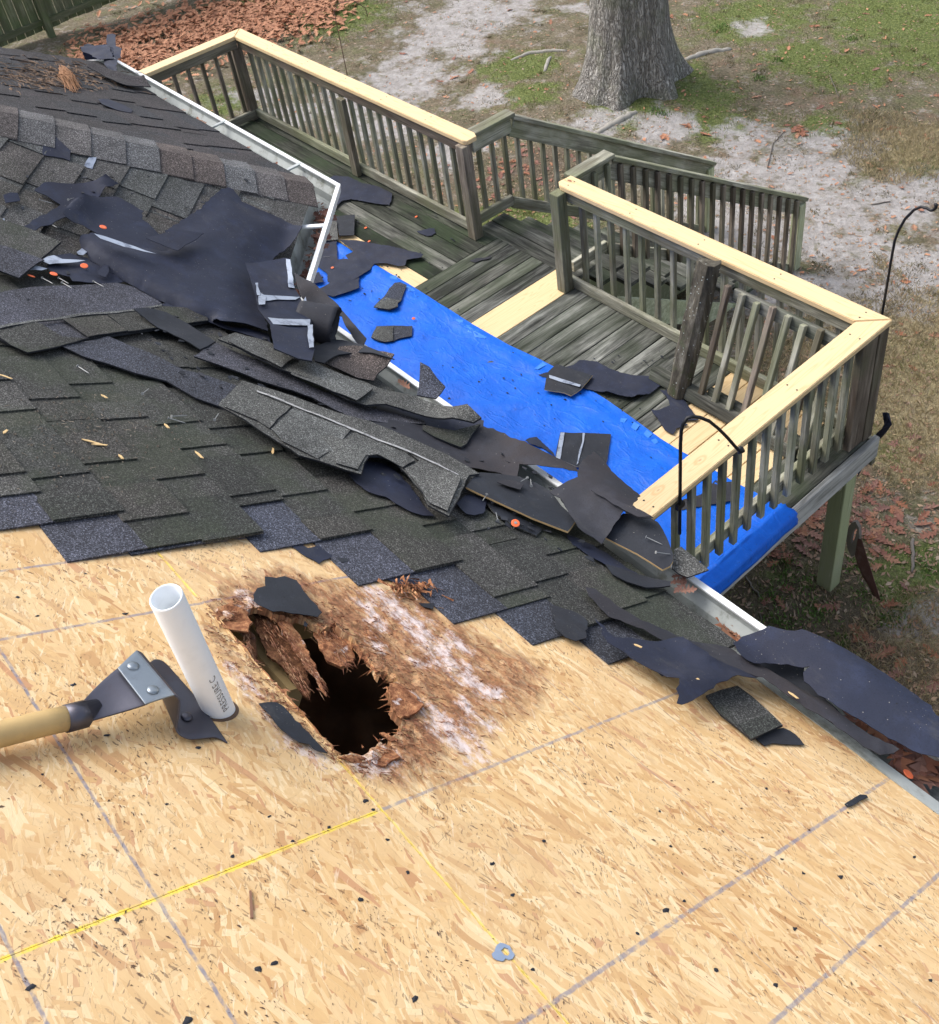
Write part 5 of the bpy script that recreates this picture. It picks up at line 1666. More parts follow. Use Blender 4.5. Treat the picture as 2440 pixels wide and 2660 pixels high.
G('grey granule shingle corner lying over the tarp at the gutter', 6, [(572, 1372), (578, 1340), (610, 1330), (680, 1385), (742, 1440), (690, 1458), (640, 1476), (600, 1458), (565, 1430)], 'roof', .035, 'strip')
G('thin dark shingle sliver along the lower roof edge', 9, [(245, 118), (300, 135), (380, 165), (470, 192), (560, 206), (558, 226), (500, 234), (440, 235), (350, 210), (280, 172)], 'roof', .036, 'under')
F('felt strip wedged in the slot beside the gutter', 6, [(60, 1270), (120, 1290), (230, 1350), (300, 1400), (400, 1460), (380, 1480), (280, 1440), (180, 1380), (90, 1320)], 'roof', .030)
# --- lower right on the roof
F('long narrow felt ribbon crossing the lower roof corner', 9, [(150, 232), (200, 240), (300, 320), (420, 390), (520, 430), (620, 475), (700, 500), (780, 515), (850, 540), (880, 590), (1000, 640), (1140, 715), (1300, 800), (1380, 870), (1450, 930), (1550, 990), (1650, 1042), (1560, 1052), (1450, 985), (1330, 900), (1150, 790), (1000, 690), (870, 642), (640, 560), (430, 432), (260, 370), (165, 275)], 'roof', .042, 'feltb', th=.002, bump=.004, lift=[(9, 16, .03, .12)])
F('twisted felt piece folding down onto the bare boards', 9, [(195, 385), (240, 420), (290, 470), (400, 480), (500, 492), (560, 484), (620, 480), (640, 520), (665, 535), (740, 572), (742, 600), (820, 615), (900, 640), (985, 668), (930, 682), (880, 690), (800, 712), (740, 740), (690, 765), (640, 790), (612, 797), (588, 790), (600, 760), (585, 735), (600, 702), (540, 680), (470, 630), (400, 590), (320, 535), (255, 495)], 'roof', .050, 'felt', th=.002, bump=.009, bsc=6, grid=.022, lift=[(15, 24, .03, .10), (7, 10, .03, .08)])
F('broad dark felt flap hanging out over the gutter at the right', 9, [(860, 498), (900, 470), (940, 458), (985, 442), (1030, 418), (1080, 432), (1190, 436), (1300, 482), (1450, 560), (1550, 625), (1650, 690), (1740, 750), (1812, 800), (1835, 845), (1960, 900), (1960, 1080), (1848, 1048), (1760, 1030), (1640, 968), (1520, 900), (1400, 830), (1300, 762), (1200, 682), (1196, 640), (1228, 612), (1190, 618), (1150, 610), (1060, 598), (960, 596), (900, 560)], 'roof', .080, 'felt', th=.002, bump=.005, bsc=3, grid=.026)
F('blackened felt layer under the flap', 9, [(960, 598), (1080, 590), (1200, 620), (1215, 690), (1310, 775), (1460, 905), (1640, 1030), (1560, 1030), (1440, 950), (1300, 860), (1150, 760), (1030, 680)], 'roof', .028, 'under')
F('ragged black felt end under the two-layer shingle piece', 9, [(955, 945), (1010, 920), (1100, 908), (1160, 940), (1202, 990), (1150, 988), (1100, 985), (1050, 980), (1010, 992)], 'roof', .006, 'under', bump=.002)
s_ = G('two-layer shingle piece lying on the bare boards', 9, [(728, 752), (800, 725), (880, 704), (950, 755), (1010, 808), (1060, 855), (1098, 892), (1020, 925), (948, 962), (880, 905), (800, 842)], 'roof', .016, 'shR', th=.008, bump=.002)
Gp(s_, 9, [(885, 882), (960, 860), (1032, 840), (1095, 890), (1020, 925), (946, 958)], 'roof', .024, 'shR')
F('charred black felt lump at the foot of the stepped shingles', 8, [(1722, 318), (1780, 335), (1850, 360), (1900, 400), (1890, 480), (1840, 488), (1790, 470), (1738, 430), (1732, 370)], 'roof', .020, 'under', bump=.012)
F('felt strip showing below the second lowest shingle step', 7, [(1155, 55), (1215, 60), (1290, 80), (1380, 150), (1480, 228), (1580, 200), (1690, 190), (1702, 218), (1660, 235), (1620, 252), (1580, 280), (1532, 305), (1470, 270), (1400, 220), (1320, 165), (1240, 110)], 'roof', .005, bump=.002)
F('felt corner under the middle shingle step near the hole', 8, [(925, 120), (970, 150), (1020, 188), (1110, 205), (1112, 240), (1050, 230), (990, 215), (935, 195)], 'roof', .006, bump=.002)
F('irregular black felt patch stuck above the hole', 8, [(345, 175), (400, 180), (440, 172), (500, 195), (520, 222), (560, 282), (600, 320), (622, 352), (602, 376), (560, 368), (480, 362), (430, 352), (390, 355), (350, 335), (296, 302), (300, 260), (312, 238), (350, 225)], 'roof', .024, 'under', bump=.010, grid=.012, edge=.010, amp=.004)
F('black felt strip along the straight lower edge of the hole', 8, [(318, 792), (360, 785), (405, 785), (440, 805), (480, 850), (530, 905), (580, 955), (648, 1028), (600, 1018), (560, 985), (510, 975), (450, 932), (410, 900), (375, 850)], 'roof', .012, 'under', bump=.004, grid=.012, edge=.010, amp=.003)
for i, (pl, k_) in enumerate([([(692, 88), (740, 90), (755, 105), (715, 112)], 8), ([(1280, 340), (1305, 335), (1315, 360), (1290, 378), (1276, 362)], 8), ([(1085, 306), (1160, 308), (1155, 335), (1110, 325)], 8), ([(540, 395), (555, 410), (548, 425), (535, 418)], 8), ([(1395, 1270), (1470, 1225), (1500, 1228), (1508, 1240), (1410, 1285)], 9)]):
    F(['small felt shard under the stepped shingles', 'tiny black shard right of the mould streak', 'small shard beside the wood shavings', 'speck of felt stuck on the hole rim', 'black felt sliver lying on the chalk line at the right'][i], k_, pl, 'roof', .008, 'under', bump=.003, grid=.012, edge=.01, amp=.002)
G('flat shingle step left over beside the black lump', 8, [(1500, 250), (1620, 235), (1700, 300), (1840, 420), (1760, 330), (1640, 300)], 'roof', .004, 'fresh') if False else None

# crumbs of felt and shingle too small to tell apart
mb = MB()
def crumb(k, x, y, sf, h, s1):
    p = hit(k, x, y, sf, h)
    n_ = fr2.randint(4, 6); a0 = fr2.uniform(0, 6)
    nn_ = NR if sf == 'roof' else Vector((0, 0, 1))
    u_ = Vector((1, 0, 0)); w_ = nn_.cross(u_)
    nn2 = (nn_ + u_ * fr2.uniform(-.4, .4) + w_ * fr2.uniform(-.4, .4)).normalized()
    u_ = (u_ - nn2 * u_.dot(nn2)).normalized(); w_ = nn2.cross(u_)
    mb.prism([p + (u_ * math.cos(a0 + j * 6.283 / n_) * fr2.uniform(.5, 1.4) + w_ * math.sin(a0 + j * 6.283 / n_) * fr2.uniform(.3, 1.0)) * s1 for j in range(n_)], nn2 * .002)
fr2 = random.Random(21)
for i in range(230):
    t_ = fr2.random()
    crumb(5, -600 + 2150 * t_ + fr2.gauss(0, 60), 640 + 960 * t_ + fr2.gauss(0, 95), 'roof', .033 + .02 * fr2.random(), fr2.uniform(.004, .016))
for i in range(90): crumb(12, fr2.uniform(250, 1300), fr2.uniform(350, 1150), 'deck', .012, fr2.uniform(.004, .014))
for i in range(70): crumb(13, fr2.uniform(100, 1500), fr2.uniform(250, 900), 'deck', .012, fr2.uniform(.003, .012))
for i in range(60): crumb(9, fr2.uniform(0, 1500), 250 + fr2.uniform(0, 1) * 700, 'roof', .006, fr2.uniform(.003, .009)) if False else None
for i in range(80): crumb(1, fr2.uniform(0, 1200), fr2.uniform(820, 1500), 'roof', .036, fr2.uniform(.004, .014))
o = mb.build('felt_crumbs', M['under']); tag(o, 'small crumbs of torn felt and shingle scattered over roof edge and deck', 'debris', kind='stuff')
# --- taped pieces and open roll at the valley
s_ = G('dark shingle backing crossed by clear tape strips', 4, [(1178, 338), (1280, 325), (1372, 314), (1392, 318), (1402, 400), (1415, 462), (1440, 500), (1470, 560), (1490, 600), (1504, 680), (1510, 745), (1495, 802), (1430, 790), (1370, 765), (1312, 742), (1305, 690), (1300, 640), (1265, 590), (1240, 560), (1228, 500), (1210, 440)], 'roof', .15, 'felt', th=.006, bump=.01)
for pl in ([(1374, 320), (1394, 322), (1416, 462), (1386, 456)], [(1255, 494), (1350, 496), (1442, 500), (1420, 514), (1330, 512), (1260, 522)], [(1284, 594), (1380, 603), (1490, 606), (1486, 634), (1390, 632), (1312, 630)], [(1238, 470), (1280, 502), (1276, 546), (1246, 546)], [(1430, 545), (1468, 500), (1478, 556)], [(1478, 640), (1504, 640), (1506, 738), (1484, 742)], [(1228, 442), (1242, 440), (1250, 500), (1236, 496)]):
    Gp(s_, 4, pl, 'roof', .157, 'tape', 'tape_strip', th=.001, grid=.02, bump=.01, seed=sdn, amp=.004)
# rolled felt tube with an open mouth
roll = empty('felt_roll', tuple(hit(4, 1580, 640, 'roof', .06)), 'felt rolled into a loose tube with a black open mouth above the gutter', 'felt roll')
A_, B_ = hit(4, 1430, 600, 'roof', .10), hit(4, 1612, 640, 'roof', .09)
vs, fs = [], []
ax = (B_ - A_).normalized(); up_ = NR; sd_ = ax.cross(up_).normalized(); up_ = sd_.cross(ax).normalized()
nn = 26
for i in range(9):
    for j in range(nn):
        a_ = math.pi * 2 * (j / (nn - 1)) * .98 - 1.4
        rr0 = .062 - .009 * (j / nn) + .004 * noise.noise((i * .7, j * .5, 3)) + .010 * (i / 8)
        if i == 8: rr0 += .006 * noise.noise((j * 1.7, 1, 2))
        vs.append(A_.lerp(B_, i / 8) + up_ * rr0 * math.sin(a_) + sd_ * rr0 * 1.15 * math.cos(a_) + ax * (.012 * noise.noise((j * .9, 3, 1)) if i == 8 else 0))
for i in range(8):
    for j in range(nn - 1): fs.append((i * nn + j, i * nn + j + 1, (i + 1) * nn + j + 1, (i + 1) * nn + j))
o = mesh_obj('rolled_sheet', vs, fs, M['feltb'], roll, True)
md = o.modifiers.new('thick', 'SOLIDIFY'); md.thickness = .003
G('brown felt-backed strip leaning from the roll to the tarp', 4, [(1412, 380), (1440, 400), (1490, 425), (1560, 480), (1625, 540), (1690, 620), (1760, 700), (1742, 742), (1710, 715), (1660, 640), (1640, 590), (1560, 580), (1500, 560), (1440, 490)], 'roof', .035, 'feltb', th=.004)

# --- scraps on the deck
D_ = 'deck'
F('long black felt by the back railing with bluish stripes', 12, [(330, 365), (345, 300), (385, 235), (440, 200), (540, 205), (630, 250), (740, 272), (842, 322), (835, 380), (820, 402), (700, 385), (560, 360), (500, 375), (440, 425), (378, 478), (290, 472)], D_, .020)
s_ = G('small shingle with tape on the deck beside the angled gutter', 12, [(255, 600), (300, 480), (345, 475), (400, 492), (462, 520), (472, 638), (400, 645), (240, 662)], D_, .045, 'strip', bump=.01)
G('blue-black shingle scrap with two tape stripes', 12, [(398, 490), (480, 478), (585, 466), (584, 535), (580, 606), (530, 610), (480, 614), (465, 545)], D_, .035, 'under')
F('wide torn felt lying over the tarp corner', 12, [(228, 682), (340, 662), (460, 642), (466, 770), (540, 772), (520, 745), (575, 722), (545, 690), (480, 640), (590, 645), (700, 662), (800, 680), (900, 702), (1000, 722), (1056, 742), (1040, 765), (1010, 772), (942, 780), (930, 815), (880, 818), (800, 800), (720, 800), (690, 850), (650, 872), (610, 900), (560, 922), (510, 940), (470, 946), (430, 940), (400, 930), (395, 870), (355, 840), (320, 810), (210, 792)], D_, .030, 'felt', bump=.01)
F('small felt rectangle below the wide torn felt', 12, [(268, 892), (340, 860), (372, 930), (320, 940), (262, 942)], D_, .030)
F('felt triangle at the edge of the tarp near the roll', 12, [(328, 982), (380, 955), (420, 932), (520, 905), (612, 890), (616, 970), (520, 1005), (430, 1032), (380, 1010)], D_, .034)
s_ = G('two-tone shingle piece lying diagonally on the tarp', 12, [(714, 1102), (750, 1062), (790, 1030), (825, 985), (860, 940), (900, 945), (942, 956), (920, 1010), (900, 1062), (880, 1075), (882, 1100), (850, 1112), (820, 1122), (770, 1112)], D_, .034, 'fresh', th=.006, lift=[(3, 5, .02, .12)])
Gp(s_, 12, [(716, 1100), (752, 1062), (788, 1032), (905, 1060), (880, 1075), (882, 1100), (822, 1118)], D_, .040, 'strip')
s_ = G('two-tone shingle piece lying straight on the tarp below the diagonal one', 12, [(698, 1312), (715, 1270), (735, 1232), (850, 1230), (980, 1230), (978, 1300), (930, 1310), (880, 1320), (850, 1335), (790, 1342), (750, 1335)], D_, .030, 'fresh', th=.006)
Gp(s_, 12, [(700, 1310), (716, 1270), (737, 1234), (850, 1234), (850, 1332), (790, 1340)], D_, .037, 'strip')
F('small dark felt flake on the boards by the brown post', 12, [(1010, 580), (1050, 575), (1100, 562), (1130, 560), (1142, 590), (1112, 612), (1085, 616), (1040, 600)], D_, .012)
F('thin brown felt flake on the dark cross board', 12, [(1375, 782), (1420, 766), (1480, 762), (1522, 750), (1512, 770), (1460, 780), (1410, 796)], D_, .010, 'feltb')
F('long curved felt band crossing the tarp edge', 13, [(690, 402), (760, 380), (800, 362), (860, 352), (900, 342), (940, 312), (985, 312), (1040, 320), (1110, 360), (1180, 385), (1260, 402), (1350, 408), (1432, 410), (1434, 440), (1428, 460), (1390, 490), (1350, 520), (1300, 538), (1250, 546), (1180, 538), (1100, 520), (1020, 495), (950, 475), (880, 450), (800, 430), (740, 420)], D_, .022, 'felt', lift=[(17, 20, .03, .1)])
s_ = G('shingle underside with tan edge and a tape line, on the felt band', 13, [(800, 336), (900, 368), (1016, 405), (985, 445), (950, 482), (920, 505), (886, 526), (850, 510), (790, 498), (726, 486), (735, 430), (752, 380)], D_, .045, 'under', th=.007, edge_mat=M['chip'])
Gp(s_, 13, [(755, 400), (840, 428), (945, 462), (938, 476), (840, 448), (756, 418)], D_, .0525, 'tape', 'tape_strip', th=.001)
F('ragged felt piece on the new planks at the leaning rail', 13, [(1420, 492), (1460, 490), (1492, 492), (1520, 515), (1550, 540), (1600, 600), (1652, 670), (1600, 672), (1560, 680), (1592, 700), (1550, 712), (1518, 722), (1502, 756), (1470, 742), (1450, 730), (1410, 670), (1365, 606), (1400, 612), (1482, 580), (1460, 530)], D_, .016, 'felt')
s_ = G('square shingle underside with tape stripes lying on the tarp', 13, [(822, 744), (970, 748), (1126, 758), (1112, 850), (1096, 948), (1000, 948), (920, 952), (860, 925), (792, 902), (806, 820)], D_, .028, 'under', th=.007, edge_mat=M['chip'])
Gp(s_, 13, [(824, 748), (848, 748), (822, 905), (796, 898)], D_, .0355, 'tape', 'tape_strip', th=.001)
Gp(s_, 13, [(955, 752), (970, 752), (965, 800), (945, 870), (930, 930), (920, 940), (935, 860), (955, 800)], D_, .0355, 'tape', 'tape_strip', th=.001)
F('rounded felt crescent half hidden behind the roof edge', 13, [(612, 795), (640, 780), (680, 776), (730, 820), (780, 868), (790, 892), (765, 870), (738, 850), (712, 835), (688, 832), (640, 815)], D_, .020)
F('felt strip behind the right balusters on the tarp', 6, [(600, 1112), (650, 1092), (700, 1080), (740, 1040), (775, 1010), (790, 1025), (860, 1020), (855, 1070), (848, 1110), (780, 1122), (720, 1132), (610, 1152)], D_, .026, 'feltb')
# felt hanging over the far rim corner
hp = [(1480, 1055), (1505, 1052), (1526, 1060), (1522, 1090), (1542, 1130), (1500, 1190), (1440, 1250), (1380, 1360), (1318, 1475), (1325, 1420), (1360, 1380), (1400, 1290), (1425, 1240), (1440, 1190), (1475, 1160), (1492, 1130), (1488, 1085)]
hv = [at(16, x, y, Y=4.50 + .02 * math.sin(i * 1.3)) for i, (x, y) in enumerate(hp)]
o = MB().prism(hv, (0, .003, 0)).build('felt_scrap', M['felt'])
tag(o, 'felt tatter dangling from the far outer corner of the deck', FE, FG)

# ================================================================== ROTTEN FIBRES ROUND THE HOLE
rot = empty('rotten_board_fibres', tuple(RP(-1.25, 1.3, 0)), 'brown rotten strands hanging into the hole in the strand board', 'wood fibres')
for i, (pl, hh, g_) in enumerate([([(296, 330), (340, 345), (400, 370), (440, 410), (470, 460), (500, 510), (525, 565), (548, 640), (555, 700), (548, 758), (520, 735), (500, 710), (470, 660), (440, 620), (400, 585), (370, 562), (345, 520), (330, 480), (305, 440)], -.030, .012),
                              ([(385, 362), (430, 385), (470, 410), (505, 445), (530, 482), (560, 540), (592, 600), (612, 660), (638, 740), (612, 710), (600, 690), (575, 650), (540, 612), (510, 560), (480, 520), (450, 470), (430, 432)], -.012, .010),
                              ([(556, 385), (600, 400), (640, 420), (700, 450), (762, 500), (775, 545), (778, 592), (745, 600), (712, 614), (680, 600), (650, 592), (620, 540), (600, 482), (575, 440)], -.010, .012),
                              ([(235, 410), (270, 430), (300, 470), (305, 550), (303, 642), (275, 625), (250, 602), (262, 560), (268, 505), (245, 470)], -.020, .012),
                              ([(120, 330), (190, 320), (270, 350), (290, 400), (270, 450), (200, 440), (150, 420), (115, 380)], .006, .012),
                              ([(945, 690), (1000, 700), (1060, 740), (1112, 800), (1090, 830), (1040, 852), (1000, 862), (980, 850), (965, 820), (958, 790), (950, 740)], .012, .012),
                              ([(700, 1050), (760, 1040), (840, 1035), (885, 990), (960, 1012), (1000, 1050), (900, 1090), (800, 1085)], .008, .015),
                              ([(893, 922), (920, 928), (960, 945), (985, 960), (950, 968), (925, 945)], .010, .012),
                              ([(760, 490), (830, 530), (880, 590), (900, 640), (880, 650), (850, 600), (800, 560), (770, 520)], .004, .012)]):
    sheet('strand', 8, pl, 'roof', hh, M['fiber' if i not in (0, 3) else 'fiberdark'], rot, .010 if i < 4 else .006, g_, .008, .006, .014, 28, seed=40 + i)
fr = random.Random(9)
mb = MB()
for i in range(len(hole2)):
    if hole2[i].y < 1.2: continue
    for q in range(1 if fr.random() < .6 else 0):
        b = RP(hole2[i].x + fr.uniform(-.01, .01), hole2[i].y + fr.uniform(-.008, .008), fr.uniform(-.010, .006))
        cdir = (RP(-1.25, 1.30, -.05) - b).normalized()
        L = fr.uniform(.004, .018) * (1.8 if fr.random() < .15 else 1)
        sdv = cdir.cross(NR).normalized() * fr.uniform(.001, .004)
        tipv = b + cdir * L + NR * fr.uniform(-.014, .006) + sdv * fr.uniform(-4, 4)
        mb.add([b + sdv, b - sdv, tipv, b + NR * .003], [(0, 1, 2), (1, 3, 2), (3, 0, 2), (0, 3, 1)])
o = mb.build('splinters', M['fiber'], rot); tag(o, kind='stuff')
# shavings by the stepped shingles
mb = MB()
for i in range(90):
    c_ = RP(0, 0); p = roof_xy(8, fr.gauss(1030, 60), fr.gauss(262, 20))
    q = RP(p.x, p.y, fr.uniform(.004, .022))
    L, a_ = fr.uniform(.006, .02), fr.uniform(0, 6.28)
    u_ = Vector((math.cos(a_), math.sin(a_), 0)); u_ = (u_ - NR * u_.dot(NR)).normalized(); w_ = NR.cross(u_)
    t2 = NR * fr.uniform(-.004, .008)
    mb.add([q - u_ * L, q + u_ * L + t2, q + u_ * L + w_ * .004, q - u_ * L + w_ * .003, q + NR * .002 - u_ * L * .5], [(0, 1, 2, 3), (0, 4, 3), (0, 1, 4), (1, 2, 4), (2, 3, 4)])
o = mb.build('wood_shavings', M['fiber']); tag(o, 'little heap of brown wood shavings between hole and shingle steps', 'wood shavings', kind='stuff')

# loose fibres lying over the rotten area and hanging from the broken flakes
tv, tf, tt = [], [], []
def fibre(p, dv, L, w_, t_):
    nn_ = NR
    sd2 = dv.cross(nn_).normalized() * w_
    n = len(tv)
    q = p + dv * L
    tv.extend([p - sd2, p + sd2, q + sd2 * .6 + nn_ * fr.uniform(0, .004), q - sd2 * .6, (p + q) / 2 + nn_ * w_ * 1.4])
    tf.extend([(n, n + 1, n + 4), (n + 1, n + 2, n + 4), (n + 2, n + 3, n + 4), (n + 3, n, n + 4), (n, n + 3, n + 2, n + 1)])
    tt.extend([t_] * 5)
xs_ = [p.x for p in rotpoly]; ys_ = [p.y for p in rotpoly]
k_ = 0
while k_ < 1300:
    p = Vector((fr.uniform(min(xs_), max(xs_)), fr.uniform(min(ys_), max(ys_))))
    if not inside(p, rotpoly) or inside(p, hole2): continue
    dh = min(seg_dist(p, hole2[i], hole2[(i + 1) % len(hole2)]) for i in range(0, len(hole2), 3))
    if fr.random() > math.exp(-dh / .04) + .06: continue
    k_ += 1
    a_ = fr.gauss(.15, .5)
    dv = (Vector((math.cos(a_), 0, 0)) + WR * math.sin(a_)).normalized()
    z_ = hole_bulge(p.x, p.y) + .001 if p.y > 1.183 else .0015
    fibre(RP(p.x, p.y, z_), (dv + NR * fr.uniform(-.02, .22)).normalized(), fr.uniform(.004, .020), fr.uniform(.0004, .0016), fr.random())
hpx = [((300, 330), (545, 740), -.028, 55), ((400, 365), (630, 720), -.010, 35), ((600, 400), (750, 600), -.008, 70), ((250, 420), (290, 630), -.018, 18)]
for (ax_, ay_), (bx_, by_), hh, wd_ in hpx:
    for i in range(160):
        u_ = fr.random()
        x, y = ax_ + (bx_ - ax_) * u_ + fr.gauss(0, wd_ * .5 * (1 - u_ * .7)), ay_ + (by_ - ay_) * u_ + fr.gauss(0, 14)
        p = hit(8, x, y, 'roof', hh + .006)
        q = hit(8, x + (bx_ - ax_) * .1 + fr.gauss(0, 8), y + (by_ - ay_) * .1, 'roof', hh + .002)
        dv = (q - p).normalized()
        fibre(p, dv, fr.uniform(.006, .022), fr.uniform(.0004, .0014), fr.random())
me = bpy.data.meshes.new('loose_fibres'); me.from_pydata([tuple(v - o_pos[rot.name].translation) for v in tv], [], tf); me.materials.append(M['fibrebit']); me.update()
a = me.attributes.new('tint', 'FLOAT', 'POINT'); a.data.foreach_set('value', tt)
o = bpy.data.objects.new('loose_fibres', me); col.objects.link(o); o.parent = rot; tag(o, kind='stuff')

# ================================================================== PVC PIPE
pb = Vector(RP(*roof_xy(7, 1050, 1000), 0))
pq = ray(7, 797, 463)
pt = EYE + pq * ((pb.z + .335 - CZ) / pq.z)
pipe = empty('vent_pipe', tuple(pb), 'white plastic vent pipe standing out of the strand board', 'pipe')
axp = (pt - pb).normalized()
RO, RI = .0268, .0228
b_ = pb - axp * .14
u_ = axp.orthogonal().normalized(); v_ = axp.cross(u_)
mb = MB()
vs = []
n = 40
for (rad, c_) in ((RO, b_), (RO, pt - axp * .002), (RO - .0015, pt), (RI + .0015, pt), (RI, pt - axp * .002), (RI, b_)):
    for j in range(n):
        a_ = 2 * math.pi * j / n
        vs.append(c_ + (u_ * math.cos(a_) + v_ * math.sin(a_)) * rad)
fs = [(i * n + j, i * n + (j + 1) % n, (i + 1) * n + (j + 1) % n, (i + 1) * n + j) for i in range(5) for j in range(n)]
mb.add(vs, fs).build('tube', M['pvc'], pipe, True)
# dark chipped gap in the board round the pipe
gap = [RP(pb.x, pb.y, 0)]
gl_ = roof_xy(7, 1050, 1000)
vs = [RP(gl_.x, gl_.y, .0012)] + [RP(gl_.x + (.031 + .004 * noise.noise((j, 0, 0))) * math.cos(j * .2618) + .003, gl_.y + (.036 + .004 * noise.noise((0, j, 0))) * math.sin(j * .2618), .0012) for j in range(24)]
vs += [v - NR * .010 for v in vs]
mesh_obj('cut_out', vs, [(0, 1 + j, 1 + (j + 1) % 24) for j in range(24)] + [(1 + j, 26 + j, 26 + (j + 1) % 24, 1 + (j + 1) % 24) for j in range(24)], M['attic'], pipe)
tcu = bpy.data.curves.new('txt', 'FONT'); tcu.body = 'PRESSURE C'; tcu.size = .0185; tcu.space_character = 1.08; tcu.resolution_u = 3
to = bpy.data.objects.new('txt', tcu); col.objects.link(to)
bpy.context.view_layer.update()
tm = to.to_mesh()
camd = (EYE - pb); camd = (camd - axp * camd.dot(axp)).normalized()
sidev = axp.cross(camd).normalized()         # to the camera's right when looking at the pipe
wv, wf = [], []
bmt = bmesh.new(); bmt.from_mesh(tm); bmesh.ops.triangulate(bmt, faces=bmt.faces[:]); bmesh.ops.subdivide_edges(bmt, edges=bmt.edges[:], cuts=1)
sgn = 1 if sidev.dot(r) > 0 else -1
for v in bmt.verts:
    a_ = .66 - v.co.y / RO
    dirv = camd * math.cos(a_) + sidev * sgn * math.sin(a_)
    wv.append(pb + axp * (.020 + v.co.x) + dirv * (RO + .0006))
bmt.verts.index_update()
wf = [tuple(v.index for v in fc.verts) for fc in bmt.faces]
bmt.free(); to.to_mesh_clear(); bpy.data.objects.remove(to)
mesh_obj('printed_text', wv, wf, M['ink'], pipe)

# ================================================================== ROOFING SPADE
tl = empty('roofing_spade', tuple(RP(-1.2, .75, .03)), 'roofing spade with worn wooden handle and riveted dark steel head beside the pipe', 'roofing tool')
def PL(k, x, y, h): 
    p = roof_xy(k, x, y, h)
    return RP(p.x, p.y, h)
hA, hB = PL(7, 350, 1040, .036), PL(7, 0, 1130, .030)
hd_ = (hB - hA).normalized()
hpts = [hA - hd_ * .01 + hd_ * .9 * i / 14 + NR * .003 * math.sin(i) for i in range(15)]
MB().tube(hpts, [.0205] * 4 + [.0215] * 11, 18).build('handle', M['handle'], tl, True)
fpts = [hA + hd_ * .008, PL(7, 330, 1045, .036) - hd_ * .004, PL(7, 400, 1025, .038), PL(7, 450, 1005, .040)]
MB().tube([hA + hd_ * .012, hA - hd_ * .02, PL(7, 402, 1022, .037), PL(7, 470, 985, .040)], [.0225, .0225, .021, .012], 18).build('ferrule', M['steel'], tl, True)


def loft(rows, th, n=10):
    """rows: list of (pointA, pointB); a bent plate through them"""
    vs = []
    k_ = len(rows)
    P = []
    for i in range(k_ - 1):
        for q in range(4):
            t_ = q / 4
            i0, i1, i2, i3 = max(i - 1, 0), i, i + 1, min(i + 2, k_ - 1)
            def cr(a, b, c_, d_): return .5 * ((2 * b) + (c_ - a) * t_ + (2 * a - 5 * b + 4 * c_ - d_) * t_ * t_ + (3 * b - a - 3 * c_ + d_) * t_ ** 3)
            P.append((cr(rows[i0][0], rows[i1][0], rows[i2][0], rows[i3][0]), cr(rows[i0][1], rows[i1][1], rows[i2][1], rows[i3][1])))
    P.append(rows[-1])
    for a_, b_ in P:
        for j in range(n + 1): vs.append(a_.lerp(b_, j / n))
    m_ = len(P)
    fs = [(i * (n + 1) + j, i * (n + 1) + j + 1, (i + 1) * (n + 1) + j + 1, (i + 1) * (n + 1) + j) for i in range(m_ - 1) for j in range(n)]
    return vs, fs


def plate(name, rows, th, mt, n=10):
    vs, fs = loft(rows, th, n)
    o = mesh_obj(name, vs, fs, M[mt], tl, True)
    md = o.modifiers.new('thick', 'SOLIDIFY'); md.thickness = th; md.offset = 0
    mb_ = o.modifiers.new('b', 'BEVEL'); mb_.width = .0006; mb_.segments = 2
    return o
plate('neck_plate', [(PL(7, 400, 962, .046), PL(7, 430, 1062, .034)), (PL(7, 480, 880, .056), PL(7, 560, 1025, .045)), (PL(7, 565, 808, .066), PL(7, 690, 985, .062)), (PL(7, 610, 790, .068), PL(7, 730, 965, .066))], .0035, 'steel')
plate('lap_plate', [(PL(7, 565, 806, .074), PL(7, 698, 980, .072)), (PL(7, 610, 762, .076), PL(7, 768, 956, .075)), (PL(7, 655, 721, .077), PL(7, 838, 936, .077))], .003, 'plate')
plate('blade', [(PL(7, 655, 721, .076), PL(7, 838, 936, .076)), (PL(7, 682, 736, .073), PL(7, 862, 962, .068)), (PL(7, 695, 770, .050), PL(7, 858, 1030, .045)), (PL(7, 712, 782, .026), PL(7, 850, 1108, .016)), (PL(7, 745, 765, .020), PL(7, 905, 1146, .010)), (PL(7, 790, 780, .016), PL(7, 985, 1142, .008)), (PL(7, 862, 858, .012), PL(7, 1040, 1140, .005)), (PL(7, 945, 952, .006), PL(7, 1092, 1166, .002))], .003, 'steel', 14)
for (x, y, h_, mt_) in ((640, 795, .0775, 'plate'), (735, 910, .077, 'plate'), (897, 1038, .0145, 'steel')):
    c_ = PL(7, x, y, h_)
    vs = []
    for rg, zz in ((.0105, 0), (.0095, .0025), (.006, .0042), (.0001, .0046)):
        for j in range(14): vs.append(c_ + Vector((rg * math.cos(j * .4488), 0, 0)) + WR * rg * math.sin(j * .4488) + NR * zz)
    mesh_obj('rivet', vs, [(i * 14 + j, i * 14 + (j + 1) % 14, (i + 1) * 14 + (j + 1) % 14, (i + 1) * 14 + j) for i in range(3) for j in range(14)], M[mt_], tl, True)

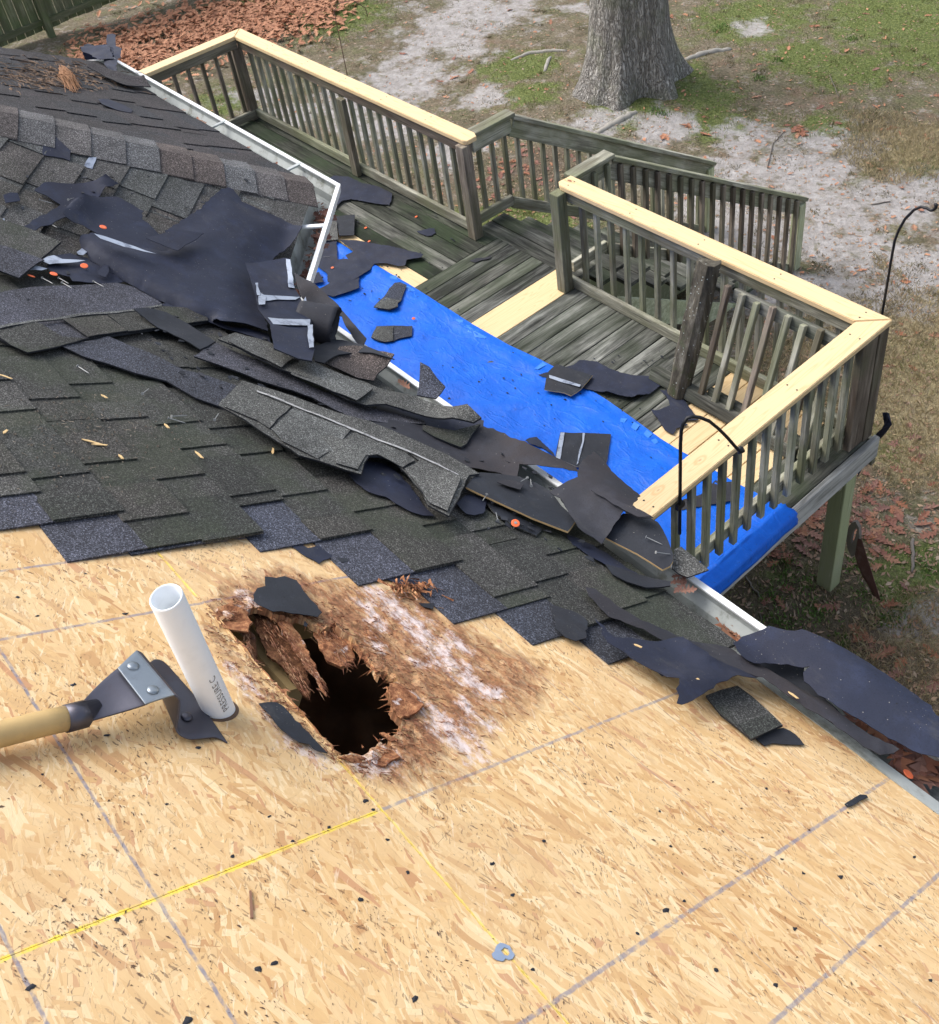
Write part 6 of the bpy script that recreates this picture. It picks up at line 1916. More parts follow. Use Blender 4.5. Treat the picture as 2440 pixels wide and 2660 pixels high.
# ================================================================== OLD SAW at the foot of the deck post
saw = empty('rusty_saw', tuple(hit(6, 1560, 1620, 'ground')), 'rusty old hand saw leaning on the deck support post', 'saw')
def pv(k, x, y, Yv): return at(k, x, y, Y=Yv)
bl = [(1235, 860, 4.42), (1262, 870, 4.42), (1290, 960, 4.42), (1330, 1090, 4.40), (1375, 1230, 4.37), (1405, 1330, 4.35), (1395, 1375, 4.35), (1360, 1310, 4.36), (1310, 1210, 4.38), (1262, 1130, 4.40), (1228, 1040, 4.41), (1212, 985, 4.42)]
MB().prism([pv(17, x, y, Y_) for x, y, Y_ in bl], (.001, .003, 0)).build('blade', M['rust'], saw)
hnd = [(1170, 770), (1195, 735), (1225, 730), (1248, 770), (1255, 840), (1240, 900), (1215, 985), (1190, 990), (1165, 930), (1152, 850)]
hol = [(1188, 880), (1200, 815), (1225, 770), (1238, 790), (1215, 860), (1195, 895)]
pH = [pv(17, x, y, 4.43) for x, y in hnd]; pO = [pv(17, x, y, 4.43) for x, y in hol]
v2, fc = cdt([Vector((p.x, p.z)) for p in pH], [], [[Vector((p.x, p.z)) for p in pO]])
ho2 = [(p.x, p.z) for p in pO]
fc = [q for q in fc if not inside((sum(v2[i].x for i in q) / len(q), sum(v2[i].y for i in q) / len(q)), ho2)]
n = len(v2)
cnt = {}
fs = []
for q in fc:
    fs += [tuple(q), tuple(i + n for i in q[::-1])]
    for i in range(len(q)):
        ed = (q[i], q[(i + 1) % len(q)])
        if (ed[1], ed[0]) in cnt: cnt.pop((ed[1], ed[0]))
        else: cnt[ed] = 1
fs += [(b, a, a + n, b + n) for a, b in cnt]
mesh_obj('handle', [Vector((p.x, 4.42, p.y)) for p in v2] + [Vector((p.x, 4.445, p.y)) for p in v2], fs, M['twig'], saw)

# ================================================================== NAILS, CAPS, CHIPS, TWIGS
def nail_mesh():
    mb = MB().tube([(-.024, 0, .0015), (.018, 0, .0015), (.024, 0, .0015)], [.0013, .0013, .0004], 6)
    mb.tube([(-.0255, 0, .0015), (-.024, 0, .0015)], [.0045, .0045], 8)
    me = bpy.data.meshes.new('nail'); me.from_pydata([tuple(v) for v in mb.v], [], mb.f); me.materials.append(M['galv']); me.update(); return me
def cap_mesh():
    vs, fs = [], []
    prof = [(.0001, .0022), (.004, .0022), (.009, .0026), (.0122, .0018), (.0128, .0008), (.0122, .0), (.0001, 0)]
    n = 18
    for rr0, z in prof:
        for j in range(n): vs.append((rr0 * math.cos(2 * math.pi * j / n), rr0 * math.sin(2 * math.pi * j / n), z))
    fs = [(i * n + j, i * n + (j + 1) % n, (i + 1) * n + (j + 1) % n, (i + 1) * n + j) for i in range(len(prof) - 1) for j in range(n)]
    me = bpy.data.meshes.new('cap'); me.from_pydata(vs, [], fs); me.materials.append(M['orange']); me.update(); return me
NM, CM = nail_mesh(), cap_mesh()
def place(me, name, p, nrm, ang, label, cat, group=None, tilt=0.0, sc=1.0):
    o = bpy.data.objects.new(name, me); col.objects.link(o)
    z = Vector(nrm).normalized()
    if tilt: z = (z + Vector((rnd.uniform(-tilt, tilt), rnd.uniform(-tilt, tilt), 0))).normalized()
    x = Vector((math.cos(ang), math.sin(ang), 0)); x = (x - z * x.dot(z)).normalized()
    Mx = basis(p, x, z.cross(x), z) @ Matrix.Scale(sc, 4)
    o.matrix_world = Mx
    o_pos[o.name] = Matrix.Translation(p)
    return tag(o, label, cat, group)


caps_ = [(19, 825, 893, 'roof', .125, 'orange cap on the curled felt sheet'), (19, 298, 953, 'roof', .035, 'orange cap above the left shingle stack'), (19, 674, 1203, 'roof', .06, 'orange cap leaning in the fold of the felt roll'),
         (19, 250, 1285, 'roof', .035, 'orange cap just below the left shingle stack'), (19, 430, 1268, 'roof', .045, 'orange cap half under the flat felt piece'), (12, 660, 558, 'deck', .004, 'orange cap on the boards right of the blue-black scrap'),
         (12, 684, 651, 'deck', .036, 'orange cap on the upper edge of the wide torn felt'), (12, 1007, 482, 'deck', .004, 'orange cap on the boards near the back railing'), (12, 432, 832, 'deck', .03, 'orange cap in the notch of the wide torn felt'),
         (12, 989, 1181, 'deck', .03, 'orange cap lying on the tarp between two shingle pieces'), (13, 1537, 300, 'deck', .004, 'orange cap on the boards at the foot of the leaning rail'), (9, 1700, 1130, 'roof', -.02, 'orange cap among the leaves at the gutter end'),
         (15, 935, 941, lambda x, y: ZD - .37, .004, 'orange cap on a stair tread behind the balusters')]
for k, x, y, sf, h, lb_ in caps_:
    p = hit(k, x, y, sf, h)
    place(CM, 'plastic_washer', p, NR if sf == 'roof' else (0, 0, 1), rnd.uniform(0, 6), lb_.replace('orange cap', 'orange plastic washer'), 'washer', 'orange plastic washers', .3)
p = hit(13, 553, 1292, 'roof', .05)
cn = empty('washered_nail', tuple(p), 'orange plastic washer with its nail through it on the thin shingle strip', 'washer', 'orange plastic washers')
for me_, nm_ in ((CM, 'cap'), (NM, 'nail')):
    o = bpy.data.objects.new(nm_, me_); col.objects.link(o); o.parent = cn
    dv = (EYE - p).normalized()
    zz2 = (dv + NR).normalized()
    xx = Vector((1, 0, 0)); xx = (xx - zz2 * xx.dot(zz2)).normalized()
    Mx = basis(Vector(), xx, zz2.cross(xx), zz2)
    if nm_ == 'nail': Mx = Mx @ Matrix.Rotation(math.pi / 2, 4, 'Y') @ Matrix.Translation((.022, 0, -.0015))
    else: Mx = Mx @ Matrix.Scale(.95, 4)
    o.matrix_local = Mx
nails = [(19, 372, 692, 'roof', .036, 1.0), (19, 570, 668, 'roof', .05, 2.2), (19, 420, 880, 'roof', .03, .4), (19, 380, 1325, 'roof', .03, .4), (19, 510, 1325, 'roof', .04, .35), (19, 535, 1362, 'roof', .045, .3), (19, 790, 1352, 'roof', .045, .4),
         (13, 645, 1048, 'roof', .074, 2.3), (13, 603, 1033, 'roof', .085, 5.0), (13, 367, 1142, 'roof', .06, 5.2), (13, 440, 1252, 'roof', .04, 2.4), (4, 400, 853, 'roof', .03, .3), (4, 700, 955, 'roof', .03, 2.2), (4, 862, 1075, 'roof', .03, 1.6), (4, 850, 1097, 'roof', .03, .9),
         (12, 868, 1284, 'deck', .045, 1.0), (12, 395, 757, 'deck', .035, .8), (4, 1040, 1077, 'roof', .08, 2.3), (6, 525, 1365, 'roof', .07, 1.2), (6, 480, 1305, 'roof', .07, .5)]
nl_ = ['on the bow-shaped felt', 'across the bow-shaped felt', 'below the bow-shaped felt', 'under the left shingle stack', 'beside the flat felt piece', 'at the edge of the wide curved strip', 'in front of the felt roll', 'on the black shingle underside', 'standing on the black shingle underside',
       'at the tip of the small felt rag', 'beside the small felt rag', 'on the moss above the long bluish strip', 'below the long bluish strip', 'in the middle of the mossy slope', 'low on the mossy slope', 'on the straight two-tone shingle', 'on the wide torn felt', 'at the left end of the largest grey strip', 'near the tip of the blue-black tongue', 'in the middle of the blue-black tongue']
for (k, x, y, sf, h, a_), w_ in zip(nails, nl_):
    place(NM, 'nail', hit(k, x, y, sf, h), NR if sf == 'roof' else (0, 0, 1), a_, 'loose galvanised roofing nail ' + w_, 'nail', 'loose roofing nails')
# chips of pale wood on the mossy shingles
chips = [(4, 25, 885, .02), (4, 440, 1198, .025), (4, 478, 1212, .02), (4, 955, 1260, .02), (4, 1310, 1242, .018), (4, 800, 1122, .014), (4, 500, 980, .012), (4, 1440, 1236, .014), (4, 25, 1150, .012), (4, 580, 1270, .012), (9, 402, 515, .01), (9, 705, 675, .016), (9, 1148, 752, .014)]
cl_ = ['at the far left of the mossy slope', 'in the longest chip cluster on the moss', 'below the longest chip on the moss', 'right of the chip cluster on the moss', 'at the lower edge of the grey strip', 'in the middle of the mossy slope', 'small one high on the mossy slope', 'under the edge of the grey strip', 'at the left edge above the steps', 'small one left of the steps', 'on the top of the twisted felt', 'on the middle of the twisted felt', 'on the narrow felt ribbon']
for (k, x, y, L), w_ in zip(chips, cl_):
    p = hit(k, x, y, 'roof', .028 if k == 4 else .07)
    a_ = rnd.uniform(0, 3)
    u_ = Vector((math.cos(a_), math.sin(a_), 0)); u_ = (u_ - NR * u_.dot(NR)).normalized(); w2 = NR.cross(u_)
    o = MB().prism([p - u_ * L, p - u_ * L * .3 + w2 * .004, p + u_ * L + w2 * .002, p + u_ * L * .8 - w2 * .003, p - u_ * L * .6 - w2 * .003], NR * .002).build('wood_chip', M['chip'])
    tag(o, 'pale wood chip ' + w_, 'wood chip', 'pale wood chips')
# grit, granules and needles loose on the roof
mb = MB()
for i in range(420):
    if i < 260: k, x, y = 4, fr.gauss(430, 260), fr.gauss(1150, 110)
    else: k, x, y = 14, fr.gauss(420, 220), fr.gauss(520, 60)
    if x < -60: continue
    p = hit(k, x, y, 'roof', .026)
    if fr.random() < .5 and i < 260:
        s1 = fr.uniform(.0015, .004)
        mb.add([p + Vector((s1, 0, 0)), p + Vector((-s1, s1, 0)), p + Vector((-s1, -s1, 0)), p + Vector((0, 0, s1 * 1.5))], [(0, 1, 3), (1, 2, 3), (2, 0, 3), (0, 2, 1)])
    else:
        L, a_ = fr.uniform(.004, .014) * (1 if i < 260 else 2), fr.uniform(0, 6.28)
        u_ = Vector((math.cos(a_) * L, math.sin(a_) * L, 0)); u_ -= NR * u_.dot(NR)
        mb.tube([p, p + u_ + NR * fr.uniform(0, .006)], .0008 if i < 260 else .0012, 3)
o = mb.build('roof_litter', M['grit']); tag(o, 'crumbs, bits of bark and needles scattered on the shingles', 'litter', kind='stuff')
mb = MB()
for i in range(520):
    x, y = fr.gauss(330, 230), fr.gauss(500, 55)
    if x < -40 or y > 640 or (x > 560 and y < 480): continue
    p = hit(14, x, y, 'roof', .026)
    L, a_ = fr.uniform(.02, .07), fr.gauss(.6, .9)
    u_ = Vector((math.cos(a_) * L, math.sin(a_) * L, 0)); u_ -= NR * u_.dot(NR)
    mb.tube([p, p + u_ * .5 + NR * fr.uniform(0, .01), p + u_ + NR * fr.uniform(0, .006)], fr.uniform(.0008, .0022), 3)
for i in range(60):
    x, y = fr.gauss(420, 180), fr.gauss(540, 50)
    p = hit(14, x, y, 'roof', .028)
    s1 = fr.uniform(.006, .018)
    mb.add([p + Vector((s1, 0, 0)), p + Vector((0, s1 * .7, 0)), p - Vector((s1, 0, 0)), p - Vector((0, s1 * .6, 0)), p + NR * s1 * .5], [(0, 1, 4), (1, 2, 4), (2, 3, 4), (3, 0, 4)])
tag(mb.build('needle_litter', M['needle2']), 'dead pine needles and bark crumbs on the far roof slope', 'litter', kind='stuff')
cluster = MB()
for i in range(110):
    a0 = hit(14, fr.uniform(400, 450), fr.uniform(445, 510), 'roof', fr.uniform(.03, .07))
    a1 = hit(14, fr.gauss(505, 30), fr.gauss(590, 18), 'roof', .03)
    cluster.tube([a0, a0.lerp(a1, .5) + Vector((fr.uniform(-.02, .02), fr.uniform(-.02, .02), .015)), a1], .0012, 4)
tag(cluster.build('pine_needle_bundle', M['needle']), 'bundle of brown pine needles on the far roof slope', 'pine needles')
# dark resin lumps / nail holes scattered on the bare boards
mb = MB()
for k, x, y, s1 in ((10, 168, 170, .006), (10, 420, 15, .006), (10, 655, 287, .007), (10, 915, 492, .009), (10, 462, 742, .008), (10, 1438, 275, .011), (10, 1470, 308, .009), (10, 1605, 555, .009), (10, 1295, 378, .009), (10, 1152, 432, .007), (10, 1060, 335, .007), (10, 1525, 428, .008),
                    (10, 1018, 935, .013), (10, 1078, 915, .010), (10, 1632, 1053, .012), (10, 120, 1010, .012), (10, 742, 1140, .012), (10, 1420, 660, .012), (11, 90, 520, .010), (11, 170, 645, .009), (11, 292, 432, .009), (11, 792, 452, .008), (11, 748, 316, .008), (11, 1168, 226, .010),
                    (11, 1230, 505, .008), (11, 1315, 558, .009), (11, 1460, 575, .014), (11, 1280, 778, .010), (11, 775, 705, .015), (11, 1205, 1000, .011), (11, 845, 668, .008), (11, 970, 940, .010), (11, 1750, 495, .009), (11, 1828, 315, .008), (11, 250, 937, .008), (11, 1815, 980, .009), (11, 660, 795, .008), (11, 1490, 320, .007),
                    (7, 355, 885, .012), (7, 515, 1128, .009), (7, 85, 465, .009), (7, 180, 555, .007), (7, 600, 545, .010), (7, 410, 352, .006), (7, 950, 1190, .010), (7, 880, 1100, .008)):
    p = roof_xy(k, x, y)
    n_ = 8
    s1 *= .62
    ring = [RP(p.x + s1 * .55 * (1 + 1.1 * noise.noise((x * .137 + j * 1.7, y * .13, 0))) * math.cos(j * .785), p.y + s1 * .8 * (1 + 1.1 * noise.noise((j * 1.7, x * .137, y * .13))) * math.sin(j * .785), .0006) for j in range(n_)]
    ring.append(RP(p.x, p.y, .0006 + s1 * .16))
    mb.add(ring, [(j, (j + 1) % n_, n_) for j in range(n_)])
o = mb.build('tar_blobs', M['under']); tag(o, 'small black tar lumps dotted over the bare boards', 'tar blobs', kind='stuff')
mb = MB()
for (x, y, w_, h_) in ((990, 870, .022, .022),):
    pass
tabp = jag([roof_xy(11, x, y) for x, y in ((86, 878), (98, 868), (104, 848), (120, 835), (140, 840), (158, 848), (165, 866), (177, 882), (170, 896), (152, 902), (140, 896), (128, 908), (104, 902), (92, 894))], .004, .0016, 3)
hol_ = [roof_xy(11, x, y) for x, y in ((122, 866), (135, 853), (150, 858), (158, 876), (150, 886), (136, 884), (130, 876))]
v2, fc = cdt(tabp, [], [hol_])
fc = [q for q in fc if not inside((sum(v2[i].x for i in q) / len(q), sum(v2[i].y for i in q) / len(q)), hol_)]
o = mesh_obj('metal_tab', [RP(p.x, p.y, .0016) for i, p in enumerate(v2)] + [RP(p.x, p.y, .0008) for i, p in enumerate(v2)], [tuple(q) for q in fc] + [tuple(i + len(v2) for i in q[::-1]) for q in fc], M['tab'])
tag(o, 'small bluish torn metal ring on the yellow line at the bottom', 'metal scrap')
o = MB().prism([RP(*roof_xy(10, x, y), .001) for x, y in ((980, 632), (988, 632), (996, 738), (984, 740))], NR * .002).build('wood_splinter', M['rustchip'])
tag(o, 'thin reddish wood splinter lying alone on the bare boards', 'splinter')

tv, tf = [], []
cl_c = [(10, fr2.uniform(-50, 1900), fr2.uniform(-40, 1180)) for _ in range(34)] + [(11, fr2.uniform(-20, 1850), fr2.uniform(60, 1180)) for _ in range(26)] + [(7, fr2.uniform(0, 1000), fr2.uniform(250, 1250)) for _ in range(14)]
for k, x0_, y0_ in cl_c:
    for _ in range(int(fr2.uniform(12, 55))):
        p = roof_xy(k, x0_ + fr2.gauss(0, 110), y0_ + fr2.gauss(0, 55))
        if not (-1.72 < p.x < .3 and .3 < p.y < 2.35) or inside(p, hole2) or (p.x < -1.2 and p.y > 1.55) or p.y > 2.2: continue
        L_, a_ = fr2.uniform(.0006, .0026) * (2.0 if fr2.random() < .12 else 1), fr2.gauss(.1, .7)
        ca, sa = math.cos(a_) * L_, math.sin(a_) * L_
        w_ = fr2.uniform(.12, .45)
        n = len(tv)
        tv += [RP(p.x - ca, p.y - sa, .0005), RP(p.x - sa * w_, p.y + ca * w_, .0011), RP(p.x + ca, p.y + sa, .0005), RP(p.x + sa * w_, p.y - ca * w_, .0011)]
        tf.append((n, n + 1, n + 2, n + 3))
o = mesh_obj('dark_specks', tv, tf, M['speckm']); tag(o, 'fine dark splinters and dirt specks strewn over the bare boards', 'debris', kind='stuff')

# ================================================================== LEAVES
def leaf_mesh(seed, mt):
    rr = random.Random(seed)
    half = [(0, .0), (.06, .03), (.14, .16), (.20, .06), (.32, .26), (.40, .07), (.54, .30), (.60, .09), (.74, .22), (.80, .08), (.90, .10), (1.0, 0)]
    vs = []
    for x, y in half: vs.append((x, 0, .02 * math.sin(x * 5)))
    cu = rr.uniform(.1, .6)
    for sgn in (1, -1):
        for x, y in half[1:-1]:
            yy = y * rr.uniform(.8, 1.25)
            xx = x + (.06 if y > .12 else 0)
            vs.append((xx, sgn * yy, .02 * math.sin(x * 5) + cu * yy * yy * 2.2 + rr.uniform(-.02, .03)))
    n = len(half)
    fs = []
    for s in (0, 1):
        o_ = n + s * (n - 2)
        for i in range(n - 1):
            a, b = i, i + 1
            qa = o_ + i - 1 if i >= 1 else None
            qb = o_ + i if i + 1 <= n - 2 else None
            f_ = [a, b] + ([qb] if qb is not None else []) + ([qa] if qa is not None else [])
            if len(f_) >= 3: fs.append(tuple(f_) if s == 0 else tuple(f_[::-1]))
    vs += [(-.22, .01, .03), (-.22, -.01, .03)]
    fs.append((0, len(vs) - 2, len(vs) - 1))
    vs = [((x - .45), y, z) for x, y, z in vs]
    # close the coarse curl along the length
    k_ = rr.uniform(-.35, .5)
    vs = [(x, y, z + k_ * x * x) for x, y, z in vs]
    return vs, fs


LEAF = [leaf_mesh(i, None) for i in range(8)]


def leaf_me(i, mt):
    vs, fs = LEAF[i]
    me = bpy.data.meshes.new('leaf'); me.from_pydata(vs, [], fs); me.materials.append(mt); me.update()
    a = me.attributes.new('tint', 'FLOAT', 'POINT'); a.data.foreach_set('value', [.5] * len(vs))
    return me


LR = [leaf_me(i, M['leafR']) for i in range(8)]
LP = [leaf_me(i, M['leafB']) for i in range(8)]
LD = [leaf_me(i, M['leafD']) for i in range(8)]
lf = random.Random(77)


def put_leaf(me, p, sc, label, group, cat='leaf', nrm=(0, 0, 1), tilt=.25):
    return place(me, 'oak_leaf', p + Vector((0, 0, sc * .04)), nrm, lf.uniform(0, 6.28), label, cat, group, tilt, sc)


LM = [((17, 1330, 1350), 'at the tip of the rusty saw'), ((17, 1250, 800), 'by the handle of the rusty saw'), ((17, 1060, 1250), 'at the foot of the deck support post'), ((17, 1640, 1000), 'beside the lichened stick'), ((17, 1640, 250), 'on the dry grass above the deck corner'),
      ((17, 1560, 600), 'on the dry grass right of the support post'), ((17, 900, 650), 'just under the deck rim'), ((17, 900, 1050), 'left of the support post'), ((17, 600, 1350), 'on the dark soil near the gutter'), ((17, 1350, 1650), 'above the broad felt flap at the lower right'), ((17, 1700, 1900), 'at the lower right edge of the yard'),
      ((17, 1400, 870), 'on the moss between saw and stick'), ((0, 1300, 420), 'behind the stair railing'), ((0, 1250, 520), 'low behind the stair railing'), ((0, 1400, 560), 'on the moss beneath the stairs'), ((0, 1480, 470), 'behind the sloping handrail'), ((18, 1128, 668), 'near the brown leaf heap'), ((18, 500, 700), 'on the sand behind the handrail'),
      ((18, 350, 60), 'right of the oak trunk'), ((18, 900, 350), 'on the moss right of the oak roots'), ((18, 1600, 100), 'in the green grass at the top right'), ((18, 1650, 450), 'in the thin grass at the right'), ((18, 1500, 750), 'at the grassy edge of the sand'), ((3, 1750, 950), 'beside the tall shepherd hook'), ((2, 500, 100), 'on the sand left of the oak'),
      ((2, 150, 150), 'behind the long back railing'), ((2, 650, 420), 'below the back railing near the oak'), ((3, 1450, 1180), 'on the bare sand behind the front railing')]
LMP = [(hit(*q, 'ground'), w_) for q, w_ in LM]
LCOL = {}


def px_leaf(k, x, y, sets, sc, label, group='fallen oak leaves in the yard'):
    p = hit(k, x, y, 'ground')
    me = lf.choice(sets)
    if group != 'fallen oak leaves in the yard':
        put_leaf(me, p, sc, label, group); return
    near = min(LMP, key=lambda q: (q[0] - p).length)[1]
    cword = {'oak_leaf': 'rust-orange', 'oak_leaf_pale': 'pale brown', 'oak_leaf_dark': 'dark purplish brown'}[me.materials[0].name]
    sw = 'small ' if sc < .105 else ('large ' if sc > .132 else '')
    put_leaf(me, p, sc, label and '%s%s fallen oak leaf %s' % (sw, cword, near), group)
L1 = 'fallen oak leaf on the ground right of the deck'
for x, y in ((1640, 200), (1690, 250), (1660, 275), (1530, 350), (1300, 380), (1600, 430), (1800, 460), (1640, 110), (1500, 160), (1620, 20), (1350, 480), (1400, 500), (1300, 500), (1450, 520), (1560, 610), (1520, 580), (1340, 590), (1420, 640), (1290, 690), (1330, 740), (1220, 600), (1480, 740), (1500, 790),
             (1720, 700), (1710, 760), (1760, 840), (1400, 870), (1450, 890), (1440, 985), (1480, 1020), (1600, 1235), (1450, 1360), (980, 870), (930, 700), (880, 700), (960, 640), (900, 830), (830, 960), (560, 960), (620, 960), (500, 1010), (780, 1060), (740, 800), (800, 880), (1010, 600), (1180, 1060),
             (550, 1330), (660, 1350), (955, 1385), (1050, 1375), (690, 1240), (1250, 1560), (1310, 1620), (1330, 1680), (1560, 1790), (1530, 1870), (1390, 1740), (1440, 1720), (1240, 1600), (1780, 1980), (1820, 1960), (1790, 1720), (880, 760), (1040, 690), (1210, 870), (1250, 800), (1310, 860), (1380, 830), (600, 1050), (700, 1000)):
    px_leaf(17, x, y, LR if lf.random() < .7 else LD, lf.uniform(.10, .15), L1)
for i in range(75): px_leaf(17, lf.gauss(1130, 330), lf.gauss(760, 190), LR if lf.random() < .6 else LD, lf.uniform(.09, .14), L1)
L2 = 'fallen oak leaf on bare ground behind the stair railing'
for i in range(70): px_leaf(0, lf.gauss(1330, 70), lf.gauss(440, 55), LR if lf.random() < .4 else LD, lf.uniform(.09, .14), L2)
L3 = 'single fallen oak leaf on the open yard'
for k, x, y in ((18, 1215, 135), (18, 450, 700), (18, 570, 645), (18, 660, 690), (18, 920, 495), (18, 905, 360), (18, 930, 330), (18, 1600, 410), (18, 1650, 490), (18, 1610, 655), (18, 1790, 80), (18, 1375, 262), (18, 550, 75), (18, 1840, 490), (18, 1470, 70), (18, 470, 90), (18, 1310, 745), (18, 920, 720), (18, 1080, 455),
                (6, 1690, 60), (6, 1830, 320), (6, 1660, 310), (6, 1610, 465), (6, 1730, 480), (3, 870, 785), (3, 1510, 1180), (3, 1760, 915), (3, 1740, 995), (18, 1080, 250), (18, 700, 915), (18, 1330, 630), (3, 750, 550), (3, 640, 600), (2, 710, 315), (2, 1060, 100), (2, 880, 45), (2, 640, 340), (2, 280, 135), (2, 1580, 70)):
    px_leaf(k, x, y, LR + LP, lf.uniform(.10, .15), L3)
for i in range(26): px_leaf(0, lf.uniform(1000, 2440), lf.uniform(0, 640), LR + LP + LD, lf.uniform(.08, .13), L3)
# little pile on the sand
for i in range(16): px_leaf(18, lf.gauss(1128, 26), lf.gauss(668, 18), LR, lf.uniform(.10, .14), 'leaf in the small brown heap on the sand', 'leaves heaped on the sand')
# leaf carpet by the fence: too many to count
tv, tf, tt = [], [], []
for i in range(5200):
    if i < 4300:
        u = lf.random()
        x = 230 + 640 * u + lf.gauss(0, 40); y = 175 - 175 * u + lf.gauss(0, 42) - 8
        if y < -60 or (x < 330 and y > 190): continue
        if abs((x - 470) / 130) < 1 and abs(y - (140 - .28 * (x - 300))) < 10 and lf.random() < .6: continue
    else: x, y = lf.uniform(300, 2440), lf.uniform(-20, 900)
    p = hit(0, x, y, 'ground') if True else None
    vs, fs = LEAF[i % 8]
    sc = lf.uniform(.10, .16) if i < 4300 else lf.uniform(.03, .07)
    a_, tx, ty = lf.uniform(0, 6.28), lf.gauss(0, .28), lf.gauss(0, .28)
    Rm = Matrix.Rotation(a_, 3, 'Z') @ Matrix.Rotation(tx, 3, 'X') @ Matrix.Rotation(ty, 3, 'Y')
    off = p + Vector((0, 0, .015 + lf.uniform(0, .05) * (i < 4300)))
    n = len(tv); t_ = lf.random()
    tv += [tuple(Rm @ (Vector(v) * sc) + off) for v in vs]
    tf += [tuple(q + n for q in f_) for f_ in fs]
    tt += [t_] * len(vs)
me = bpy.data.meshes.new('leaf_carpet'); me.from_pydata(tv, [], tf); me.materials.append(M['leafB']); me.update()
a = me.attributes.new('tint', 'FLOAT', 'POINT'); a.data.foreach_set('value', tt)
o = bpy.data.objects.new('leaf_carpet', me); col.objects.link(o); tag(o, 'thick carpet of pale brown oak leaves along the fence', 'leaves', kind='stuff')


# leaves lying in the gutters
gn = [0]
GLM = [(hit(9, x, y, 'roof'), w_) for x, y, w_ in ((820, 425, ', upper one'), (860, 440, ', middle one'), (900, 455, ', next to the flap'), (1660, 1070, ', near the narrow felt ribbon'), (1780, 1100, ', towards the right edge'), (1840, 1150, ', at the right edge of the photo'), (1560, 940, ', deep in the shade of the flap'), (1420, 860, ', under the middle of the flap'))] + [(hit(12, x, y, 'roof'), w_) for x, y, w_ in ((230, 250, ', in its upper corner'), (240, 330, ', above the middle hanger'), (190, 380, ', at the middle hanger'), (200, 450, ', below the middle hanger'), (175, 500, ', at its lower end'))]
def gut_leaf(k, x, y, mes, sc, label, zz=-.09):
    p = hit(k, x, y, (lambda a, b: ZE + zz))
    gn[0] += 1
    near = min(GLM, key=lambda q: (q[0] - p).length)[1]
    put_leaf(lf.choice(mes), p, sc, label + near, 'leaves in the gutter', tilt=.45)
for x, y in ((820, 425), (850, 440), (880, 450), (860, 420), (835, 455), (895, 435)): gut_leaf(9, x, y, LR, .085, 'rust coloured leaf in the straight gutter beside the lower shingles', -.085)
for x, y in ((1660, 1070), (1690, 1100), (1750, 1140), (1800, 1150), (1830, 1120), (1780, 1090), (1720, 1060), (1500, 900), (1600, 960), (1560, 940), (1840, 1170), (1650, 1000), (1850, 1060), (1420, 860)): gut_leaf(9, x, y, LR + LD, .11, 'leaf in the gutter under the broad felt flap', -.06)
for i in range(34):
    t_ = lf.uniform(.02, 1.0); dd = lf.uniform(.03, .10)
    q = Vector((C0[0] + (C1[0] - C0[0]) * t_ + dd * .7071, C0[1] + (C1[1] - C0[1]) * t_ + dd * .7071, ZE - .112 + lf.uniform(.0, .055)))
    near = min(GLM, key=lambda g: (g[0] - q).length)[1]
    me = lf.choice(LD + LR[:2])
    put_leaf(me, q, lf.uniform(.05, .085), ('wet dark' if me in LD else 'wet rusty') + ' leaf in the angled gutter' + near, 'leaves in the gutter', tilt=.6)
for x, y in ((950, 575), (972, 588), (880, 530), (1180, 715), (1320, 800), (790, 480)): gut_leaf(1, x, y, LR, .05, 'small leaf at the shingle edge of the far gutter', -.03)
gut_leaf(5, 650, 930, LR, .07, 'leaf standing in the gutter beside the black shingle corner', -.02)
for x, y in ((610, 230), (625, 200), (600, 180), (640, 250), (590, 210)): gut_leaf(9, x, y, LD, .05, 'rotting leaf clump at the gutter end by the blue-black tongue', -.01)
mb = MB()
for i in range(260):
    k_ = fr.random()
    if k_ < .35: x, y = fr.uniform(-3.75, -5.9), C1[1] + fr.uniform(.01, .045)
    elif k_ < .6:
        t_ = fr.random(); x, y = C0[0] + (C1[0] - C0[0]) * t_ + fr.uniform(.01, .06), C0[1] + (C1[1] - C0[1]) * t_ + fr.uniform(.01, .06)
    else: x, y = fr.uniform(-3.1, 1), YE + fr.uniform(.01, .09)
    p = Vector((x, y, ZE - .112 + fr.uniform(0, .02)))
    L, a_ = fr.uniform(.01, .035), fr.uniform(0, 6.28)
    mb.tube([p, p + Vector((math.cos(a_) * L, math.sin(a_) * L * .5, fr.uniform(0, .02)))], fr.uniform(.001, .003), 4)
o = mb.build('gutter_litter', M['rustchip'], gut); tag(o, kind='stuff')
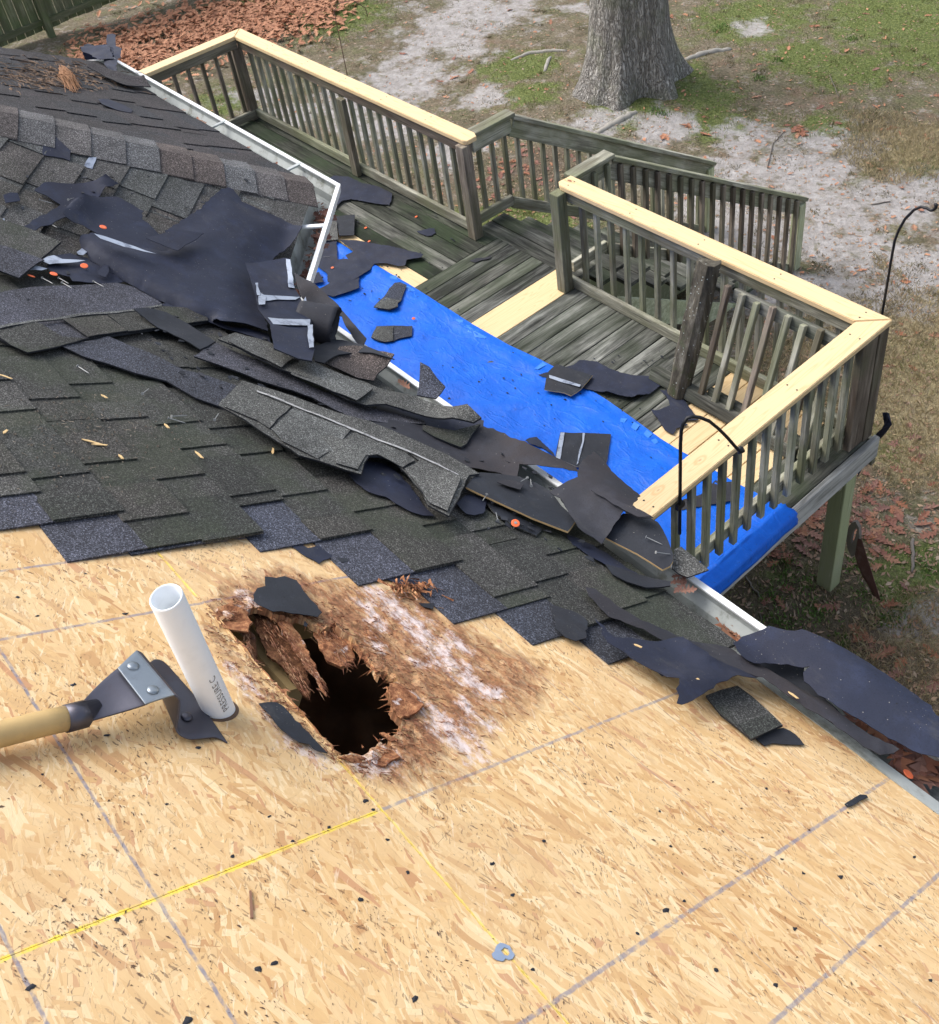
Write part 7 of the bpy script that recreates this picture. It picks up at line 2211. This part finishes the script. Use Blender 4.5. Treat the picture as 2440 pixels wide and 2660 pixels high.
# twigs and sticks on the yard
for k, a_, b_, rd, lb_ in ((17, (1645, 870), (1640, 1110), .013, 'short pale lichened stick standing out on the grass right of the saw'), (18, (1000, 730), (970, 860), .008, 'thin branch lying on the sand below the leaf heap'), (18, (1060, 670), (1000, 735), .005, 'forked twig beside the leaf heap'), (3, (1370, 330), (1410, 420), .005, 'thin curved twig on the mossy ground'),
                           (3, (1550, 895), (1640, 880), .008, 'broken twig near the shepherd hook'), (17, (390, 1150), (500, 1300), .008, 'dark twig in the soil under the deck edge'), (17, (1670, 1275), (1840, 1255), .004, 'thin pale twig on the bare soil at the right'), (17, (500, 1420), (530, 1530), .004, 'short twig by the gutter'), (18, (1510, 715), (1630, 745), .006, 'pale twigs on the thin grass')):
    A, B = hit(k, *a_, 'ground'), hit(k, *b_, 'ground')
    P = [A.lerp(B, i / 6) + Vector((noise.noise((i * .9, A.x, 0)) * rd * 3, noise.noise((A.y, i * .9, 0)) * rd * 3, rd)) for i in range(7)]
    tag(MB().tube(P, [rd * .8, rd, rd * 1.05, rd, rd * .95, rd * .9, rd * .6], 6).build('stick', M['twig'], None, True), lb_, 'stick')
# bent wire plant hook far behind the rail
P = [hit(2, 172, 325, 'ground')]
b_ = P[0]
P = [b_, b_ + Vector((0, 0, .9)), b_ + Vector((.06, .06, 1.0)), b_ + Vector((.2, .2, 1.02)), b_ + Vector((.3, .3, .9)), b_ + Vector((.31, .31, .78))]
o = MB().tube(P, .0055, 6).build('garden_hook', M['rust'], None, True); tag(o, 'thin rusty garden hook standing in the leaves behind the left railing', 'plant hook')

# ================================================================== GRASS, STRAW AND MOSS
gr = np.random.default_rng(4)


def tufts(name, label, cat, nm, thr, n, L, wd, mt, region, lean=.8, extra=None):
    xs = gr.uniform(region[0], region[1], n * 3); ys = gr.uniform(region[2], region[3], n * 3)
    v = blob_val(nm, xs, ys)
    cl = np.array([noise.noise((x * 2.1, y * 2.1, 5)) + .5 * noise.noise((x * 7, y * 7, 9)) for x, y in zip(xs, ys)])
    keep = (v + .35 * cl) > thr
    if nm == 'green': keep &= (blob_val('sand', xs, ys) + .2 * cl < .75)
    xs, ys = xs[keep][:n], ys[keep][:n]
    m_ = len(xs)
    if extra is not None:
        xs = np.concatenate([xs, extra[0]]); ys = np.concatenate([ys, extra[1]]); m_ = len(xs)
    zs = np.array([ground_z(x, y) for x, y in zip(xs, ys)])
    a = gr.uniform(0, 2 * np.pi, m_); l = gr.uniform(L[0], L[1], m_); b = gr.uniform(0, 2 * np.pi, m_); le = gr.uniform(.2, 1.0, m_) * lean
    dx, dy = np.cos(a) * wd, np.sin(a) * wd
    tx, ty = np.cos(b) * l * le, np.sin(b) * l * le
    tz = l * np.sqrt(np.clip(1 - le ** 2, .03, 1))
    V = np.zeros((m_, 4, 3))
    V[:, 0] = np.stack([xs - dx, ys - dy, zs - .004], -1); V[:, 1] = np.stack([xs + dx, ys + dy, zs - .004], -1)
    V[:, 2] = np.stack([xs + tx * .5 + dx * .7, ys + ty * .5 + dy * .7, zs + tz * .65], -1)
    V[:, 3] = np.stack([xs + tx, ys + ty, zs + tz], -1)
    F_ = np.zeros((m_, 2, 3), dtype=np.int32)
    base = np.arange(m_) * 4
    F_[:, 0] = np.stack([base, base + 1, base + 2], -1); F_[:, 1] = np.stack([base, base + 2, base + 3], -1)
    me = bpy.data.meshes.new(name)
    me.vertices.add(m_ * 4); me.vertices.foreach_set('co', V.ravel())
    me.loops.add(m_ * 6); me.loops.foreach_set('vertex_index', F_.ravel())
    me.polygons.add(m_ * 2); me.polygons.foreach_set('loop_start', np.arange(m_ * 2) * 3); me.polygons.foreach_set('loop_total', np.full(m_ * 2, 3))
    me.update(); me.materials.append(M[mt])
    t_ = np.repeat(gr.uniform(0, 1, m_), 4).astype(np.float32)
    at_ = me.attributes.new('tint', 'FLOAT', 'POINT'); at_.data.foreach_set('value', t_)
    o = bpy.data.objects.new(name, me); col.objects.link(o)
    return tag(o, label, cat, kind='stuff')


tufts('dry_grass', 'dry straw-coloured grass right of the deck', 'grass', 'straw', .32, 70000, (.025, .10), .0019, 'straw', (-6.5, .8, 3.2, 11))
tufts('green_grass', 'low green grass and moss in patches on the yard', 'grass', 'green', .32, 60000, (.015, .045), .003, 'moss', (-18, 0, 3.5, 15))
tufts('thin_grass', 'sparse withered grass between the leaves', 'grass', 'mud', .20, 14000, (.02, .06), .002, 'straw', (-9, .5, 2.5, 8))
ex, ey = [], []
for k, x, y in ((17, 700, 1060), (17, 680, 1190), (17, 860, 1210), (17, 880, 1410), (17, 960, 1430), (17, 1130, 1650), (17, 580, 1490), (17, 1410, 1450), (17, 1500, 1450), (17, 1200, 1080), (17, 1290, 1290), (18, 400, 560), (18, 430, 580), (18, 740, 135), (18, 720, 160), (17, 1780, 1100), (17, 600, 1300), (18, 1400, 200), (18, 930, 400), (18, 1040, 310), (17, 720, 1500), (0, 1000, 560)):
    p = hit(k, x, y, 'ground')
    n_ = 90
    ex += list(gr.normal(p.x, .05, n_)); ey += list(gr.normal(p.y, .05, n_))
tufts('sprouts', 'small bright green sprouts dotted over the soil', 'weeds', 'green', 5.0, 10, (.02, .045), .006, 'sprout', (-10, 0, 3, 12), 1.0, (np.array(ex), np.array(ey)))

# moss and grass clumps standing on the bare sand, and crumbs of litter everywhere
ex, ey = [], []
for i in range(520):
    x, y = lf.uniform(300, 2440), lf.uniform(-20, 1000)
    p = hit(0, x, y, 'ground')
    n_ = int(lf.uniform(15, 80)); r_ = lf.uniform(.02, .09)
    ex += list(gr.normal(p.x, r_, n_)); ey += list(gr.normal(p.y, r_, n_))
tufts('moss_clumps', 'small brown and green moss clumps dotted over the sand', 'moss', 'green', 5.0, 10, (.012, .04), .003, 'clump', (-10, 0, 3, 12), 1.0, (np.array(ex), np.array(ey)))
tv, tf, tt = [], [], []
for i in range(15000):
    if i < 11000: x, y = lf.uniform(250, 2440), lf.uniform(-20, 1000)
    else: x, y = lf.uniform(1850, 2460), lf.uniform(900, 2050)
    p = hit(0, x, y, 'ground')
    L_, a_ = lf.uniform(.006, .028), lf.uniform(0, 6.28)
    ca, sa = math.cos(a_) * L_, math.sin(a_) * L_
    w_ = lf.uniform(.15, .6)
    z0 = p.z + .004
    n = len(tv)
    tv += [(p.x - ca, p.y - sa, z0), (p.x - sa * w_, p.y + ca * w_, z0 + lf.uniform(0, .008)), (p.x + ca, p.y + sa, z0 + lf.uniform(0, .012)), (p.x + sa * w_, p.y - ca * w_, z0)]
    tf.append((n, n + 1, n + 2, n + 3)); tt += [lf.random()] * 4
me = bpy.data.meshes.new('yard_litter'); me.from_pydata(tv, [], tf); me.materials.append(M['litter']); me.update()
a = me.attributes.new('tint', 'FLOAT', 'POINT'); a.data.foreach_set('value', tt)
o = bpy.data.objects.new('yard_litter', me); col.objects.link(o); tag(o, 'crumbled leaf bits and bark chips scattered over the yard', 'litter', kind='stuff')
